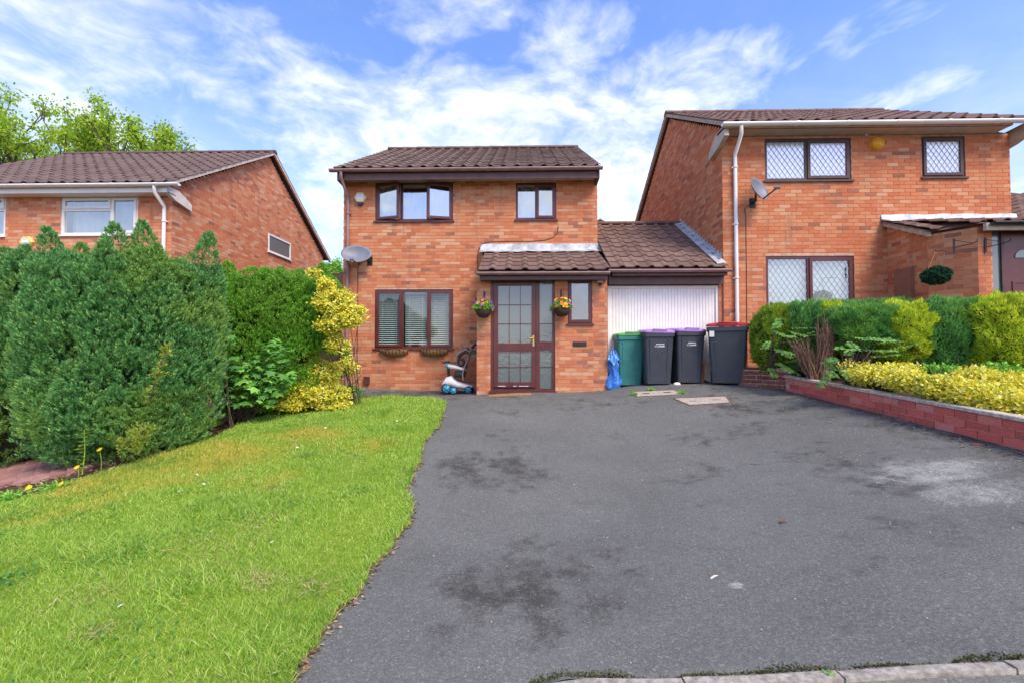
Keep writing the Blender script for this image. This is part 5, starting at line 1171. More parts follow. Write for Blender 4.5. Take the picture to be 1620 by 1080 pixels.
MB().loft([hull(a_.x - .02, zb0 + .07, .06, .04), hull(a_.x + .05, zb0 + .12, .14, .10), hull(a_.x + .16, zb0 + .13, .15, .13), hull(a_.x + .3, zb0 + .06, .15, .085), hull(b_.x - .12, zb0 + .03, .14, .06), hull(b_.x + .02, zb0 + .02, .09, .03)], True).build('body', M_SHELL, t)
MB().loft([hull(a_.x + .16, zb0 - .03, .12, .03), hull(b_.x - .1, zb0 - .055, .12, .03)], True).build('chassis', paint('grey_plastic', (.2, .19, .18), .5), t)
q = L_(710, 588); MB().tube([(q.x + .01, SY, zb0 + .15), (q.x - .01, SY, q.z + .09)], .032, 10).build('steering_column', M_BLACK, t)
q = L_(716, 580); MB().loft([[(q.x + x, SY + w_ * math.cos(k), q.z + zz + .048 * math.sin(k)) for k in np.linspace(0, 2 * math.pi, 11)[:-1]] for x, w_, zz in ((-.10, .05, .02), (-.05, .13, .01), (.1, .17, -.01), (.22, .17, -.04), (.30, .1, -.05))], True).build('tray', M_SHELL, t)
q = L_(708, 577); MB().loft([hull(q.x - .05, q.z - .03, .05, .03), hull(q.x, q.z, .08, .05), hull(q.x + .05, q.z - .01, .05, .03)], True).build('horn_panel', M_CYAN, t)
q = L_(710, 574); MB().tube([(q.x - .10, SY - .16, q.z + .01), (q.x, SY - .05, q.z + .03), (q.x, SY + .05, q.z + .03), (q.x - .10, SY + .16, q.z + .01)], .014, 8).tube([(q.x - .01, SY - .04, q.z + .02), (q.x + .17, SY - .04, q.z + .005)], .012, 8).build('handlebar', M_BLACK, t)
q = L_(727, 592); MB().loft([rrect(q.x, SY, .10, .12, q.z - .06, .04), rrect(q.x, SY, .12, .13, q.z + .0, .04), rrect(q.x + .01, SY, .10, .12, q.z + .07, .04)]).loft([rrect(q.x + .10, SY, .025, .12, q.z, .02), rrect(q.x + .14, SY, .02, .11, q.z + .2, .02)]).build('seat', M_BLACK, t)
q = L_(730.5, 572.5); mb = MB(); mb.tube([(q.x + .062 * math.cos(k), SY - .12, q.z + .07 * math.sin(k)) for k in np.linspace(0, 2 * math.pi, 21)], .026, 8, False).build('safety_ring', M_BLACK, t)
hp = [L_(734, 600), L_(733, 590), L_(738, 575), L_(743, 562), L_(746, 551)]
for s in (-.13, .13): MB().tube([h_ + Vector((0, s, 0)) for h_ in hp], .017, 8).build('push_pole', M_TAUPE, t)
q = L_(750, 549); MB().tube([(q.x - .04, SY - .13, q.z - .03), (q.x + .0, SY - .13, q.z + .04), (q.x + .06, SY - .10, q.z + .07), (q.x + .06, SY + .10, q.z + .07), (q.x, SY + .13, q.z + .04), (q.x - .04, SY + .13, q.z - .03)], .017, 8).build('push_handle', M_FAB, t)
q = L_(752, 556); MB().loft([rrect(q.x, SY, .05, .12, q.z - .06, .04), rrect(q.x, SY, .07, .13, q.z, .05), rrect(q.x, SY, .06, .13, q.z + .04, .05)]).build('pouch', paint('grey_mesh_bag', (.11, .09, .09), .9), t)
cs = [L_(721, 570), L_(724, 562), L_(731, 556), L_(739, 552.5), L_(743, 556)]
for s in (-.15, .15): MB().tube([h_ + Vector((0, s, 0)) for h_ in cs], .016, 6).build('canopy_hoop', M_TAUPE, t)
MB().loft([[h_ + Vector((.012, s, -.004 - dz)) for s, dz in ((-.15, 0), (-.08, -.03), (0, -.04), (.08, -.03), (.15, 0), (.15, .06), (0, .03), (-.15, .06))] for h_ in cs[1:]]).build('canopy', M_FAB, t)
MB().loft([[(h_.x, SY + s, h_.z - d_) for s, d_ in ((-.152, 0), (-.146, 0), (-.146, dd), (-.152, dd))] for h_, dd in zip(cs[2:], (.02, .06, .11))]).build('side_flap', M_FAB, t)
# ================================================================== garden wall, bed
M_COPE = paint('concrete_coping', (.52, .45, .36), .9, .3, scale=22, bump=.4)
GW = House('garden_wall', 'low red painted brick wall with concrete coping along the drive', 'wall', (WALLX, 5.5, G(WALLX, 5.5)))
wy0, wy1 = 2.6, gnd(1246, 617).y; CH, CO_ = .070, .079; Wth = .10
def wbase(y): return G(WALLX, y)
# coping line: follows the photo's top edge, a gentle fall towards the street
za, zb = atX(1248, 594, WALLX).z, atX(1620, 660, WALLX).z; ya_w, yb_w = atX(1248, 594, WALLX).y, atX(1620, 660, WALLX).y
def wtop(y): return zb + (za - zb) * (y - yb_w) / (ya_w - yb_w)
mb = MB(); ys_ = np.linspace(wy0, wy1, 24)
mb.loft([[(WALLX + .001, y, wbase(y) - .15), (WALLX + Wth, y, wbase(y) - .15), (WALLX + Wth, y, wtop(y) - .045), (WALLX + .001, y, wtop(y) - .045)] for y in ys_]); gcore = mb.build('wall_core', M_MORTAR_G, GW.t)
slope_w = math.atan2(wtop(wy1) - wtop(wy0), wy1 - wy0)
geo = brick_geo(.215, CH, .008); bme = brick_mesh(.215, CH, .008, M_REDPAINT)
for row in range(6):
    k = 0
    y = wy1 - (.11 if row % 2 else 0)
    while y > wy0 + .3:
        z = wtop(y) - .040 - (row + 1) * CO_ + .004
        if z + CH > wbase(y) - .02:
            # face looks towards -x: brick's long axis runs towards the street
            M = Matrix.Translation((WALLX - random.uniform(0, .003), y, z)) @ Matrix.Rotation(-math.pi / 2, 4, 'Z') @ Matrix.Rotation(slope_w, 4, 'Y') @ Matrix.Rotation(random.uniform(-.006, .006), 4, 'X')
            GW.bricks.append(dict(mesh=bme, geo=geo, M=M, c=Vector((WALLX, y, z)), face=1, full=True, part=gcore))
        y -= .225
for i in range(12):
    y1_ = wy1 + .03 - i * .45; y0_ = y1_ - .444
    if y1_ < wy0: break
    j = random.uniform(-.004, .004)
    MB().loft([[(WALLX - .02 + j, y, wtop(y) - .036), (WALLX + Wth, y, wtop(y) - .036), (WALLX + Wth, y, wtop(y) - .004), (WALLX + Wth - .01, y, wtop(y) + .002), (WALLX - .012 + j, y, wtop(y) + .002), (WALLX - .02 + j, y, wtop(y) - .006)] for y in (y0_, y1_)]).build('coping_slab', M_COPE, GW.t)
GW.finish()
# short return wall behind the red bin
SW = House('return_wall', 'short weathered dark brick wall behind the large red-lidded bin', 'wall', (4.2, 8.0, G(4.0, 8)))
ra, rb = gnd(1180, 609), gnd(1246, 617); ra = Vector((ra.x - .1, ra.y + .05, ra.z)); rb = Vector((WALLX + .06, wy1 + .06, G(WALLX, wy1)))
ry = Vector((rb.x - ra.x, rb.y - ra.y, 0)); rl = ry.length; rt = atY(1230, 583, (ra.y + rb.y) / 2).z; ru = ry.normalized(); rn = Vector((-ru.y, ru.x, 0))
core = MB().obox((ra + rb) / 2 * Vector((1, 1, 0)).x + Vector((0, 0, 0)) if False else Vector(((ra.x + rb.x) / 2, (ra.y + rb.y) / 2, (ra.z + rt) / 2 - .1)) + rn * .06, ru * rl / 2, rn * .058, (0, 0, (rt - ra.z) / 2 + .08)).build('wall_core', M_MORTAR_G, SW.t)
M_DKRED = brick_mat('weathered_dark_brick', [(0, (.10, .04, .035)), (.5, (.17, .06, .05)), (.85, (.24, .08, .065)), (1, (.36, .22, .18))], .4)
brickwork(SW, core, (ra.x, ra.y, 0), ru, rl, ra.z - .1, rt - .02, M_DKRED)
MB().obox(Vector((ra.x, ra.y, rt)) + ru * rl * .3 + rn * .06, ru * rl * .30, rn * .075, (0, 0, .02)).build('coping_slab', M_SOIL, SW.t); MB().obox(Vector((ra.x, ra.y, rt)) + ru * rl * .82 + rn * .06, ru * rl * .20, rn * .075, (0, 0, .022)).build('coping_slab', M_COPE, SW.t)
SW.finish()
# raised bed soil
bx = np.linspace(WALLX + Wth - .02, 12, 26); by_ = np.linspace(2.0, RF - .02, 26); BX, BY = np.meshgrid(bx, by_)
BZ = wtop(BY) - .06 + .10 * np.clip((BX - WALLX) / 1.5, 0, 1) + .03 * np.sin(BX * 7) * np.sin(BY * 6); lim = rbase + .12; BZ = np.minimum(BZ, lim + 0 * BZ) if False else BZ
idx = np.arange(BX.size).reshape(BX.shape); F = np.stack([idx[:-1, :-1], idx[:-1, 1:], idx[1:, 1:], idx[1:, :-1]], -1).reshape(-1, 4)
npmesh('garden_bed', np.c_[BX.ravel(), BY.ravel(), BZ.ravel()], F, M_GROUND, None, True, kind='structure')
def bedz(x, y): return wtop(y) - .06 + .10 * min(1, max(0, (x - WALLX) / 1.5))
V_ = np.array([(3.2, RF - .02, 0), (WALLX + .12, RF - .02, 0), (WALLX + .12, wy1 + .1, 0), (3.9, 8.3, 0)])
# strip between the return wall and the house
mb = MB(); mb.poly([(ra.x + .02, ra.y + .1, rt - .05), (rb.x, rb.y + .05, rt - .05), (WALLX + .2, RF - .02, rt - .02), (ra.x + .05, RF - .02, rt - .02)]); o = mb.build('planting_strip', M_GROUND, None, (0, 0, 0)); o['kind'] = 'structure'

# ================================================================== shrubs
def superblob(g, n, c, rx, ry_, rz, e=2.5, zlo=-1.0, noise_amp=.08, seed=0):
    """points and normals on a lumpy rounded box"""
    d = unit(n * 2, g); d = d[d[:, 2] > zlo][:n]
    k = (np.abs(d) ** e).sum(1) ** (-1 / e); q = d * k[:, None]
    r_ = np.random.default_rng(seed); ph = r_.uniform(0, 6.28, (6, 3)); fr = r_.uniform(3, 9, (6, 3))
    lump = sum(np.sin((q * fr[i] + ph[i])).prod(1) for i in range(6)) * noise_amp
    lump += sum(np.sin((q * fr[i] * 2.3 + ph[i])).prod(1) for i in range(6)) * noise_amp * .5
    nrm = np.sign(q) * np.abs(q) ** (e - 1) / np.array([rx, ry_, rz]); nrm /= np.linalg.norm(nrm, axis=1)[:, None]
    return np.array(c) + q * np.array([rx, ry_, rz]) * (1 + lump)[:, None], nrm
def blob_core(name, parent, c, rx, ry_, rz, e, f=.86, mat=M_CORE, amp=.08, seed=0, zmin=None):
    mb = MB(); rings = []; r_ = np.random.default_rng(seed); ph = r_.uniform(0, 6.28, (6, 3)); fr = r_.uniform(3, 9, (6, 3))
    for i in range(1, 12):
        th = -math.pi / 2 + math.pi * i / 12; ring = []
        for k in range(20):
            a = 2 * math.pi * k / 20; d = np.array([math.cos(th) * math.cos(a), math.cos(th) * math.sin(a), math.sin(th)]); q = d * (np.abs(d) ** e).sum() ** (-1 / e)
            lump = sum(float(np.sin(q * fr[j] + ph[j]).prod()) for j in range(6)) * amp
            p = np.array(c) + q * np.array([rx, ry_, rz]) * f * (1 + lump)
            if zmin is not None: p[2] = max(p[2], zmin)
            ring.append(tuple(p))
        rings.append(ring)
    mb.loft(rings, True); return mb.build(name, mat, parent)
SEED = [11]
def clipped_shrub(name, label, cat, c, rx, ry_, rz, mat, n=26000, L=.05, Wd=.016, e=3.2, group=None, up=.8, amp=.06, trunk=True, depth=.10, corefac=.9):
    SEED[0] += 1; g = np.random.default_rng(SEED[0]); c = Vector(c)
    gz = c.z - rz - (.12 if trunk else 0); t = thing(name, label, cat, (c.x, c.y, gz), group)
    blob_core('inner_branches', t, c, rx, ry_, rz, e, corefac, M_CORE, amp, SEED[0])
    P, Nr = superblob(g, n, c, rx, ry_, rz, e, -1, amp, SEED[0]); n = len(P); P = P - Nr * g.uniform(0, depth, (n, 1)) * .6
    A = Nr * .9 + np.array([0, 0, up]) + unit(n, g) * .5
    v, f = leafcloud(P, A, Nr + unit(n, g) * .8, L, Wd, 'tri', .3, g); npmesh('foliage', v, f, mat, t)
    if trunk:
        mb = MB()
        for k in range(4):
            a = k * 1.7; mb.tube([(c.x + .12 * math.cos(a), c.y + .06 * math.sin(a), gz - .1), (c.x + .2 * math.cos(a), c.y + .1 * math.sin(a), c.z)], [.03, .015], 7)
        mb.build('trunk', M_BARK, t)
    return t
# hedge of alternating golden and dark conifers in front of the corner house
HG_ = 'clipped conifers along the corner house garden'
def hz(px0, px1, pyt, pyb, Y):
    a, b = atY(px0, pyt, Y), atY(px1, pyb, Y); return ((a.x + b.x) / 2, Y, (a.z + b.z) / 2), (b.x - a.x) / 2, (a.z - b.z) / 2
for (x0_, x1_, yt, yb_, Y, mat, lab, e, nn, dep) in [
    (1196, 1268, 484, 590, 8.0, 'M', 'rounded golden-green conifer at the left end of the hedge, beside the white pipe', 2.4, 26000, .35),
    (1246, 1298, 482, 585, 7.7, 'D', 'narrow dark green conifer squeezed behind the dead brown stems', 3.2, 20000, .3),
    (1288, 1335, 481, 560, 7.6, 'Y', 'small golden conifer top above the dead brown stems', 2.8, 16000, .3),
    (1318, 1400, 484, 548, 7.0, 'D', 'dark blue-green clipped conifer overhanging bare brown trunks', 3.0, 30000, .36),
    (1384, 1456, 481, 572, 6.9, 'Y', 'bright golden conifer lump right of the overhanging dark one', 2.6, 26000, .36),
    (1438, 1560, 478, 602, 6.9, 'D', 'tall dark green conifer block in the middle of the right hedge', 3.4, 42000, .42),
    (1534, 1650, 473, 606, 6.5, 'Y', 'golden-green conifer with vertical folds at the right photo edge', 3.0, 42000, .45),
    (1280, 1480, 480, 606, 7.9, 'D', 'dark green conifer forming the back row of the right hedge', 4.0, 36000, .25)]:
    c, rx, rz = hz(x0_, x1_, yt, yb_, Y)
    clipped_shrub('hedge_conifer', lab, 'conifer', c, rx * 1.10, dep * 1.15, rz * 1.02, {'D': M_HEDGE_D, 'Y': M_HEDGE_Y, 'M': leaf_mat('yellow_green_hedge', [(0, (.13, .27, .03)), (.6, (.25, .42, .035)), (1, (.45, .55, .04))], ((.40, .48, .03), .7), .3, 2.5) if 'yellow_green_hedge' not in bpy.data.materials else bpy.data.materials['yellow_green_hedge']}[mat], nn, .05, .015, e, HG_, .8, .07)
# dead brown stems and bare trunks
def stems(name, label, base, n, h, spread, mat, r0=.018, lean=(0, 0), tops=True):
    t = thing(name, label, 'dead shrub', base); g = random.Random(hash(label) % 1000); b = Vector(base)
    tr = MB(); tw = MB()
    for i in range(n):
        a = g.uniform(0, 6.28); d = Vector((math.cos(a) * spread + lean[0], math.sin(a) * spread * .5 + lean[1], 1)).normalized(); L = h * g.uniform(.55, 1.05)
        p0 = b + Vector((g.uniform(-.06, .06), g.uniform(-.04, .04), -.05)); p1 = p0 + d * L * .5 + Vector((g.uniform(-.04, .04), 0, 0)); p2 = p0 + d * L
        tr.tube([p0, p1, p2], [r0, r0 * .8, r0 * .45], 6)
        for k in range(9):
            q = p1.lerp(p2, g.uniform(0, 1)); dd = (d + Vector((g.uniform(-.4, .4), g.uniform(-.4, .4), g.uniform(-.1, .5)))).normalized(); tw.tube([q, q + dd * g.uniform(.08, .22)], [.004, .0015], 4, False)
    tr.build('stem', mat, t); tw.build('twigs', M_DEAD, t, kind='stuff'); return t
q = atY(1290, 600, 7.0); stems('dead_conifer_stump', 'cut dead brown conifer stems splayed above the coping, lower left clump', (q.x, 7.0, bedz(q.x, 7.0)), 34, .74, .42, M_DEAD, .014, (-.22, -.1))
q = atY(1308, 600, 6.9); stems('dead_conifer_stump', 'taller bundle of dead grey-brown twigs beside the cut stems', (q.x, 6.95, bedz(q.x, 6.95)), 60, .92, .09, M_DEAD, .011, (.0, 0))
q = atY(1372, 600, 6.9); stems('bare_trunk', 'bare brown trunks under the overhanging dark conifer', (q.x, 7.05, bedz(q.x, 7.0)), 22, .62, .5, M_DEAD, .024)
def rosette(P, g, n_leaf, L, Wd, spread=1.0):
    out_ = []
    return out_
def variegated(name, label, pts, n, mat, L=.05, Wd=.028, green=.25, group=None, stems_=14, base=None, cat='shrub'):
    """shrub of leafy twigs: pts = list of (centre, rx, ry, rz)"""
    SEED[0] += 1; g = np.random.default_rng(SEED[0]); base = base or (pts[0][0][0], pts[0][0][1], pts[0][0][2] - pts[0][3]); t = thing(name, label, cat, base, group)
    lst, lsg = [], []; mb = MB(); wsum = sum(p[1] * p[3] for p in pts)
    for c, rx, ry_, rz in pts:
        m = max(30, int(n * rx * rz / wsum / 9)); d = unit(m, g); tip = np.array(c) + d * g.uniform(.25, 1, (m, 1)) ** .5 * np.array([rx, ry_, rz])
        for k in range(9):                      # leaves spiral down each twig
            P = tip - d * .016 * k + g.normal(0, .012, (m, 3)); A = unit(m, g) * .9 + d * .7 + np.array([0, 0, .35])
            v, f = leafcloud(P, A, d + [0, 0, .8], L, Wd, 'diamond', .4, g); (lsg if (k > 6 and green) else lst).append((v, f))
        if stems_:
            for k in range(int(stems_)): mb.tube([Vector(base) + Vector((g.uniform(-.08, .08), g.uniform(-.06, .06), 0)), Vector(np.array(c) * .5 + np.array(base) * .5) + Vector((0, 0, .05)), Vector(tip[k % m])], [.009, .006, .003], 5, False)
    npmesh('foliage', *merge(lst), mat, t)
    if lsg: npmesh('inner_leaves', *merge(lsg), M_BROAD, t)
    if mb.v: mb.build('stem', M_BARK, t)
    return t
def at_bed(px, py, Y): p = atY(px, py, Y); return (p.x, p.y, p.z)
EU = 'golden variegated shrubs behind the garden wall'
variegated('golden_euonymus', 'golden variegated shrub nearest the dead stems, behind the wall coping', [(at_bed(1378, 592, 6.0), .30, .28, .15), (at_bed(1425, 600, 5.5), .25, .22, .15), (at_bed(1450, 606, 5.25), .16, .2, .13), (at_bed(1350, 584, 6.5), .2, .2, .12), (at_bed(1420, 588, 6.0), .3, .25, .13)], 17000, M_GOLD, .042, .026, .2, EU)
variegated('golden_euonymus', 'wide golden variegated shrub along the coping at the right edge', [(at_bed(1500, 616, 4.95), .24, .22, .17), (at_bed(1540, 626, 4.72), .24, .22, .18), (at_bed(1590, 638, 4.48), .26, .22, .18), (at_bed(1645, 650, 4.28), .28, .22, .18), (at_bed(1545, 600, 5.4), .26, .2, .15), (at_bed(1600, 612, 5.1), .35, .22, .17)], 36000, M_GOLD, .042, .026, .15, EU)
variegated('green_shrub', 'low green leafy shrub between the two golden shrubs', [(at_bed(1472, 612, 5.1), .10, .15, .13), (at_bed(1490, 588, 6.1), .3, .2, .1), (at_bed(1580, 588, 6.0), .3, .2, .12)], 3500, M_FRESH, .06, .035, 0)
# pinnate-leaved saplings
def pinnate(name, label, base, fronds, seed):
    g = np.random.default_rng(seed); t = thing(name, label, 'sapling', base); b = Vector(base); lst = []; mb = MB()
    for (dx, dy, dz, L) in fronds:
        tip = b + Vector((dx, dy, dz)); out_ = Vector((dx, dy, 0)); out_ = (out_.normalized() if out_.length > .01 else Vector((1, 0, 0)))
        mb.tube([b, b.lerp(tip, .5) + Vector((0, 0, .05)), tip], [.008, .006, .003], 5, False)
        end = tip + out_ * L + Vector((g.uniform(-.1, .1), -.12, g.uniform(-.16, .12))); mb.tube([tip, end], [.003, .0015], 4, False)
        ax = (end - tip).normalized(); side = ax.cross(Vector((0, 0, 1))).normalized(); m = max(5, int(L / .028))
        for k in range(m + 1):
            q = tip.lerp(end, k / m)
            for s in (-1, 1):
                A = np.array([side * s + ax * .35 + Vector((0, -.25, -.28))]); v, f = leafcloud(np.array([q]), A, np.array([(0, -.75, .65)]), .078 * (1 - .4 * abs(k / m - .4)), .032, 'diamond', .15, g); lst.append((v, f))
    npmesh('leaves', *merge(lst), M_ASH, t); mb.build('stem', M_BARK, t); return t
q = atY(1215, 585, 7.75); g = np.random.default_rng(4)
pinnate('ash_sapling', 'green sapling with feathery leaves at the left end of the hedge', (q.x, 7.75, rt - .05), [(g.uniform(-.22, .28), -.25 + g.uniform(-.15, .1), g.uniform(.0, .75), g.uniform(.16, .26)) for _ in range(20)], 4)
q = atY(1345, 600, 6.4)
pinnate('ash_sapling', 'green sapling with layered feathery leaves in front of the bare trunks', (q.x, 6.45, bedz(q.x, 6.45)), [(g.uniform(-.35, .45), -.15 + g.uniform(-.15, .15), g.uniform(.1, .72), g.uniform(.18, .30)) for _ in range(16)], 5)

# ---------------------------------------------------------------- conifers on the left
def plume_conifer(name, label, base, H, prof, ay, n_pl, n_tuft, mat, seed, PL=.8, PR=.24, L=.034, Wd=.012, group=None, tops=64, topL=.25, bare=None, per=13):
    """prof: radius against height fraction; upright lobes over a dark twiggy core, each lobe covered in small flame-shaped sprays"""
    g = np.random.default_rng(seed); b = np.array(base, float); t = thing(name, label, 'conifer', base, group); hs_, rs_ = zip(*prof)
    rad = lambda h: np.interp(h, hs_, rs_)
    mb = MB(); rings = []
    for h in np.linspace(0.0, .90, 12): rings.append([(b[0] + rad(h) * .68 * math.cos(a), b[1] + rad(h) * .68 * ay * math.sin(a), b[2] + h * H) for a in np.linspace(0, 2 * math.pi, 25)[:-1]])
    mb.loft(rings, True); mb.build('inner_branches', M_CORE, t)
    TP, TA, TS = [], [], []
    def lobe(c0, ax, LL, R_, m, skew, fl):
        ax = ax / np.linalg.norm(ax); s1 = np.cross(ax, [1.0, .2, 0]); s1 /= np.linalg.norm(s1); s2 = np.cross(ax, s1)
        tt = g.uniform(0, 1, m) ** .85; ph = g.uniform(0, 2 * math.pi, m)
        rp = R_ * np.sin(np.pi * np.clip(tt * .97 + .03, 0, 1) ** fl) ** .75 * (1 + .22 * np.sin(ph * 4 + tt * 7 + skew) * np.cos(tt * 19 + skew) + .12 * np.sin(ph * 7 + skew * 3)) * g.uniform(.86, 1.04, m)
        nr = np.cos(ph)[:, None] * s1 + np.sin(ph)[:, None] * s2
        P = c0 + ax * ((tt - .3) * LL)[:, None] + nr * rp[:, None]; A = nr * .55 + ax * .75 + np.array([0, 0, .35])
        if bare is not None: k = g.uniform(0, 1, m) < bare(P); P, A = P[k], A[k]
        TP.append(P); TA.append(A)
    for i in range(n_pl):
        h = ((i + g.uniform()) / n_pl) ** .9 * .84; a = g.uniform(math.pi * .93, math.pi * 2.07) if g.uniform() < .62 else g.uniform(0, 2 * math.pi)
        o = np.array([math.cos(a), math.sin(a) * ay, 0]); on = np.array([math.cos(a), math.sin(a), 0]); low = h < .4
        c0 = b + o * rad(h) * g.uniform(.76, .96) + np.array([0, 0, h * H]); k = g.uniform(.7, 1.45)
        ax = np.array([0, 0, 1.0]) + on * (.42 if low else .2) + g.normal(0, .07, 3)
        lobe(c0, ax, PL * k * (.72 if low else 1.0), PR * g.uniform(.75, 1.2), int(n_tuft * k), i * 1.7, .62 if low else .5)
    for i in range(tops):
        rr = math.sqrt(g.uniform(0, 1)) * .95; a = g.uniform(0, 2 * math.pi); h = g.uniform(.80, .90)
        c0 = b + np.array([math.cos(a) * rr * rad(.85), math.sin(a) * rr * rad(.85) * ay, h * H]); lobe(c0, np.array([g.normal(0, .08), g.normal(0, .08), 1.0]), topL * g.uniform(.6, 1.35), PR * .85, int(n_tuft * .7), i * 2.3, .5)
    P = np.concatenate(TP); A = np.concatenate(TA); A /= np.linalg.norm(A, axis=1)[:, None]; lst = []; n = len(P)
    for k in range(per):                               # the leaflets of one spray
        q = unit(n, g); off = A * (k / per * .055)[..., None] if False else A * (k / per * .05) + q * .014 * (1 - k / per * .7)
        lst.append(leafcloud(P + off, A + q * .55, q, L, Wd, 'tri', .2, g))
    npmesh('foliage', *merge(lst), mat, t)
    mb = MB()
    for k in range(5):
        a = k * 1.3; mb.tube([(b[0] + .1 * math.cos(a), b[1] + .1 * math.sin(a), b[2] - .1), (b[0] + .5 * rad(.3) * math.cos(a), b[1] + .5 * ay * rad(.3) * math.sin(a), b[2] + H * .35)], [.06, .035], 8)
    mb.build('trunk', M_BARK, t); return t
CY = 5.9
cL, cR = atY(75, 560, CY), atY(352, 560, CY); cb = gnd(215, 733); ctop = atY(215, 405, CY).z; cbz = G((cL.x + cR.x) / 2, CY) 
rw_ = (cR.x - cL.x) / 2
rw_ -= .17
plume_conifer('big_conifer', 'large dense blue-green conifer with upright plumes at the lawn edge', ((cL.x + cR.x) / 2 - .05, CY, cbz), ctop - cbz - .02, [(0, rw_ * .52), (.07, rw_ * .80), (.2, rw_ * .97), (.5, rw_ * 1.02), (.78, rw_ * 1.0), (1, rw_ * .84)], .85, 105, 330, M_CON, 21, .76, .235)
c2 = atY(20, 560, 6.3)
plume_conifer('big_conifer', 'second blue-green conifer cut by the left photo edge, leaning over the block paving', (c2.x + .12, 6.3, G(c2.x, 6.3) + .02), atY(40, 398, 6.3).z - G(c2.x, 6.3), [(0, .35), (.12, .75), (.35, 1.12), (.7, 1.15), (.88, 1.05), (1, .85)], .8, 76, 280, M_CON, 22)
sY = 8.0; sa, sb_ = atY(325, 530, sY), atY(528, 530, sY); sbz = G(-4.4, sY); st = atY(420, 416, sY).z; rw2 = (sb_.x - sa.x) / 2; scx = (sa.x + sb_.x) / 2
def bare_patch(P):
    u = (P[:, 0] - (scx + .05)) / .75; v = (P[:, 2] - (sbz + (st - sbz) * .36)) / .42; k = np.exp(-(u * u + v * v)); return np.clip(1.05 - k * .7 * (P[:, 1] < sY), .12, 1)
plume_conifer('round_conifer', 'rounded mid-green conifer with bare brown patches beside the golden shrub', (scx, sY, sbz), st - sbz - .08, [(0, rw2 * .5), (.2, rw2 * .8), (.5, rw2 * 1.0), (.8, rw2 * .98), (.93, rw2 * .86), (1, rw2 * .7)], .7, 150, 230, M_CON2, 23, .46, .22, .034, .013, None, 60, .26, bare_patch, 10)
# yellowish straggling shoots on the big conifer's face
def shoots(label, pts, n, mat, seed, sp=.07):
    g = np.random.default_rng(seed); base = Vector(pts[0]); t = thing('straggling_shoot', label, 'shoot', base); lst = []; mb = MB(); mb.tube(pts, [.012] + [.007] * (len(pts) - 1), 6)
    for p, q in zip(pts, pts[1:]):
        for k in range(5):
            c = np.array(p) + (np.array(q) - np.array(p)) * g.uniform() + g.normal(0, sp * .55, 3) * [1, .5, 1]; m = int(n / 5 * g.uniform(.4, 1.5)); d = unit(m, g)
            P = c + d * np.abs(g.normal(0, sp * .5, (m, 1))); lst.append(leafcloud(P, d + [0, -.2, .6], d + unit(m, g) * .6, .036, .012, 'tri', .3, g))
    npmesh('foliage', *merge(lst), mat, t); mb.build('stem', M_BARK, t)
M_YCON = leaf_mat('yellow_green_conifer', [(0, (.16, .24, .03)), (.6, (.32, .40, .045)), (1, (.5, .54, .09))], None, .25)
fY = CY - rw_ * .85 - .06
shoots('yellow-green shoot hanging low on the front of the big conifer', [tuple(atY(x, y, fY + d)) for x, y, d in ((228, 672, .06), (222, 690, .03), (208, 700, 0), (196, 706, 0))], 420, M_YCON, 31, .085)
shoots('thin yellowish shoot climbing up the face of the big conifer', [tuple(atY(x, y, fY + d)) for x, y, d in ((235, 640, .1), (246, 600, .02), (258, 565, .02), (262, 545, .05))], 170, M_YCON, 32, .05)
# sycamore sapling with big lobed leaves: each leaf its own part
def maple_leaf():
    out_ = [(0, 0)]
    for a, r_ in ((-150, .35), (-105, .72), (-80, .45), (-52, .95), (-28, .55), (0, 1.1), (28, .55), (52, .95), (80, .45), (105, .72), (150, .35)):
        out_.append((r_ * math.sin(R(a)), .28 + r_ * math.cos(R(a)) * .72))
    V = [(x, y, -.18 * x * x - .10 * max(0, y - .2) ** 2) for x, y in out_]; V.append((0, .3, .02)); c = len(V) - 1
    F = [(c, i, (i + 1) % c) for i in range(c)]
    me = bpy.data.meshes.new('leaf'); me.from_pydata(V, [], F); me.materials.append(M_BROAD); return me
LEAF = maple_leaf()
def sycamore(label, base, blobs, n, seed, r0=.085):
    t = thing('sycamore_sapling', label, 'sapling', base); g = random.Random(seed); b = Vector(base); mb = MB()
    for i in range(n):
        c, rx, ry_, rz = blobs[i % len(blobs)]; u = Vector(unit(1, np.random.default_rng(seed * 1000 + i))[0]); u *= g.uniform(.55, 1.0); p = Vector(c) + Vector((u.x * rx, u.y * ry_, u.z * rz))
        o = link('leaf', LEAF, t); o.location = p - b; o.scale = [r0 * g.uniform(.7, 1.3)] * 3
        o.rotation_euler = (R(g.uniform(-55, 5)), R(g.uniform(-30, 30)), R(g.uniform(120, 240)))
        if i % 9 == 0: mb.tube([b + Vector((g.uniform(-.22, .22), 0, 0)), b.lerp(p, .5) + Vector((g.uniform(-.06, .06), 0, .06)), p], [.008, .005, .002], 5, False)
    mb.build('stem', M_BARK, t)
def A3(px, py, Y): p = atY(px, py, Y); return (p.x, p.y, p.z)
bb = gnd(400, 662)
sycamore('sycamore sapling with broad lobed green leaves between the conifers and golden shrub', (bb.x, 7.2, G(bb.x, 7.2)), [(A3(400, 590, 7.05), .42, .22, .22), (A3(425, 570, 7.0), .32, .2, .18), (A3(385, 610, 6.95), .34, .2, .18), (A3(415, 610, 6.95), .4, .2, .15), (A3(438, 548, 7.0), .22, .15, .14), (A3(375, 580, 7.0), .3, .2, .2), (A3(440, 595, 6.95), .3, .2, .2), (A3(400, 630, 6.95), .4, .2, .12)], 280, 3, .10)
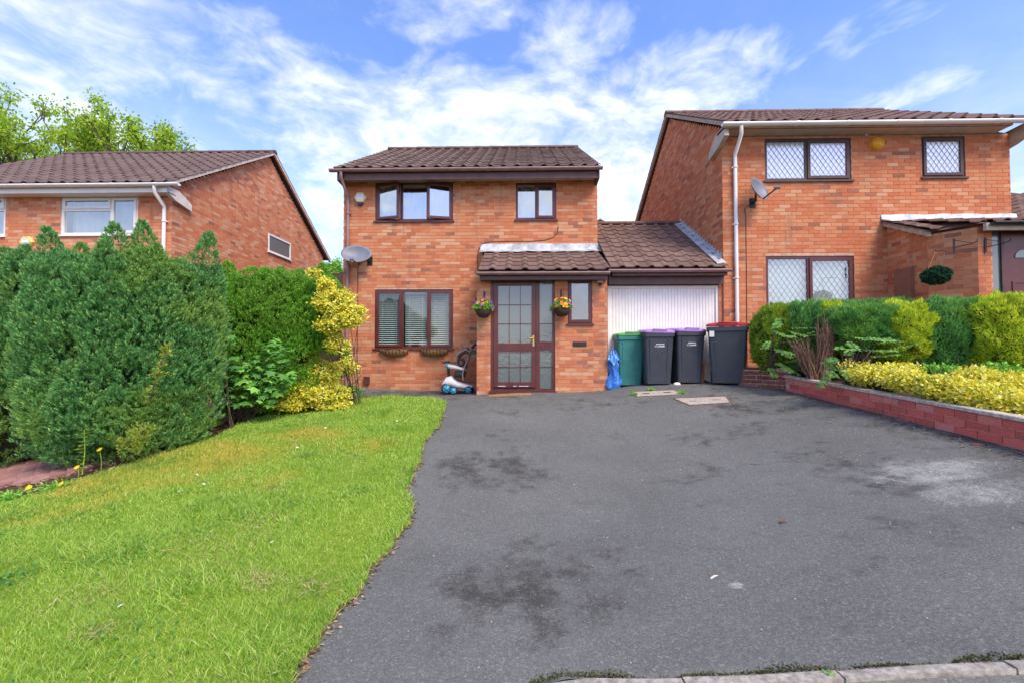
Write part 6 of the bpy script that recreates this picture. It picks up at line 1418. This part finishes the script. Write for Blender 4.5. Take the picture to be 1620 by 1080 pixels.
sycamore('slender sycamore shoots rising along the right side of the big conifer', (A3(352, 640, 6.6)[0], 6.6, G(-4.3, 6.6)), [(A3(352, 490, 6.5), .12, .12, .35), (A3(355, 540, 6.5), .14, .12, .3)], 34, 5, .075)
# golden shrubs by the house corner
variegated('golden_shrub', 'bright golden shrub at the lawn corner below the arching branch', [(A3(503, 592, 7.9), .42, .3, .28), (A3(475, 620, 7.7), .42, .3, .22), (A3(460, 640, 7.6), .30, .25, .14), (A3(515, 622, 7.8), .46, .28, .20), (A3(493, 560, 8.0), .12, .14, .26), (A3(545, 582, 8.4), .30, .2, .17), (A3(525, 640, 7.8), .4, .25, .12)], 26000, M_GOLD, .046, .028, .15, None, 6, (A3(500, 640, 7.9)[0], 7.9, G(-3.6, 7.9)))
variegated('golden_branch', 'arching golden branch reaching over towards the downpipe', [(A3(528, 540, 7.5), .16, .14, .22), (A3(530, 478, 7.35), .38, .22, .26), (A3(548, 500, 7.35), .34, .2, .24), (A3(516, 452, 7.35), .18, .15, .16), (A3(497, 432, 7.35), .14, .1, .10), (A3(520, 515, 7.35), .24, .2, .14), (A3(548, 560, 7.35), .09, .1, .24), (A3(558, 490, 7.35), .26, .15, .10), (A3(512, 480, 7.35), .22, .15, .10)], 15000, M_GOLD, .046, .028, .08, None, True, (A3(525, 640, 7.35)[0], 8.5, G(-3.5, 7.35)))
variegated('low_green_shrub', 'low dark green bush at the house corner beside the lawn', [(A3(545, 618, 9.0), .45, .25, .13), (A3(520, 610, 8.8), .3, .25, .2)], 3200, M_BROAD, .045, .024, 0)
# ---------------------------------------------------------------- trees beyond the left house
def tree(name, label, base, H, width, n_limb, tuft, nleaf, leaf, mat, seed, group=None, low=.42, gap=.12):
    """trunk, forking limbs and leaf tufts at the twig ends, scaled to the height and crown width given"""
    g = random.Random(seed); gn = np.random.default_rng(seed); b = Vector(base); t = thing(name, label, 'tree', base, group); segs = []; tips = []
    def grow(p, d, L, r_, depth):
        q = p + d * L; m = p.lerp(q, .5) + Vector((g.uniform(-1, 1), g.uniform(-1, 1), 0)) * L * .06
        segs.append(([p, m, q], r_))
        if depth >= 3: tips.append(p.lerp(q, .6))
        if depth >= 5: tips.append(q); return
        for _ in range(3 if depth < 2 else g.choice((2, 2, 3))):
            a = g.uniform(0, 6.28); k = g.uniform(.35, .8); nd = (d + Vector((math.cos(a) * k, math.sin(a) * k, g.uniform(-.1, .25)))).normalized()
            grow(q, nd, L * g.uniform(.62, .85), r_ * .62, depth + 1)
    for i in range(n_limb):
        a = 6.28 * i / n_limb + g.uniform(-.3, .3); grow(Vector((0, 0, g.uniform(.8, 1))), Vector((math.cos(a) * .6, math.sin(a) * .6, 1)).normalized(), .5, .035, 1)
    zt = max(p.z for p in tips); w = max(max(abs(p.x) for p in tips), .1)
    def sc(p): k = max(0, (p.z - 1) / (zt - 1)); return b + Vector((p.x / w * width / 2, p.y / w * width / 2, H * low * min(p.z, 1) + H * (1 - low) * k - tuft * .5 * k))
    mb = MB(); mb.tube([b - Vector((0, 0, .3)), b + Vector((.1, 0, H * low * .5)), b + Vector((0, 0, H * low))], [H * .02, H * .016, H * .013], 10)
    for pts, r_ in segs: r0 = r_ * H * .25; mb.tube([sc(p) for p in pts], [r0, r0 * .85, r0 * .65], 6, False)
    mb.build('trunk', M_BARK, t); lst = []
    for p in tips:
        if g.random() < gap: continue
        m = int(nleaf * g.uniform(.4, 1.3)); d = unit(m, gn); P = np.array(sc(p)) + d * gn.uniform(.1, 1, (m, 1)) ** .6 * tuft * g.uniform(.5, 1.2) * np.array([1, 1, .75]); A = d * .6 + np.array([0, 0, -.25]) + unit(m, gn) * .5
        lst.append(leafcloud(P, A, d + [0, 0, .8], leaf, leaf * .6, 'diamond', .35, gn))
    npmesh('crown', *merge(lst), mat, t); return t
tall = atY(110, 132, 25)
tree('lime_tree', 'tall light-green open-crowned tree behind the left house roof', (atY(75, 300, 25).x, 25, 0), tall.z * .95, 10.5, 8, .6, 40, .18, M_TREE, 12, gap=.3)
tree('lime_tree', 'smaller light-green tree right of the tall one, behind the same roof', (atY(215, 300, 23.5).x, 23.5, 0), atY(215, 165, 23.5).z, 6.5, 6, .5, 36, .17, M_TREE, 19, gap=.3)
tree('garden_tree', 'small green tree glimpsed in the gap between left and middle houses', (atY(533, 400, 24).x, 24, 0), atY(532, 408, 24).z, 1.6, 4, .3, 40, .12, M_FRESH, 9, low=.5)
# ================================================================== grass, weeds, litter
def grass_mat():
    m, N = new_mat('grass_blades'); p = geo_pos(N); r = N('ShaderNodeNewGeometry').outputs['Random Per Island']
    green = ramp(N, r, [(0, (.17, .36, .035)), (.4, (.33, .54, .055)), (.8, (.48, .65, .11)), (1, (.72, .77, .30))])
    dry = ramp(N, r, [(0, (.44, .46, .04)), (.5, (.62, .52, .08)), (1, (.74, .58, .18))])
    sepp = N('ShaderNodeSeparateXYZ', ins={0: p}); a = gnd(330, 715); b = gnd(600, 655)
    tot = None
    for (px, py, rx, ry, w) in [(330, 722, 1.5, .9, 1.1), (180, 768, 1.2, .5, 1.0), (480, 690, 1.1, .65, .95), (580, 705, .8, .5, .75), (250, 745, 1.1, .5, 1.0), (90, 805, .8, .5, .7), (420, 760, .9, .4, .6), (560, 850, .4, .3, .4), (240, 960, .5, .3, .35), (60, 900, .5, .3, .35)]:
        q = gnd(px, py); u = mathn(N, 'DIVIDE', mathn(N, 'SUBTRACT', sepp.outputs[0], q.x), rx); v = mathn(N, 'DIVIDE', mathn(N, 'SUBTRACT', sepp.outputs[1], q.y), ry)
        mk = mathn(N, 'MULTIPLY', mapr(N, mathn(N, 'ADD', mathn(N, 'MULTIPLY', u, u), mathn(N, 'MULTIPLY', v, v)), 1.0, 0.0), w); tot = mk if tot is None else mathn(N, 'MAXIMUM', tot, mk)
    nn = noise(N, p, 2.2, 5.0, .65); f = mapr(N, mathn(N, 'ADD', mathn(N, 'MULTIPLY', mathn(N, 'SUBTRACT', nn, .5), 1.6), mathn(N, 'MULTIPLY', tot, .72)), .20, .88)
    c = mixc(N, f, green, dry)
    n6 = noise(N, p, 1.3, 4.0, .6); c = mixc(N, mathn(N, 'MULTIPLY', mapr(N, n6, .52, .7), .6), c, (.13, .31, .03))
    d = N('ShaderNodeBsdfPrincipled', ins={'Base Color': c, 'Roughness': .55, 'Specular IOR Level': .25}); t = N('ShaderNodeBsdfTranslucent', ins={'Color': c})
    out(N, N('ShaderNodeMixShader', ins={0: .35, 1: d.outputs[0], 2: t.outputs[0]}).outputs[0]); return m
M_GRASS = grass_mat()
lawn_r = np.vectorize(lawnR); lawn_l = np.vectorize(lawnL)
def scatter_lawn(g, n, y0, y1):
    Y = g.uniform(y0, y1, n); X = g.uniform(-1.25 * y1 - .6, -.4, n); ok = (X > lawn_l(Y) - .02) & (X < lawn_r(Y) + .015) & (X > -1.22 * Y - .3); return X[ok], Y[ok]
def blades(X, Y, g, L, Wd, lean=.55, zoff=.008, kink=.5):
    n = len(X); P = np.c_[X, Y, Garr(X, Y) + zoff]; a = g.uniform(0, 2 * np.pi, n); k = g.uniform(.1, 1, n) ** .7 * lean * 1.6; D = np.c_[np.cos(a) * k, np.sin(a) * k, np.ones(n)]; D /= np.linalg.norm(D, axis=1)[:, None]
    b = g.uniform(0, 2 * np.pi, n); Sd = np.c_[np.cos(b), np.sin(b), np.zeros(n)]; L = (L * g.uniform(.5, 1.35, n))[:, None]; Wd = (np.full(n, Wd) * g.uniform(.7, 1.3, n))[:, None]
    M_ = P + D * L * .55; D2 = D + np.c_[np.cos(a), np.sin(a), np.zeros(n) - .35] * kink; D2 /= np.linalg.norm(D2, axis=1)[:, None]; T = M_ + D2 * L * .5
    V = np.stack([P - Sd * Wd / 2, P + Sd * Wd / 2, M_ + Sd * Wd * .38, M_ - Sd * Wd * .38, T], 1).reshape(-1, 3); i = np.arange(n)[:, None] * 5
    F = np.concatenate([i + [0, 1, 2], i + [0, 2, 3], i + [3, 2, 4]]); return V, F
g = np.random.default_rng(77); lst = []
for (y0, y1, dens, L, Wd) in ((1.7, 2.6, 17000, .038, .0028), (2.6, 3.6, 12000, .038, .0034), (3.6, 5.2, 7000, .04, .0048), (5.2, 7.2, 4600, .042, .0065), (7.2, YTOP, 3000, .048, .0085)):
    X, Y = scatter_lawn(g, int(dens * (y1 - y0) * (1.25 * y1 + .2)), y0, y1); Ls = L * (.75 + .5 * np.sin(X * 3.1 + np.sin(Y * 2.3)) ** 2)
    lst.append(blades(X, Y, g, Ls, Wd))
# tufts: longer darker patches
for (px, py, r_) in ((380, 800, .3), (620, 680, .3), (640, 1000, .0), (300, 930, .25), (150, 880, .3), (430, 1040, .2), (560, 640, .3)):
    q = gnd(px, py)
    if r_: 
        n = int(1600 * r_ / .3); X = q.x + g.normal(0, r_ * .6, n); Y = q.y + g.normal(0, r_ * .4, n); ok = X < lawn_r(Y) - .02; lst.append(blades(X[ok], Y[ok], g, np.full(ok.sum(), .075), .005, .8))
V, F = merge(lst); gr = npmesh('grass', V, F, M_GRASS, None, False, kind='stuff'); print('grass tris', len(F))
# clover and broad weeds in loose drifts, and thin brown thatch
cl = []; th = []
for k in range(46):
    y0 = g.uniform(1.9, 7.5); x0 = g.uniform(lawnL(y0) if y0 > by[0] else -1.2 * y0, lawnR(y0) - .1); r_ = g.uniform(.06, .22); m = int(g.uniform(60, 200) * (1 if y0 < 4 else .6))
    X = x0 + g.normal(0, r_, m); Y = y0 + g.normal(0, r_ * .8, m); ok = (X < lawn_r(Y) - .02) & (X > lawn_l(Y)); X, Y = X[ok], Y[ok]
    if not len(X): continue
    P = np.c_[X, Y, Garr(X, Y) + g.uniform(.015, .045, len(X))]; a = g.uniform(0, 6.28, len(X)); A = np.c_[np.cos(a), np.sin(a), .25 + 0 * a]
    (cl if k % 3 else th).append(leafcloud(P, A, np.tile([0, 0, 1.0], (len(X), 1)), .024 if k % 3 else .05, .018 if k % 3 else .004, 'diamond', .3, g))
npmesh('clover', *merge(cl), M_ASH, None, False, kind='stuff'); npmesh('dry_thatch', *merge(th), leaf_mat('dry_thatch', [(0, (.35, .28, .10)), (1, (.62, .52, .25))], None, .2), None, False, kind='stuff')
# ragged edge: overhanging longer blades and leaf litter along the drive edge
Y = g.uniform(1.9, Y16, 5200); X = lawn_r(Y) - g.uniform(-.03, .07, len(Y)) ** 1; npm = blades(X, Y, g, np.full(len(Y), .055), .0045, .9)
npmesh('edge_grass', *npm, M_GRASS, None, False, kind='stuff')
M_LITTER = leaf_mat('dry_leaf_litter', [(0, (.10, .055, .03)), (.4, (.22, .12, .06)), (.75, (.36, .23, .13)), (1, (.55, .42, .30))], None, .1)
Y = g.uniform(1.9, Y16, 1500); X = lawn_r(Y) + np.abs(g.normal(0, .028, len(Y))) - .008; P = np.c_[X, Y, Garr(X, Y) + .006]
a = g.uniform(0, 6.28, len(Y)); v1 = leafcloud(P, np.c_[np.cos(a), np.sin(a), .15 + 0 * a], np.tile([0, 0, 1.0], (len(Y), 1)), .034, .018, 'diamond', .25, g)
Y2 = wy0 + .2 + (wy1 - wy0 - .2) * g.uniform(0, 1, 420); X2 = WALLX - .03 - np.abs(g.normal(0, .10, len(Y2))); P = np.c_[X2, Y2, Garr(X2, Y2) + .006]; a = g.uniform(0, 6.28, len(Y2))
v2 = leafcloud(P, np.c_[np.cos(a), np.sin(a), .1 + 0 * a], np.tile([0, 0, 1.0], (len(Y2), 1)), .03, .02, 'diamond', .2, g)
npmesh('leaf_litter', *merge([v1, v2]), M_LITTER, None, False, kind='stuff')
# soil debris in the planting strip, twigs under the conifers
n = 2600; X = g.uniform(-7, -3.2, n); Y = g.uniform(4.2, 9, n); ok = (X < lawn_l(Y) + .12) & (X > lawn_l(Y) - 1.4); X, Y = X[ok], Y[ok]; P = np.c_[X, Y, Garr(X, Y) - .035]; a = g.uniform(0, 6.28, len(X))
npmesh('bed_litter', *leafcloud(P, np.c_[np.cos(a), np.sin(a), .2 + 0 * a], np.tile([0, 0, 1.0], (len(X), 1)), .06, .022, 'diamond', .3, g), M_LITTER, None, False, kind='stuff')
# moss along the concrete edging and seedlings
M_MOSS = leaf_mat('moss', [(0, (.035, .05, .012)), (.6, (.07, .085, .018)), (1, (.16, .14, .03))], None, .1)
n = 3000; X = g.uniform(k0.x - .4, k1.x + .2, n); dn = np.clip(np.sin(X * 7) * .5 + np.sin(X * 17 + 1) * .4 + .6, .1, 1.5); Y = kerb_y(X) + .012 + np.abs(g.normal(0, .018, n)) * dn; ok = g.uniform(0, 1, n) < dn; X, Y = X[ok], Y[ok]
P = np.c_[X, Y, Garr(X, Y)]; d = unit(len(X), g); d[:, 2] = abs(d[:, 2]); npmesh('moss', *leafcloud(P, d, d, .011, .008, 'diamond', .5, g), M_MOSS, None, False, kind='stuff')
def weed(name, label, p, n, L, Wd, r_, mat, cat='weed', group=None, seed=1):
    g = np.random.default_rng(seed); t = thing(name, label, cat, p, group); d = unit(n, g); d[:, 2] = np.abs(d[:, 2]) * .7; P = np.array(p) + d * [r_, r_, r_ * .7] * g.uniform(0, 1, (n, 1)); npmesh('leaves', *leafcloud(P, d + [0, 0, .2], d + [0, 0, .8], L, Wd, 'diamond', .35, g), mat, t)
    MB().tube([Vector(p) - Vector((0, 0, .02)), Vector(p) + Vector((0, 0, r_ * .5))], .004, 5).build('stem', M_FRESH, t); return t
for (px, py, lb, L, r_) in ((1312, 1070, 'small bright green seedling in the edging joint', .022, .022), (1215, 612, 'yellow-green weed growing at the foot of the dark return wall', .06, .09), (1003, 624, 'tuft of weeds at the left end of the weedy manhole cover', .05, .06), (1080, 622, 'yellowing weeds at the right end of the weedy manhole cover', .05, .07), (1030, 617, 'thin green weed tuft behind the weedy manhole cover', .05, .05), (20, 790, 'leafy green weeds at the left edge of the lawn', .05, .2), (90, 775, 'straggling weeds at the lawn corner near the block paving', .045, .18), (330, 672, 'green weed clump at the foot of the big conifer', .08, .16), (640, 650, 'small weed at the top right corner of the lawn', .04, .05)):
    p = gnd(px, py); weed('weed_clump', lb, p, 90 if r_ < .1 else 240, L, L * .4, r_, M_FRESH, 'weed', 'weeds', px)
# dandelions and daisies
DF = MB()
for k in range(22):
    a = 2 * math.pi * k / 22; r_ = .026 if k % 2 else .02; d = Vector((math.cos(a), math.sin(a), 0)); s = Vector((-d.y, d.x, 0)) * .0042; DF.poly([(0, 0, .004), d * r_ + s + Vector((0, 0, .004 + .004 * (k % 2))), d * r_ - s + Vector((0, 0, .004 + .004 * (k % 2)))])
DFM = bpy.data.meshes.new('flower'); DFM.from_pydata(DF.v, [], DF.f); DFM.materials.append(paint('dandelion_yellow', (.78, .56, .01), .6, .1, spec=.2))
def dandelion(label, head, base):
    t = thing('dandelion', label, 'flower', base, 'yellow dandelions by the big conifer'); h = Vector(head) - Vector(base); MB().tube([(0, 0, -.02), h * .5 + Vector((.01, 0, 0)), h], .0035, 5).build('stem', M_FRESH, t, (0, 0, 0))
    o = link('flower', DFM, t); o.location = h; o.rotation_euler = (R(38), R(random.uniform(-15, 15)), 0); o.scale = [1.05] * 3
for (hx_, hy_, bx_, by_p, lb) in ((158, 711, 160, 745, 'yellow dandelion highest against the conifer'), (122, 739, 124, 752, 'yellow dandelion under the tall leafy weed stalk'), (97, 765, 99, 776, 'yellow dandelion at the bare lawn edge right of the pale flower'), (46, 771, 46, 784, 'yellow dandelion in the weeds near the block paving')):
    b = gnd(bx_, by_p); hd = atY(hx_, hy_, b.y); dandelion(lb, hd, b)
# leafy weed stalk in front of the conifer
b = gnd(130, 750); t = thing('weed_stalk', 'tall thin leafy weed stalk against the front of the big conifer', 'weed', b); tp = atY(133, 680, b.y); MB().tube([b, (b + tp) / 2 + Vector((.02, 0, 0)), tp], [.006, .005, .003], 6).build('stem', M_FRESH, t)
lst = []
for k in range(11):
    q = b.lerp(tp, .15 + .85 * k / 10)
    for s in range(4): a = s * 1.57 + k * .8; lst.append(leafcloud(np.array([q]), np.array([(math.cos(a), math.sin(a), .25)]), np.array([(0, 0, 1.0)]), .07, .03, 'diamond', .1, g))
npmesh('leaves', *merge(lst), M_YCON, t)
DS = flower_mesh('flower', .012, FL['white'].materials[0])
for i, (px, py) in enumerate([(275, 783), (283, 787), (312, 760), (415, 690), (515, 683), (470, 715), (628, 672), (640, 672), (515, 885), (190, 975), (322, 775), (430, 870)]):
    p = gnd(px, py); o = link('daisy', DS, None); o.location = p + Vector((0, 0, .06)); o.rotation_euler = (R(25), 0, random.uniform(0, 6)); o.scale = [1.3] * 3; tag(o, 'tiny white daisy flower in the lawn', 'daisy', 'white daisies scattered in the lawn')
# twig, leaf, pebbles on the asphalt
p = gnd(1131, 914); t = MB().tube([p + Vector((-.035, -.02, .008)), p + Vector((0, .005, .012)), p + Vector((.03, .015, .008)), p + Vector((.045, .03, .01))], [.006, .007, .006, .003], 6).build('pale_twig', paint('pale_twig', (.55, .48, .40), .7), None, p); t.location = p; tag(t, 'short pale twig lying on the asphalt right of centre', 'twig')
p = gnd(1238, 827); t = MB().obox(p + Vector((0, 0, .008)), (.022, .004, .002), (-.003, .012, 0), (0, 0, .003)).build('dead_leaf', paint('red_brown_leaf', (.16, .05, .03), .7), None, p); t.location = p; tag(t, 'small red-brown dead leaf on the middle of the drive', 'leaf')
p = gnd(1550, 703); pts_ = [p + Vector((.055 * math.cos(a) * (1 + .3 * math.sin(3 * a)), .03 * math.sin(a), .004)) for a in np.linspace(0, 6.28, 11)[:-1]]; t = MB().loft([pts_, [q + Vector((0, 0, .008)) for q in pts_]]).build('brick_chip', paint('terracotta_chip', (.5, .14, .06), .85), None, p); t.location = p; tag(t, 'flat orange brick chip lying at the foot of the garden wall', 'brick chip')
p = gnd(1100, 610); p = gnd(1071, 608); t = MB().loft([[(p.x + .07 * s * math.cos(a), p.y + .04 * s * math.sin(a), p.z + z) for a in np.linspace(0, 6.28, 9)[:-1]] for s, z in ((1, 0), (.9, .03), (.4, .045))]).build('white_rag', M_WHITE, None, p); t.location = p; tag(t, 'small crumpled white scrap between the two lilac-lidded bins', 'scrap')
ico = [(0, 0, 1), (.9, 0, .3), (.2, .85, .35), (-.75, .5, .3), (-.7, -.55, .35), (.3, -.85, .3), (.5, .5, -.4), (-.6, .2, -.4), (0, -.6, -.4)]
icf = [(0, 1, 2), (0, 2, 3), (0, 3, 4), (0, 4, 5), (0, 5, 1), (1, 6, 2), (2, 6, 7), (2, 7, 3), (3, 7, 4), (4, 7, 8), (4, 8, 5), (5, 8, 1), (1, 8, 6), (6, 8, 7)]
n = 420; Y = g.uniform(2.1, 8.5, n); X = g.uniform(-1.6, 4.1, n); ok = (X > lawn_r(Y) + .05); X, Y = X[ok], Y[ok]; lst = []
for x, y, z in zip(X, Y, Garr(X, Y)): s = g.uniform(.003, .0075); lst.append((np.array(ico) * s * [1, 1, .6] + [x, y, z + s * .3], np.array(icf)))
npmesh('loose_grit', *merge(lst), paint('pale_grit', (.42, .40, .37), .9, .4, scale=40), None, False, kind='stuff')
# block paving of the neighbour's drive
M_PAV = brick_mat('pink_block_paver', [(0, (.26, .13, .12)), (.5, (.34, .18, .165)), (1, (.42, .25, .23))], .2)
ND = MB().quad((-12, 4.2, -.6), (-5.2, 4.2, -.6), (-5.2, 11, -.6), (-12, 11, -.6)).build('neighbour_drive', M_SOIL, None, (0, 0, 0)); ND['kind'] = 'structure'
vg = np.array([(x, y, z) for z in (-.04, .0) for y in (0, .195) for x in (0, .097)]); pme = bpy.data.meshes.new('paver'); pme.from_pydata(vg.tolist(), [], BQ.tolist() + [[0, 1, 3, 2]]); pme.materials.append(M_PAV)
cells = []
for i in range(44):
    for k in range(20):
        x = -9.2 + i * .1; y = 4.9 + k * .2 + (.1 if i % 2 else 0)
        if x < lawnL(y) - .75: cells.append((x, y))
cells.sort(key=lambda c: math.hypot(c[0] + 5.6, c[1] - 5.2)); rest_ = []
for n_, (x, y) in enumerate(cells):
    z = G(x, y) + .0 + random.uniform(-.002, .002)
    if n_ < 280: o = link('paver', pme, ND); o.location = (x, y, z)
    else: rest_.append((vg + [x, y, z], BQ))
if rest_: npmesh('paving', *merge(rest_), M_PAV, ND, False, kind='stuff')
